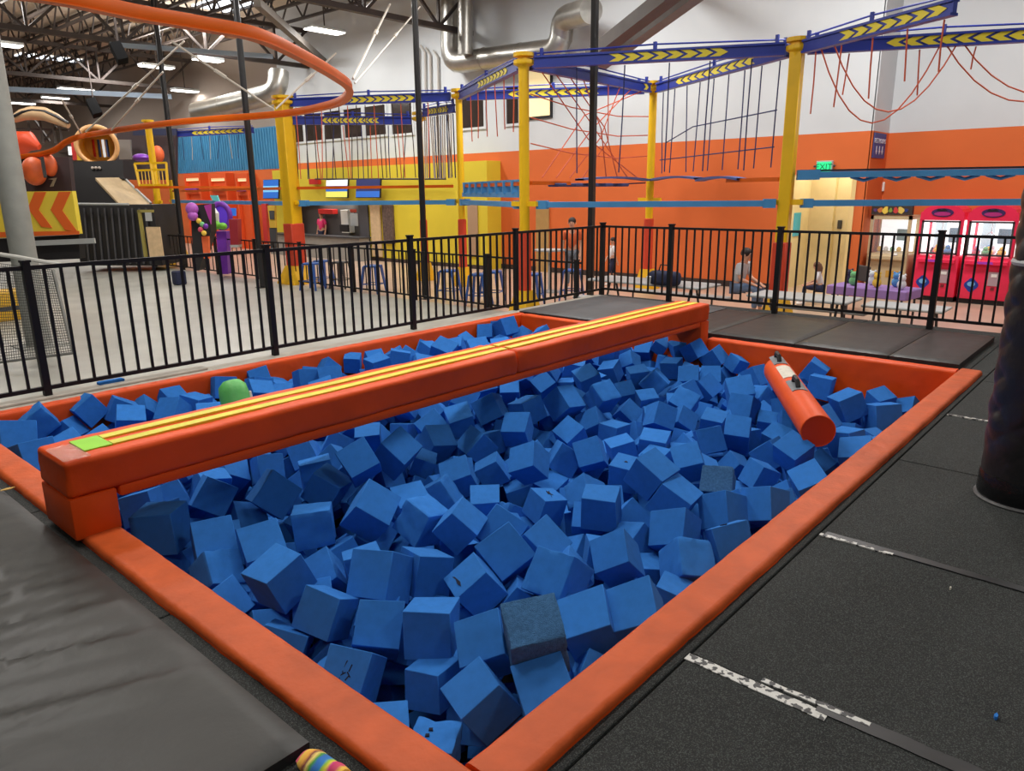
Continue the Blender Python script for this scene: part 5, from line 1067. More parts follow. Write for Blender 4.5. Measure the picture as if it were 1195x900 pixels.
def rest_sign():
    c = at_x(1023.5, 171.5, WX); c.x = WX-.015
    c = at_x(1024, 171, 17.5); c.y = 5.10-.012
    w, h = .62, .46
    # hangs on the return face next to the corner
    root = empty('restroom_sign', (17.45, 5.09, c.z), label='blue RESTROOMS sign with three down arrows on the orange wall corner', cat='sign')
    F = Matrix(((1, 0, 0), (0, 0, -1), (0, 1, 0))).to_4x4()   # facing -y
    m = MB(); m.box((-.40, -.016, -.24), (.40, 0, .26)); m.build('board', signblue, root)
    text_mesh('RESTROOMS', .135, signlight, 'lettering', root, Matrix.Translation((0, -.018, .10)) @ F)
    for k in (-1, 0, 1):
        m = MB(); x = k*.2; m.prism([(x-.02, -.022, .0), (x+.02, -.022, .0), (x+.02, -.022, -.09), (x+.055, -.022, -.09), (x, -.022, -.17), (x-.055, -.022, -.09), (x-.02, -.022, -.09)], (0, .006, 0)); m.build('arrow', signlight, root)
rest_sign()
c = at_x(1029, 218, 18.08); m = MB(); m.rbox((18.04, c.y-.06, c.z-.1), (18.1, c.y+.06, c.z+.1), .01, 1); o = m.build('alarm_box', white); recentre(o); tag(o, 'small white alarm box on the orange wall above the beige game cabinet', 'alarm')
A, B = at_y(925, 276, yD1+.01), at_y(935, 248, yD1+.01); m = MB(); m.box((A.x, yD1+.005, A.z), (B.x, yD1+.02, B.z)); o = m.build('wall_poster', postblue); recentre(o); tag(o, 'blue poster on the cream corridor wall', 'poster')
A, B = at_x(977, 267, 18.58), at_x(983, 257, 18.58); m = MB(); m.rbox((18.55, B.y, A.z), (18.6, A.y, B.z), .01, 1); o = m.build('wall_dispenser', darkg); recentre(o); tag(o, 'small dark dispenser on the cream corridor wall', 'dispenser')
# ---------------------------------------------------------------- people
def skin_mesh(name, verts, edges, radii, mt, parent, sub=2, root=0):
    me = bpy.data.meshes.new(name); me.from_pydata([tuple(v) for v in verts], edges, []); o = link(bpy.data.objects.new(name, me))
    o.modifiers.new('s', 'SKIN'); 
    for i, r in enumerate(radii): me.skin_vertices[0].data[i].radius = (r, r) if not isinstance(r, tuple) else r
    for i in range(len(verts)): me.skin_vertices[0].data[i].use_root = (i == root)
    sb = o.modifiers.new('d', 'SUBSURF'); sb.levels = sub; sb.render_levels = sub
    dg = bpy.context.evaluated_depsgraph_get(); ne = bpy.data.meshes.new_from_object(o.evaluated_get(dg)); bpy.data.objects.remove(o); bpy.data.meshes.remove(me)
    ne.materials.clear(); ne.materials.append(mt); ne.polygons.foreach_set('use_smooth', [True]*len(ne.polygons))
    o = link(bpy.data.objects.new(name, ne)); o.parent = parent; return o
STAND = dict(pelvis=(0, 0, .95), belly=(.01, 0, 1.10), chest=(0, 0, 1.30), neck=(0, 0, 1.46), head=(.015, 0, 1.60), sh=(0, .17, 1.40), el=(-.01, .22, 1.12), wr=(.07, .22, .88), hip=(0, .09, .90), kn=(.02, .10, .50), an=(-.02, .10, .09), toe=(.15, .11, .04))
SIT = dict(pelvis=(0, 0, .50), belly=(.03, 0, .64), chest=(.07, 0, .83), neck=(.12, 0, .98), head=(.16, 0, 1.11), sh=(.08, .165, .92), el=(.16, .21, .68), wr=(.36, .13, .60), hip=(.02, .09, .50), kn=(.43, .12, .52), an=(.42, .12, .09), toe=(.58, .12, .04))
def person(label, p, rz, pose, sc, shirt, pants, hair, shoes=None, over={}, long_hair=False, sleeves=True, skirt=False):
    J = {}
    for k, v in pose.items():
        if k in ('pelvis', 'belly', 'chest', 'neck', 'head'): J[k] = V(v)
        else: J[k+'L'] = V(v); J[k+'R'] = V((v[0], -v[1], v[2]))
    for k, v in over.items(): J[k] = V(v)
    root = empty('person', (p[0], p[1], p[2]), rz, label=label, cat='person'); root.scale = (sc,)*3
    names = ['pelvis', 'belly', 'chest', 'neck', 'head']
    v = [J[n] for n in names]; r = [.105, .10, .11, .05, .088]; e = [(0, 1), (1, 2), (2, 3), (3, 4)]
    hd = (J['head']-J['neck']).normalized()
    def add(q, rad, to): v.append(V(q)); r.append(rad); e.append((to, len(v)-1)); return len(v)-1
    add(J['head']+hd*.085, .07, 4)
    add(J['head']+V((.082, 0, -.015)), .018, 4)
    for s in 'LR':
        a = add(J['sh'+s], .055, 2); b = add(J['el'+s], .040, a); c = add(J['wr'+s], .027, b)
        d = (J['wr'+s]-J['el'+s]).normalized(); sd = V((-d.y, d.x, 0)); sd = sd.normalized() if sd.length > .1 else V((1, 0, 0))
        pm = add(J['wr'+s]+d*.055, .034, c)
        for k, (o1, ln) in enumerate(((-.028, .062), (-.010, .075), (.010, .072), (.028, .056))):
            f = add(J['wr'+s]+d*.10+sd*o1, .011, pm); add(J['wr'+s]+d*(.10+ln)+sd*o1*1.1+V((.012, 0, -.008)), .009, f)
        t = add(J['wr'+s]+d*.045-sd*.045, .012, c); add(J['wr'+s]+d*.085-sd*.06, .010, t)
        h = add(J['hip'+s], .085, 0); k = add(J['kn'+s], .058, h); n = add(J['an'+s], .038, k); add(J['toe'+s], .032, n)
    skin_mesh('body', v, e, r, skin, root)
    # shirt
    v = [J['pelvis']+V((0, 0, .02)), J['belly'], J['chest'], J['neck']-V((0, 0, .04))]; r = [.118, .116, .125, .065]; e = [(0, 1), (1, 2), (2, 3)]
    for s in 'LR':
        v.append(J['sh'+s]); r.append(.070); e.append((2, len(v)-1)); v.append(J['sh'+s].lerp(J['el'+s], .8 if sleeves else .45)); r.append(.058); e.append((len(v)-2, len(v)-1))
    skin_mesh('shirt', v, e, r, shirt, root)
    v = [J['pelvis']]; r = [.114]; e = []
    for s in 'LR':
        v += [J['hip'+s], J['kn'+s], J['an'+s].lerp(J['kn'+s], .12 if not skirt else .8)]; r += [.098, .070, .052 if not skirt else .075]; b = len(v); e += [(0, b-3), (b-3, b-2), (b-2, b-1)]
    skin_mesh('trousers', v, e, r, pants, root)
    for s in 'LR':
        m = MB(); a = J['an'+s]; t = J['toe'+s]; m.tube([a-V((.05, 0, .03)), a+V((0, 0, -.02)), a.lerp(t, .6)-V((0, 0, .015)), t+V((.03, 0, -.005))], [.03, .05, .045, .025], 10); m.build('shoe', shoes or white, root, smooth=True)
    hc = J['head']; m = MB(); m.ball(hc+V((-.018, 0, .045)), (.100, .094, .092), 16, 10)
    if long_hair: m.tube([hc+V((-.05, 0, .06)), hc+V((-.085, 0, -.05)), hc+V((-.08, 0, -.20)), hc+V((-.06, 0, -.30))], [.08, .095, .085, .03], 12)
    else: m.ball(hc+V((-.085, 0, .03)), (.045, .05, .05), 10, 7)
    m.build('hair', hair, root, smooth=True)
    for s in (-1, 1):
        m = MB(); m.ball(hc+V((.080, s*.032, .012)), (.010, .012, .008), 8, 6); m.build('eye', hair_d, root, smooth=True)
        m = MB(); m.ball(hc+V((-.002, s*.090, -.01)), (.018, .012, .028), 8, 6); m.build('ear', skin, root, smooth=True)
    m = MB(); m.ball(hc+V((.078, 0, -.048)), (.010, .026, .007), 8, 5); m.build('mouth', mat('lips', rgb(160, 90, 84), .5), root, smooth=True)
    return root
tee = mat('grey_tee', rgb(196, 200, 204), .85); jeans = mat('blue_jeans', rgb(96, 116, 146), .85); navy = mat('navy_cloth', rgb(36, 42, 70), .85)
tee_w = mat('white_tee', rgb(226, 226, 230), .85); pinkc = mat('pink_tee', rgb(236, 60, 120), .8); orangec = mat('orange_tee', rgb(216, 104, 60), .85); greyc = mat('grey_trousers', rgb(110, 118, 128), .85)
q = at_z(858, 366, GZ); person('seated woman in a light grey T-shirt and jeans with dark hair tied back facing right', (q.x, q.y, GZ), -1.6, SIT, 1.0, tee, jeans, hair_d)
q = at_z(714, 333, GZ); person('child with dark hair in a white T-shirt and dark shorts walking past the orange wall', (q.x, q.y, GZ), 2.5, STAND, .68, tee_w, navy, hair_d, skirt=True,
   over=dict(knL=(.14, .09, .52), anL=(.12, .09, .12), toeL=(.27, .09, .05), knR=(-.06, -.09, .50), anR=(-.26, -.09, .16), toeR=(-.16, -.09, .06), wrL=(-.1, .2, .9), wrR=(.16, -.2, .95), elR=(.03, -.23, 1.13)))
q = at_d(667, 330, 17.6); person('standing person with dark hair in an orange shirt and grey trousers behind the fence corner', (q.x, q.y, GZ), 3.6, STAND, .98, orangec, greyc, hair_d)
q = at_d(958, 330, 14.9); person('seated child with long light brown hair in a pale top behind the white table', (q.x, q.y, GZ), 1.9, SIT, .70, tee_w, navy, hair_b, long_hair=True, over=dict(wrL=(.30, .26, .62), elL=(.16, .22, .66)))
q = at_x(376, 268, YX+.28); person('person in a pink shirt behind the snack counter', (q.x, q.y, GZ), 3.3, STAND, .95, pinkc, navy, hair_d)
# ---------------------------------------------------------------- tables, stools
def table(p, rz, L, W, label, h=.72, top=lightg, bench=True, cat='table'):
    root = empty('picnic_table' if bench else 'table', (p[0], p[1], GZ), rz, label=label, cat=cat)
    m = MB(); m.rbox((-L/2, -W/2, h-.04), (L/2, W/2, h), .012, 1); m.build('tabletop', top, root)
    for s in (-1, 1):
        m = MB(); m.tube([(s*L*.36, -W*.42, 0), (s*L*.36, -W*.12, h-.04)], .02, 8); m.tube([(s*L*.36, W*.42, 0), (s*L*.36, W*.12, h-.04)], .02, 8); m.build('leg_frame', darkg, root, smooth=True)
    if bench:
        for s in (-1, 1):
            m = MB(); m.rbox((-L/2, s*(W/2+.32)-.13, .41), (L/2, s*(W/2+.32)+.13, .45), .01, 1); m.build('bench', top, root)
            m = MB()
            for t in (-1, 1): m.tube([(t*L*.36, s*(W/2+.32), 0), (t*L*.36, s*(W/2+.32), .41)], .018, 8)
            m.build('bench_leg', darkg, root, smooth=True)
q = at_z(752, 331, GZ+.7); table((q.x+.25, q.y, 0), 1.57, 2.3, .75, 'long pale table with benches before the orange wall holding the navy bag')
q = at_z(962, 350, GZ+.7); table((q.x+.1, q.y+.35, 0), 1.57, 1.5, .7, 'white table with benches in front of the seated child')
q = at_z(1040, 352, GZ+.62); table((q.x-.15, q.y-.25, 0), 1.57, 1.1, .6, 'small pale table before the beige game cabinet', h=.6, bench=False)
def bag(x, y, label):
    q = at_z(x, y, GZ+.76); root = empty('duffel_bag', (q.x+.1, q.y, GZ+.722), 1.4, label=label, cat='bag')
    m = MB(); m.rbox((-.28, -.14, .0), (.28, .14, .24), .08, 3); m.build('bag_body', navy, root, smooth=True)
    m = MB(); m.tube([(-.14, 0, .22), (-.1, 0, .34), (.1, 0, .34), (.14, 0, .22)], .012, 6); m.build('handle', black, root, smooth=True)
bag(772, 331, 'navy duffel bag on the long pale table')
def cup(x, y, label):
    q = at_z(x, y, GZ+.76); root = empty('paper_cup', (q.x, q.y, GZ+.722), label=label, cat='cup', group='paper cups on the long table')
    m = MB(); m.lathe((0, 0, 0), [(.03, 0), (.042, .13)], 14); m.build('cup_body', white, root, smooth=True)
    m = MB(); m.lathe((0, 0, .13), [(.045, 0), (.045, .012), (.03, .022)], 14); m.build('lid', white, root, smooth=True)
cup(757, 330, 'white paper cup on the long pale table left of the bag'); cup(788, 330, 'white paper cup on the long pale table right of the bag')
# party table heaped with purple cloth and plush
q = at_z(1003, 344, GZ+.66)
root = empty('party_table', (q.x+1.25, q.y+.15, GZ), 1.45, label='low table under a lilac cloth beside the beige game cabinet', cat='table')
m = MB(); m.rbox((-.65, -.32, .60), (.65, .32, .64), .01, 1); m.build('tabletop', lightg, root)
m = MB(); m.rbox((-.67, -.34, .50), (.67, .34, .655), .015, 1); m.build('table_cloth', mat('lilac_cloth', rgb(158, 126, 190), .8), root)
for sx in (-1, 1):
    for sy in (-1, 1): m = MB(); m.tube([(sx*.58, sy*.27, 0), (sx*.58, sy*.27, .6)], .02, 8); m.build('leg', darkg, root)
rnd = random.Random(4)
desc = ['pale plush toy', 'blue plush toy', 'yellow plush toy', 'rose plush toy', 'green plush toy', 'dark plush toy']
spots = ['at the front left of the lilac table', 'at the back left of the lilac table', 'in the middle of the lilac table', 'at the back right of the lilac table', 'at the front right of the lilac table', 'at the centre back of the lilac table']
for k in range(6):
    a = (-.5+.2*k, .14*(-1)**k); t = empty('plush_toy', root.location+V((math.cos(1.45)*a[0]-math.sin(1.45)*a[1], math.sin(1.45)*a[0]+math.cos(1.45)*a[1], .657)), 3.3, label=desc[k]+' '+spots[k], cat='plush toy', group='plush toys on the lilac table')
    t.scale = (.9,)*3; m = MB(); m.ball((0, 0, .09), (.085, .08, .09), 12, 8); m.build('toy_body', plush[k] if k != 3 else plush_w, t, smooth=True)
    m = MB(); m.ball((.02, 0, .21), .065, 12, 8); m.ball((.0, .045, .27), .022, 8, 6); m.ball((.0, -.045, .27), .022, 8, 6); m.build('toy_head', plush[k] if k != 3 else plush_w, t, smooth=True)
def chair_back(x, y, label):
    q = at_z(x, y, GZ); root = empty('cafe_chair', (q.x, q.y, GZ), 2.4, label=label, cat='chair')
    m = MB(); m.rbox((-.2, -.2, .42), (.2, .2, .45), .02, 1); m.build('seat', darkg, root)
    m = MB(); m.rbox((-.22, -.2, .55), (-.19, .2, .85), .02, 1); m.build('backrest', darkg, root)
    for sx in (-1, 1):
        for sy in (-1, 1): m = MB(); m.tube([(sx*.18, sy*.18, 0), (sx*.18, sy*.18, .42 if sx > 0 else .8)], .014, 7); m.build('leg', darkg, root)
chair_back(992, 362, 'dark cafe chair between the white table and the lilac covered table')
def stool(x, y, label, mt=stoolb, h=.66, D=None, cat='stool'):
    q = at_z(x, y, GZ) if D is None else at_d(x, y, D); root = empty('metal_stool', (q.x, q.y, GZ), .4, label=label, cat=cat, group='blue metal stools')
    m = MB(); m.rbox((-.17, -.17, h-.05), (.17, .17, h), .03, 2); m.build('seat', mt, root, smooth=True)
    for sx in (-1, 1):
        for sy in (-1, 1):
            m = MB(); m.prism([(sx*.14-.05, sy*.15, h-.03), (sx*.14+.05, sy*.15, h-.03), (sx*.22+.024, sy*.22, 0), (sx*.22-.024, sy*.22, 0)], (0, .03, 0)); m.build('leg', mt, root)
    m = MB()
    for a, b in (((-1, -1), (1, -1)), ((1, -1), (1, 1)), ((1, 1), (-1, 1)), ((-1, 1), (-1, -1))): m.bar((a[0]*.195, a[1]*.195, .22), (b[0]*.195, b[1]*.195, .22), .018)
    m.build('foot_ring', mt, root)
stool(366, 338, 'blue metal stool left of the snack counter, first from the square yellow pole')
stool(378, 334, 'blue metal stool left of the snack counter, second from the square yellow pole')
stool(400, 336, 'dark frame metal stool by the snack counter', darkg)
stool(437, 342, 'blue metal stool by itself in front of the tan panel')
stool(525, 350, 'blue metal stool left of the pair at the yellow wall')
stool(560, 356, 'blue metal stool, the left one of the pair at the yellow wall')
stool(575, 352, 'blue metal stool, the right one of the pair at the yellow wall')
stool(621, 356, 'blue metal stool between the thick yellow pole and the fence corner')
stool(668, 350, 'blue metal stool beside the standing person behind the fence')
q = at_d(641, 330, 17.4); root = empty('bar_table', (q.x, q.y, GZ), label='round white bar table behind the fence corner', cat='table')
m = MB(); m.lathe((0, 0, 0), [(.28, 0), (.28, .02), (.03, .05), (.03, .95)], 20); m.build('pedestal', lightg, root, smooth=True)
m = MB(); m.lathe((0, 0, .95), [(.36, 0), (.36, .03)], 24); m.build('tabletop', lightg, root)
# ---------------------------------------------------------------- snack counter and screens
m = MB(); m.box((YX-.55, a0-.2, GZ), (YX-.12, 26.8, zs0-.02)); m.box((YX-.62, a0-.25, zs0-.02), (YX-.08, 26.85, zs0+.03), 1); o = m.build('snack_counter', [mat('counter_grey', rgb(150, 148, 142), .6, var=.06), darkg]); recentre(o); tag(o, 'long grey snack counter below the opening in the yellow wall', 'counter')
def boxpx(name, x0, y0, x1, y1, X, dx, mt, label, cat, r=.01):
    A = at_x(x0, y0, X); B = at_x(x1, y1, X); m = MB(); m.rbox((X, B.y, B.z), (X+dx, A.y, A.z), r, 1); o = m.build(name, mt); recentre(o); return tag(o, label, cat)
boxpx('menu_shelf', 371, 244, 388, 250, YX+.15, .25, red, 'red shelf inside the snack opening', 'shelf')
boxpx('drink_fridge', 397, 245, 407, 272, YX+.15, .28, white, 'white framed fridge inside the snack opening', 'fridge')
boxpx('wall_notice', 408, 249, 418, 264, YX-.03, .02, lightg, 'pale notice board on the yellow pillar of the snack area', 'notice')
boxpx('notice_header', 408, 244, 416, 248, YX-.03, .02, mat('brick_red', rgb(170, 60, 40), .6), 'small brick red plate above the pale notice board', 'plate')
boxpx('order_monitor', 396, 262, 406, 271, YX-.35, .08, black, 'black order monitor on the snack counter', 'monitor')
boxpx('charcoal_board', 418, 239, 431, 285, YX-.08, .06, mat('charcoal_panel', rgb(76, 74, 78), .6), 'charcoal upright panel beside the snack opening', 'panel')
boxpx('plywood_board', 431, 239, 445, 300, YX-.12, .08, wood, 'light plywood upright panel beside the snack opening', 'panel')
boxpx('coat_rack', 445, 239, 459, 285, YX-.12, .1, mat('brown_rack', rgb(92, 74, 66), .8, var=.4, vscale=14), 'dark brown rack hung with coats beside the plywood panel', 'rack')
boxpx('grey_door', 545, 238, 558, 300, YX-.04, .03, mat('taupe_door', rgb(172, 142, 112), .6), 'taupe door leaf set in the yellow wall', 'door')
boxpx('wood_door', 625, 238, 640, 330, WX-.05, .05, mat('tan_door', rgb(176, 140, 84), .6, var=.06), 'tan wooden door leaf in the orange wall right of the thick yellow pole', 'door')
def tv(x0, y0, x1, y1, X, face, label):
    A = at_x(x0, y1, X); B = at_x(x1, y0, X); c = (A+B)/2; w = abs(A.y-B.y); h = abs(A.z-B.z)
    root = empty('wall_screen', (X, c.y, c.z), label=label, cat='screen'); root.rotation_euler = (0, .12, 0)
    m = MB(); m.rbox((0, -w/2, -h/2), (.07, w/2, h/2), .01, 1); m.build('bezel', black, root)
    if isinstance(face, list):
        n = len(face)
        for k, f in enumerate(face): m = MB(); m.box((-.006, -w/2+.02, -h/2+.02+(h-.04)*k/n), (0, w/2-.02, -h/2+.02+(h-.04)*(k+1)/n)); m.build('display', f, root)
    m = MB(); m.bar((.07, 0, 0), (.4, 0, .1), .06); m.build('bracket', steel, root)
tv(308, 209, 324, 232, YX-.35, [screenb, mat('screen_sky', rgb(120, 190, 230), .3, emit=rgb(110, 180, 230), estr=.6), screenb], 'bright blue screen high left of the double yellow pole')
tv(381, 209, 405, 231, YX-.35, [mat('screen_yellow', rgb(220, 220, 100), .3, emit=rgb(220, 220, 110), estr=.6), screenb, screenw], 'white and yellow menu screen above the snack opening')
tv(416, 208, 443, 231, YX-.35, [screenb, screend, screend], 'dark blue menu screen above the snack opening')
boxpx('red_speaker', 360, 209, 371, 215, YX-.2, .15, red, 'small red box on the dark pipe above the snack opening', 'box')
m = MB(); m.tube([at_x(368, 209, YX-.25), at_x(520, 209, YX-.25)], .03, 6); o = m.build('wall_pipe', steel); recentre(o); tag(o, 'dark horizontal pipe along the top of the yellow wall', 'pipe')
# ---------------------------------------------------------------- attractions at the far left
HF = V((CAM_F.x, CAM_F.y, 0)).normalized()
def slab(poly, D, th, mb=None, mi=0):
    m = mb or MB(); m.prism([at_d(x, y, D) for x, y in poly], HF*th, mi); return m
def s7(pts, oy=200): return [(x/7.47, y/7.47+oy) for x, y in pts]
root = empty('chevron_wall', at_d(46, 279, 21), label='yellow padded wall with orange chevrons behind the grey column', cat='padded wall')
def ut(m, nm, mt, **k): return shift(m.build(nm, mt, **k), root)
ut(slab([(-6, 224), (84, 223), (92, 273), (-2, 278)], 21, .2), 'panel', mat('chevron_panel_yellow', rgb(226, 202, 66), .5))
mo = mat('chevron_orange', rgb(220, 98, 34), .5); m = MB()
slab(s7([(300, 180), (400, 180), (335, 335), (455, 495), (360, 485), (242, 322)]), 20.97, .02, m); slab(s7([(510, 180), (615, 178), (540, 340), (670, 522), (565, 512), (440, 335)]), 20.97, .02, m); slab(s7([(60, 300), (30, 330), (60, 345)]), 20.97, .02, m); slab(s7([(-20, 530), (690, 520), (690, 550), (-20, 575)]), 20.96, .02, m); ut(m, 'chevron_pattern', mo)
ut(slab([(-6, 279), (92, 274), (93, 302), (-2, 306)], 21.1, .3), 'dark_base', playk)
m = MB(); m.bar(at_d(40, 284, 20.9), at_d(111, 281, 20.9), .06, .14); ut(m, 'base_rail', lightg)
root = empty('dodge_arena', at_d(50, 224, 21.6), label='dark brown play structure panel with a big orange dome above the chevron wall', cat='play structure')
ut(slab([(16, 184), (80, 183), (84, 223), (20, 224)], 21.8, .2), 'panel', playk2)
m = MB(); m.ball(at_d(40, 200, 21.5), (.32, .32, .40), 18, 12); ut(m, 'orange_dome', oranged, smooth=True)
m = MB(); m.ball(at_d(58, 193, 21.7), (.2, .2, .32), 14, 10); ut(m, 'orange_dome', oranged, smooth=True)
m = MB(); m.bar(at_d(49, 184, 21.3), at_d(53, 207, 21.3), .09); ut(m, 'black_strap', black)
m = MB(); slab([(56, 209), (66, 207.5), (65, 210), (62, 217.5), (58, 218), (62, 210)], 21.75, .02, m); ut(m, 'pale_numeral', mat('pale_numeral', rgb(150, 140, 120), .6))
root = empty('climbing_block', at_d(135, 310, 23), label='black climbing block with a tan sliding ramp on top at the far left', cat='play structure')
ut(slab([(84, 239), (178, 239), (190, 310), (94, 310)], 23, 1.6), 'block_body', playk)
ut(slab([(84, 189), (143, 187), (145, 209), (86, 209)], 24.4, .8), 'upper_block', playk)
ut(slab([(86, 208), (112, 208), (141, 239), (88, 239)], 23.2, 1.2), 'ramp_side', playk)
m = MB(); P = [at_d(111, 207.5, 23.15), at_d(143, 207, 24.6), at_d(175, 238, 24.0), at_d(140, 238.5, 23.15)]; m.prism(P, (0, 0, -.08)); ut(m, 'ramp', tanramp)
m = MB(); m.bar(at_d(143, 206.5, 24.6), at_d(176, 237.5, 24.0), .06, .08); ut(m, 'ramp_edge', lightg)
m = MB(); m.tube([at_d(90, 238, 22.8), at_d(150, 238.5, 22.8)], .04, 6); ut(m, 'hand_rail', lightg)
m = MB()
for k in range(10): x = 100+8*k; m.bar(at_d(x-2, 243, 22.97), at_d(x+4, 308, 22.97), .05)
ut(m, 'panel_ribs', mat('rib_grey', rgb(58, 58, 62), .5))
m = MB()
for k in range(3): m.ball(at_d(108+4*k, 196, 24.35), .05, 8, 6)
ut(m, 'white_lights', mat('pale_dots', rgb(190, 180, 170), .5))
root = empty('entry_frame', at_d(175, 300, 22.4), label='olive framed gate with a tan panel beside the black climbing block', cat='gate')
m = MB(); slab([(160, 245), (163, 245), (171, 300), (168, 300)], 22.6, .1, m); slab([(160, 245), (178, 245), (178, 248), (160, 248)], 22.6, .1, m); ut(m, 'frame', mat('olive_frame', rgb(150, 140, 70), .6))
ut(slab([(169, 248), (176, 248), (177, 258), (170, 258)], 22.6, .04), 'notice', lightg)
ut(slab([(170, 265), (186, 265), (191, 301), (175, 301)], 22.55, .06), 'tan_panel', wood)
root = empty('tunnel_slide', at_d(113, 170, 25), label='amber tunnel slide mouth with blue and white light inside at the far left', cat='slide')
c = at_d(113, 170, 24.6); ax = ((at_d(113, 170, 2)-EYE).normalized()+V((HF.y, -HF.x, 0))*.10).normalized(); R = .60
m = MB(); m.tube([c, c+ax*.3, c+ax*1.6], [R*1.02, R*.97, R*.9], 28, caps=False); m.tube([c+ax*.02, c+ax*1.6], [R*.9, R*.82], 28, caps=False); ut(m, 'tunnel_wall', yellowd, smooth=True)
m = MB(); a1_ = ax.cross(V((0, 0, 1))).normalized(); b1_ = a1_.cross(ax); m.tube([c+(a1_*math.cos(t)+b1_*math.sin(t))*R for t in [2*math.pi*k/32 for k in range(33)]], .075, 10); ut(m, 'tunnel_rim', mat('peach_rim', rgb(236, 180, 120), .4), smooth=True)
m = MB(); m.prism([c+ax*1.5+(a1_*math.cos(t)+b1_*math.sin(t))*R*.85 for t in [2*math.pi*k/20 for k in range(20)]], ax*.05); ut(m, 'tunnel_end', yellowd)
for k, (dx, mt) in enumerate(((-.22, red), (-.06, stoolb), (.08, screenw), (.2, stoolb))): m = MB(); p = c+ax*1.3+a1_*dx; m.bar(p-V((0, 0, .38)), p+V((0, 0, .2)), .10, .05); ut(m, 'light_strip', mt)
root = empty('play_tower', at_d(84, 188, 25), label='red and yellow padded tower legs beside the amber tunnel slide', cat='play structure')
ut(slab([(82, 160), (87, 159), (90, 186), (85, 187)], 25.2, .2), 'red_leg', red); ut(slab([(88, 160), (94, 160), (96, 187), (90, 187)], 25.2, .2), 'yellow_leg', postyel); ut(slab([(79, 171), (83, 171), (84, 181), (80, 181)], 25.3, .1), 'white_panel', screenw)
root = empty('inflatable_arch', at_d(50, 150, 27), label='beige inflatable arch with orange bumper behind the curve of the orange rail', cat='inflatable')
arc = [(16, 139), (26, 134), (38, 132), (52, 133), (66, 139), (80, 147)]
m = MB(); m.tube([at_d(x, y, 27) for x, y in arc], [.14, .2, .24, .24, .2, .1], 12); ut(m, 'arch_tube', mat('beige_inflatable', rgb(206, 172, 132), .6), smooth=True)
m = MB(); m.tube([at_d(x, y-3.2, 26.8) for x, y in arc], .05, 6); ut(m, 'black_edge', black)
m = MB(); m.tube([at_d(x, y, 27.2) for x, y in ((14, 176), (24, 166), (34, 165), (46, 172))], [.35, .42, .36, .1], 12); ut(m, 'orange_bumper', mat('red_orange_bumper', rgb(226, 76, 34), .5), smooth=True)
m = MB()
for x in (32, 46, 60, 68): m.bar(at_d(x, 138, 27.5), at_d(x+5, 168, 27.5), .08)
m.bar(at_d(14, 150, 27.5), at_d(80, 152, 27.5), .06); m.bar(at_d(40, 140, 27.6), at_d(58, 165, 27.6), .07); m.bar(at_d(66, 148, 27.6), at_d(50, 166, 27.6), .07); ut(m, 'frame_bars', steel)
root = empty('yellow_cage', at_d(176, 218, 23), label='small yellow barred balcony cage between the two slim yellow poles', cat='cage')
m = MB()
for a, b in (((157, 191), (194, 190)), ((159, 199), (194, 198)), ((163, 216), (196, 216)), ((157, 191), (163, 217)), ((176, 190), (180, 217)), ((194, 190), (196, 217))): m.bar(at_d(*a, 23), at_d(*b, 23), .06)
ut(m, 'cage_frame', yel)
for k in range(9): m = MB(); m.bar(at_d(161+4*k, 199, 23), at_d(163+4*k, 216, 23), .022); ut(m, 'cage_bar', yel)
ut(slab([(157, 217), (300, 217.5), (300, 220), (157, 220)], 23.2, .1), 'orange_ledge', railo)
root = empty('lookout_deck', at_d(170, 180, 26), label='dim indoor play deck behind the slim yellow poles', cat='play structure')
ut(slab([(136, 150), (205, 150), (205, 210), (136, 210)], 27.5, .2), 'back_panel', playk2); ut(slab([(137, 163), (152, 163), (153, 186), (139, 186)], 26.9, .1), 'grey_panel', mat('dim_grey_panel', rgb(120, 116, 112), .7)); ut(slab([(155, 150), (205, 150), (205, 158), (155, 158)], 26.8, .1), 'navy_fascia', navy)
m = MB(); m.ball(at_d(184, 180, 26.5), (.22, .22, .3), 12, 8); ut(m, 'orange_bag', oranged, smooth=True)
m = MB(); m.ball(at_d(149, 200, 26.5), (.24, .24, .26), 12, 8); ut(m, 'brown_ball', mat('brown_ball', rgb(150, 96, 60), .6), smooth=True)
m = MB(); m.ball(at_d(165, 184, 26.4), (.3, .3, .14), 12, 8); ut(m, 'purple_cushion', purple, smooth=True)
for k, (x0, x1) in enumerate(((214, 239), (243, 269), (274, 294))):
    A = at_x(x0, 207, 16.6); B = at_x(x1, 262, 16.6)
    root = empty('orange_booth', (16.6, (A.y+B.y)/2, GZ), label=['orange game booth with a lit top strip, furthest left of three', 'orange game booth with a lit top strip, middle of three', 'orange game booth with a lit top strip beside the dark pole'][k], cat='booth')
    z1 = A.z+.15
    m = MB(); t = .12; m.box((16.6, B.y, GZ), (17, B.y+t, z1)); m.box((16.6, A.y-t, GZ), (17, A.y, z1)); m.box((16.605, B.y+t, z1-.2), (16.74, A.y-t, z1)); m.box((16.74, B.y+t, GZ), (17, A.y-t, z1)); m.box((16.62, B.y+t, z1-.9), (16.74, A.y-t, z1-.55)); shift(m.build('booth_frame', mat('booth_orange', rgb(224, 88, 34), .55)), root)
    m = MB(); m.box((16.66, B.y+t, z1-.32), (16.72, A.y-t, z1-.2)); shift(m.build('light_strip', glowc), root)
    m = MB(); m.rbox((16.5, B.y+t+.1, z1-.72), (16.62, A.y-t-.1, z1-.66), .01, 1); shift(m.build('ledge', purple), root)
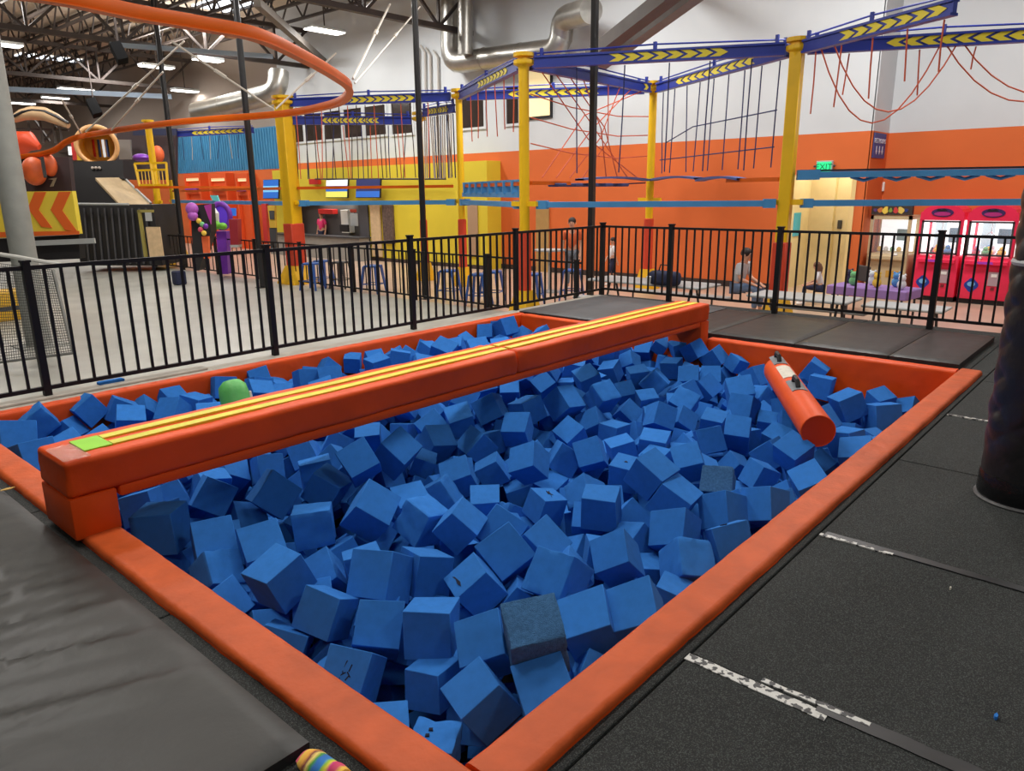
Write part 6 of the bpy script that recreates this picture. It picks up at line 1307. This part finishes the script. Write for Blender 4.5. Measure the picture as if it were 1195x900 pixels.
# purple arcade machine with ring, and its small neighbour
root = empty('arcade_machine', at_d(256, 318, 21.2), label='purple arcade machine with a round ring head and green trim near the orange booths', cat='arcade machine'); D = 21.2
ut(slab([(252, 270), (264, 270), (266, 320), (256, 320)], D, .3), 'pedestal', purple)
c = at_d(258, 252, D); sd = V((HF.y, -HF.x, 0)); m = MB(); m.tube([c+(sd*math.cos(t)*.26+V((0, 0, 1))*math.sin(t)*.34) for t in [2*math.pi*k/24 for k in range(25)]], .075, 10); ut(m, 'ring_head', purple, smooth=True)
m = MB(); m.prism([c+HF*.02+(sd*math.cos(t)*.24+V((0, 0, 1))*math.sin(t)*.31) for t in [2*math.pi*k/20 for k in range(20)]], HF*.06); ut(m, 'ring_face', mat('violet_screen', rgb(90, 60, 190), .3, emit=rgb(110, 60, 220), estr=.35))
m = MB(); m.tube([at_d(247, 240, D-.2), at_d(252, 250, D-.3), at_d(254, 262, D-.2)], [.05, .09, .05], 8); ut(m, 'white_trim', white, smooth=True)
m = MB(); m.ball(at_d(253, 263, D-.25), (.12, .12, .12), 10, 8); m.ball(at_d(260, 264, D-.25), (.12, .12, .1), 10, 8); ut(m, 'green_trim', lime, smooth=True)
m = MB(); m.prism([at_d(245, 228, D), at_d(253, 228, D), at_d(256, 236, D), at_d(248, 234, D)], HF*.1); ut(m, 'leaf_topper', teal)
m = MB(); m.prism([at_d(268, 243, D), at_d(275, 243, D), at_d(275, 252, D), at_d(269, 252, D)], HF*.06); ut(m, 'side_screen', screenb)
root = empty('arcade_machine', at_d(228, 318, 19.6), label='dark arcade machine with magenta puffs and small glowing prizes left of the purple ring machine', cat='arcade machine'); D = 19.6
ut(slab([(222, 240), (244, 238), (246, 270), (232, 316), (226, 316)], D, .4), 'cabinet', playk)
m = MB(); m.ball(at_d(224, 244, D-.2), (.16, .16, .17), 12, 8); m.ball(at_d(225, 252, D-.2), (.13, .13, .13), 12, 8); ut(m, 'magenta_puff', mat('magenta_puff', rgb(176, 90, 190), .5), smooth=True)
m = MB(); m.prism([at_d(238, 240, D-.05), at_d(246, 238, D-.05), at_d(246, 262, D-.05)], HF*.05); ut(m, 'magenta_side', mat('magenta_side', rgb(170, 50, 150), .5))
for k, (x, y, mt) in enumerate(((232, 258, plush[2]), (236, 262, plush[4]), (240, 264, purple), (234, 268, plush[3]), (238, 272, plush[2]))): m = MB(); m.ball(at_d(x, y, D-.25), .07, 8, 6); ut(m, 'prize', mt, smooth=True)
ut(slab([(235, 276), (243, 276), (244, 302), (238, 302)], D-.1, .1), 'orange_front', oranged)
m = MB(); slab([(305, 238), (310, 238), (313, 284), (308, 284)], 20, .3, m); o = m.build('red_post', red); recentre(o); tag(o, 'plain red upright post left of the snack counter', 'post')
root = empty('ticket_machine', at_d(271, 300, 20.5), label='dark red narrow cabinet right of the purple ring machine', cat='cabinet'); D = 20.5
ut(slab([(267, 256), (277, 256), (278, 286), (269, 286)], D, .3), 'cabinet', mat('dark_red_cabinet', rgb(150, 26, 40), .5)); ut(slab([(268, 286), (278, 286), (278, 289), (269, 289)], D-.03, .3), 'shelf', lightg)
root = empty('photo_cutout', at_d(318, 268, 20), label='yellow snack poster stand left of the double yellow pole', cat='stand'); D = 19.8
ut(slab([(312, 240), (321, 240), (322, 266), (315, 266)], D, .1), 'board', mat('mustard_board', rgb(216, 176, 50), .6)); ut(slab([(314, 246), (320, 246), (320, 256), (315, 256)], D-.03, .02), 'picture', darkg); ut(slab([(314, 266), (322, 266), (323, 290), (316, 290)], D+.02, .1), 'stand_leg', darkg)
# netting panel and pale pipe at the left edge
root = empty('safety_net', at_z(20, 415, GZ), label='fine black safety net panel on a pale pipe frame around the grey column', cat='net')
A, B, C, D_ = at_d(-14, 306, 10.6), at_d(62, 315, 10.6), at_d(86, 412, 10.2), at_d(-8, 424, 10.2)
m = MB(); nx, ny = 34, 34
for i in range(nx+1): m.bar(A.lerp(B, i/nx), D_.lerp(C, i/nx), .006)
for j in range(ny+1): m.bar(A.lerp(D_, j/ny), B.lerp(C, j/ny), .006)
shift(m.build('net_mesh', mat('net_cord', rgb(64, 64, 62), .8)), root)
m = MB(); m.tube([B, C], .02, 6); m.tube([C, D_], .02, 6); shift(m.build('net_frame', mat('net_pipe', rgb(120, 120, 116), .5), smooth=True), root)
m = MB(); m.tube([at_d(-20, 294, 10.3), at_d(20, 300, 10.3), at_d(70, 309, 10.3)], .03, 8); o = m.build('pale_handrail', mat('pale_pipe', rgb(206, 206, 200), .5), smooth=True); recentre(o); tag(o, 'pale round handrail pipe above the safety net', 'handrail')
q = at_z(12, 372, GZ); root = empty('column_pad', (q.x, q.y, GZ), label='yellow padded block with dark strap behind the safety net at the left edge', cat='pad'); m = MB(); m.rbox((-.35, -.35, 0), (.35, .35, .55), .04, 2); m.build('block', postyel, root, smooth=True); m = MB(); m.box((-.36, -.36, .2), (.36, .36, .28)); m.build('strap', darkg, root)
q = at_d(208, 316, 19.5); m = MB(); m.rbox((q.x-.14, q.y-.14, GZ), (q.x+.14, q.y+.14, GZ+.36), .03, 1); o = m.build('blue_bin', navy); recentre(o); tag(o, 'navy bin on the floor by the foot of a slim yellow pole', 'bin')
# ---------------------------------------------------------------- foam cubes
def foam_mesh(name, seed, dent, marks=0, mt=None):
    bm = bmesh.new(); bmesh.ops.create_cube(bm, size=1)
    bmesh.ops.bevel(bm, geom=bm.edges[:], offset=.013, segments=1, profile=.6, affect='EDGES')
    if dent:
        bmesh.ops.subdivide_edges(bm, edges=[e for e in bm.edges if e.calc_length() > .2], cuts=7, use_grid_fill=True)
    rnd = random.Random(seed)
    sk = [V((rnd.uniform(-.035, .035), rnd.uniform(-.035, .035), rnd.uniform(-.035, .035))) for _ in range(8)]
    for v in bm.verts:
        q = v.co; i = (q.x > 0)*4+(q.y > 0)*2+(q.z > 0)
        w = V((0, 0, 0))
        for a in (0, 1):
            for b in (0, 1):
                for c in (0, 1): w += sk[a*4+b*2+c]*((q.x+.5) if a else (.5-q.x))*((q.y+.5) if b else (.5-q.y))*((q.z+.5) if c else (.5-q.z))
        if dent:
            n = q.normalized(); e = noise.noise(q*3.2+V((seed*3.7, 0, 0)))
            w += n*(-dent*max(0, e-.05)*1.6)+n*noise.noise(q*9+V((0, seed, 0)))*dent*.22
        v.co = q+w
    bm.verts.index_update(); m = MB(); m.add([v.co for v in bm.verts], [[v.index for v in f.verts] for f in bm.faces]); bm.free()
    z = -.5-.004
    def mark(poly): m.prism([(x, y, z-.012) for x, y in poly], (0, 0, .05), 1)
    if marks == 1:      # scribble
        for (x, y, a, l) in ((-.18, .02, .3, .16), (-.05, .06, -.5, .2), (.05, .04, .9, .2), (.12, .08, -.2, .14), (-.12, -.12, .2, .16), (.02, -.12, -.8, .14), (.1, -.1, .5, .12), (-.02, .12, .1, .18)):
            d = V((math.cos(a), math.sin(a), 0))*l/2; n = V((-d.y, d.x, 0)).normalized()*.014; p = V((x, y, 0)); mark([(p-d-n)[:2], (p+d-n)[:2], (p+d+n)[:2], (p-d+n)[:2]])
    if marks == 2:      # two holes
        for (x, y) in ((-.12, .1), (.08, .12)): mark([(x-.05, y-.03), (x+.03, y-.05), (x+.05, y+.04), (x-.02, y+.05)])
    if marks == 3:      # torn slit
        mark([(.22, -.25), (.27, -.1), (.25, .1), (.3, .28), (.24, .2), (.21, .05), (.18, -.1)])
    if marks == 4:      # ragged tear
        mark([(-.25, -.05), (-.05, .02), (0, -.06), (.2, .0), (.1, .06), (.22, .12), (.02, .06), (-.1, .1), (-.06, .02)])
    if marks == 5:      # row of slots
        for k in range(4): x = -.33+.2*k; mark([(x, -.08), (x+.15, -.06), (x+.15, .02), (x, .0)])
    if marks == 6: mark([(-.08, -.04), (.06, -.05), (.03, .05), (-.03, .03)])
    return m.mesh(name, [mt or foam, foam_ink_and_shade], smooth=True)
FM = [foam_mesh('foam_cube', k, 0) for k in range(7)]+[foam_mesh('foam_cube', 20+k, .05) for k in range(2)]
SPEC = {1: (foam_mesh('foam_cube', 31, 0, 1), 'blue foam cube with a black scribble on its side in the near corner'), 2: (foam_mesh('foam_cube', 32, .08, 2), 'battered blue foam cube with two small holes deep in the near corner'),
        3: (foam_mesh('foam_cube', 33, .05, 0, foam_old), 'faded grey blue pitted foam cube near the right border pad'), 4: (foam_mesh('foam_cube', 34, 0, 4), 'blue foam cube with a ragged dark tear on top in the middle of the pit'),
        5: (foam_mesh('foam_cube', 35, 0, 5), 'blue foam cube with dark slots along its top near the right border'), 6: (foam_mesh('foam_cube', 36, .05, 0, foam_old), 'faded grey blue foam cube right of the middle of the pit'),
        7: (foam_mesh('foam_cube', 37, 0, 3), 'blue foam cube with a long black slit in its near face'), 8: (foam_mesh('foam_cube', 38, 0, 6), 'blue foam cube with one small dark hole on top in the middle of the pit')}
def region(p):
    x, y, z = p
    if y > 4.28: 
        if x < 3.2: return ('blue foam cube behind the beam between the left border and the green tube', 'foam cubes behind the beam, left end')
        if x < 5.4: return ('blue foam cube behind the beam in the middle of the narrow strip', 'foam cubes behind the beam, middle')
        return ('blue foam cube heaped behind the beam at the far end of the narrow strip', 'foam cubes behind the beam, far end')
    if y > 3.7: return ('blue foam cube lying under or right beside the orange beam in the main pit', 'foam cubes under the beam')
    if x < 1.62: return ('blue foam cube against the near left orange border pad in the main pit', 'foam cubes along the near left border')
    if y < 1.75: return ('blue foam cube against the right orange border pad in the main pit', 'foam cubes along the right border')
    if x > 7.0: return ('blue foam cube at the far end of the main pit below the orange wall pad', 'foam cubes at the far end')
    if x > 5.2 and y < 2.9: return ('blue foam cube around the orange tube in the main pit', 'foam cubes around the orange tube')
    if x < 2.7: return ('blue foam cube in the near part of the main pit closest to the camera', 'foam cubes in the near part')
    if x < 4.2: return ('blue foam cube in the near middle of the main pit', 'foam cubes in the near middle')
    if x < 5.6: return ('blue foam cube in the far middle of the main pit', 'foam cubes in the far middle')
    return ('blue foam cube in the far part of the main pit before the end wall', 'foam cubes in the far part')
rnd = random.Random(99)
for i, r in enumerate(CUBES):
    x, y, z, qw, qx, qy, qz, s, sp = [v/1000 for v in r[:8]]+[r[8]]
    lab, grp = region((x, y, z))
    if sp: me, lab = SPEC[sp]
    else: me = FM[rnd.choice((0, 1, 2, 3, 4, 5, 6, 0, 1, 2, 3, 4, 5, 6, 7, 8))]
    o = link(bpy.data.objects.new('foam_cube', me)); o.location = (x, y, z); o.rotation_mode = 'QUATERNION'; o.rotation_quaternion = Quaternion((qw, qx, qy, qz)).normalized(); o.scale = (s,)*3
    tag(o, lab, 'foam cube', grp)
m = MB()
for i, r in enumerate(REST):
    x, y, z, qw, qx, qy, qz, s = [v/1000 for v in r]
    M = Matrix.Translation((x, y, z)) @ Quaternion((qw, qx, qy, qz)).normalized().to_matrix().to_4x4() @ Matrix.Diagonal((s, s, s, 1)); me = FM[i % 7]
    m.add([M @ v.co for v in me.vertices], [tuple(p.vertices) for p in me.polygons])
rb = random.Random(3)
for i in range(420):   # deeper layer the pile rests on
    x, y = rb.uniform(1.45, 7.5), rb.uniform(1.5, 6.6); z = rb.uniform(-1.0, -.62); s = .2
    M = Matrix.Translation((x, y, z)) @ Quaternion((rb.gauss(0, 1), rb.gauss(0, 1), rb.gauss(0, 1), rb.gauss(0, 1))).normalized().to_matrix().to_4x4() @ Matrix.Diagonal((s, s, s, 1)); me = FM[i % 7]
    m.add([M @ v.co for v in me.vertices], [tuple(p.vertices) for p in me.polygons])
o = m.build('foam_heap', foam, smooth=True); recentre(o); tag(o, 'blue foam pieces buried deeper in the pit between the cubes on top', 'foam', kind='stuff')
# ---------------------------------------------------------------- the padded tubes lying on the foam
def tube_pod(p0, p1, r, mt, mt_end, label, bits=True):
    p0, p1 = V(p0), V(p1); ax = p1-p0; L = ax.length; ax.normalize()
    root = empty('padded_tube', p0.lerp(p1, .5), label=label, cat='padded tube')
    zq = V((0, 0, 1)); sd = ax.cross(zq).normalized(); up = sd.cross(ax)
    root.rotation_mode = 'QUATERNION'; root.rotation_quaternion = Matrix((ax, -sd, up)).transposed().to_quaternion()
    h = L/2; n = 40
    m = MB(); m.tube([V((x, 0, 0)) for x in (-h, -h+.012, -h+.05, -h*.3, h*.3, h-.1, h-.04, h)], [r*.955, r*.985, r, r, r, r, r*.92, r*.6], 36); m.build('tube_cover', mt, root, smooth=True)
    m = MB(); m.tube([V((-h-.008, 0, 0)), V((-h+.02, 0, 0))], [r*.93, r*.95], 36); m.build('end_cap', mt_end, root, smooth=True)
    m = MB(); m.tube([V((-h-.004, r*.965*math.cos(t), r*.965*math.sin(t))) for t in [2*math.pi*k/40 for k in range(41)]], .006, 6); m.build('end_seam', mt, root, smooth=True)
    if bits:
        def patch(x0, x1, a0, a1, rr, name, mtp, **k):
            P = [[(x0+(x1-x0)*i/4, rr*math.cos(a0+(a1-a0)*j/6), rr*math.sin(a0+(a1-a0)*j/6)) for j in range(7)] for i in range(5)]; Q = [[(x, y*(r-.002)/rr, z*(r-.002)/rr) for x, y, z in row] for row in P]
            m = MB(); m.grid(P); m.grid(Q); m.grid([P[0], Q[0]]); m.grid([P[-1], Q[-1]]); m.grid([[q[0] for q in P], [q[0] for q in Q]]); m.grid([[q[-1] for q in P], [q[-1] for q in Q]]); return m.build(name, mtp, root, smooth=True)
        a0, a1 = 1.05, 2.10
        for cx in (-.10, .74):
            patch(cx-.14, cx+.14, a0-.05, a1-.1, r+.006, 'handle_patch', mat('grey_vinyl_patch', rgb(120, 126, 130), .5))
            am = (a0+a1)/2-.1; e = V((0, math.cos(am), math.sin(am)))
            m = MB(); m.tube([V((cx-.09, 0, 0))+e*(r+.004), V((cx-.06, 0, 0))+e*(r+.05), V((cx+.06, 0, 0))+e*(r+.05), V((cx+.09, 0, 0))+e*(r+.004)], .02, 8); m.build('handle', black, root, smooth=True)
        patch(.14, .52, a0-.05, a1-.1, r+.005, 'worn_label', label_w)
    return root
A = at_z(954.5, 503, -.02); B = at_z(905, 430, .02)
tube_pod(A, B, .118, vinyl2, mat('orange_vinyl_end', rgb(206, 66, 26), .45), 'orange padded tube with grey handle patches and a pale label on the foam')
# green tube standing tilted in the strip behind the beam
c = at_y(276, 462, 5.35); m = None
tube_pod(c+V((.02, .0, -.30)), c+V((.06, .18, .075)), .115, greentube, greentube, 'green padded tube end poking out of the foam behind the beam', bits=False)
root = [o for o in COL.objects if o.name == 'padded_tube.001'][0]
m = MB(); m.rbox((.02, -.125, -.03), (.10, -.105, .05), .004, 1); m.build('worn_label', label_w, root)
# ---------------------------------------------------------------- camera
cam = bpy.data.cameras.new('camera'); cam.sensor_fit = 'HORIZONTAL'; cam.sensor_width = 36; cam.lens = FPX/1195*36; cam.clip_end = 200; cam.clip_start = .05
co = link(bpy.data.objects.new('camera', cam)); co.location = EYE
co.matrix_world = Matrix((( CAM_R.x, -CAM_D.x, -CAM_F.x, EYE.x), (CAM_R.y, -CAM_D.y, -CAM_F.y, EYE.y), (CAM_R.z, -CAM_D.z, -CAM_F.z, EYE.z), (0, 0, 0, 1)))
SC.camera = co
# ---------------------------------------------------------------- pieces of parts sit under their part
def nest(root, pairs):
    for child, par in pairs:
        cs = [c for c in root.children if c.name.split('.')[0] == child]; ps = [c for c in root.children if c.name.split('.')[0] == par]
        if not ps: continue
        for k, c in enumerate(cs): c.parent = ps[k] if len(cs) == len(ps) else ps[0]
NEST = {'claw_machine': [('logo_centre', 'logo_oval'), ('coin_slot', 'coin_door')], 'person': [('eye', 'body'), ('mouth', 'body'), ('ear', 'body')], 'padded_tube': [('handle', 'handle_patch'), ('end_seam', 'end_cap')],
        'exit_sign': [('lettering', 'lit_face')], 'restroom_sign': [('lettering', 'board'), ('arrow', 'board')], 'wall_screen': [('display', 'bezel')], 'ventilation_duct': [('joint_band', 'duct_run')],
        'prize_game': [('header_motif', 'header_sign'), ('push_button', 'control_shelf'), ('price_plate', 'lower_cabinet'), ('side_emblem', 'lower_cabinet')], 'arcade_machine': [('ring_face', 'ring_head')],
        'tunnel_slide': [('light_strip', 'tunnel_end')], 'chevron_wall': [('chevron_pattern', 'panel')], 'orange_booth': [('light_strip', 'booth_frame'), ('ledge', 'booth_frame')], 'paper_cup': []}
for o in list(COL.objects):
    if o.parent is None and o.name.split('.')[0] in NEST: nest(o, NEST[o.name.split('.')[0]])
for r in [o for o in COL.objects if o.name.split('.')[0] == 'claw_machine']:
    nest(r, [('logo_oval', 'header'), ('logo_claw', 'header'), ('shelf_sticker', 'control_shelf'), ('joystick', 'control_shelf'), ('flap_emblem', 'prize_flap'), ('lock_plate', 'lower_cabinet')])
    for c in [g for h in r.children for g in h.children if g.name.split('.')[0] == 'logo_oval']:
        for g in list(c.children): g.parent = c.parent
# ---------------------------------------------------------------- light
w = bpy.data.worlds.new('hall_ambient'); SC.world = w; w.use_nodes = True
bg = w.node_tree.nodes['Background']; bg.inputs['Color'].default_value = (.86, .92, 1, 1); bg.inputs['Strength'].default_value = .09
for x, y, p in ((1.5, 4.6, 165), (6.0, 4.2, 215), (1.5, 9.5, 260), (7, 9.5, 300), (13.5, 4.5, 430), (13.5, 11, 430), (13.5, 18, 430), (7, 17, 300), (13, 25, 330), (7, 26, 280), (13, 33, 300), (5, 34, 260), (14, -1, 260), (-3.5, -2.5, 170), (3.5, -4.5, 150), (10, 43, 330)):  # grid stands in for the ceiling lamps; two behind the camera added as fill
    area((x, y, 6.9), 1.8, .9, p)
for c, p in LAMPS: area((c.x, c.y, c.z-.05), 1.0, .4, p*.5)
for x, y in ((2, 9), (7, 12), (14, 9), (3, 19), (10, 20), (8, 29), (14, 30)): area((x, y, 6.4), 1.2, .5, 220, (1, .95, .88), (math.pi, 0, 0))  # upward fill lights, added only to brighten the roof deck
area((17.9, 6.0, 2.4), .8, .8, 26, (1, .93, .75)); area((YX+.28, (a0+a1)/2, zs1+.2), .3, 2.0, 20)
SC.view_settings.view_transform = 'Standard'; SC.view_settings.look = 'None'; SC.view_settings.exposure = -0.32; SC.view_settings.gamma = 1.0; SC.view_settings.use_curve_mapping = False
SC.cycles.use_denoising = True
SC.cycles.max_bounces = 8
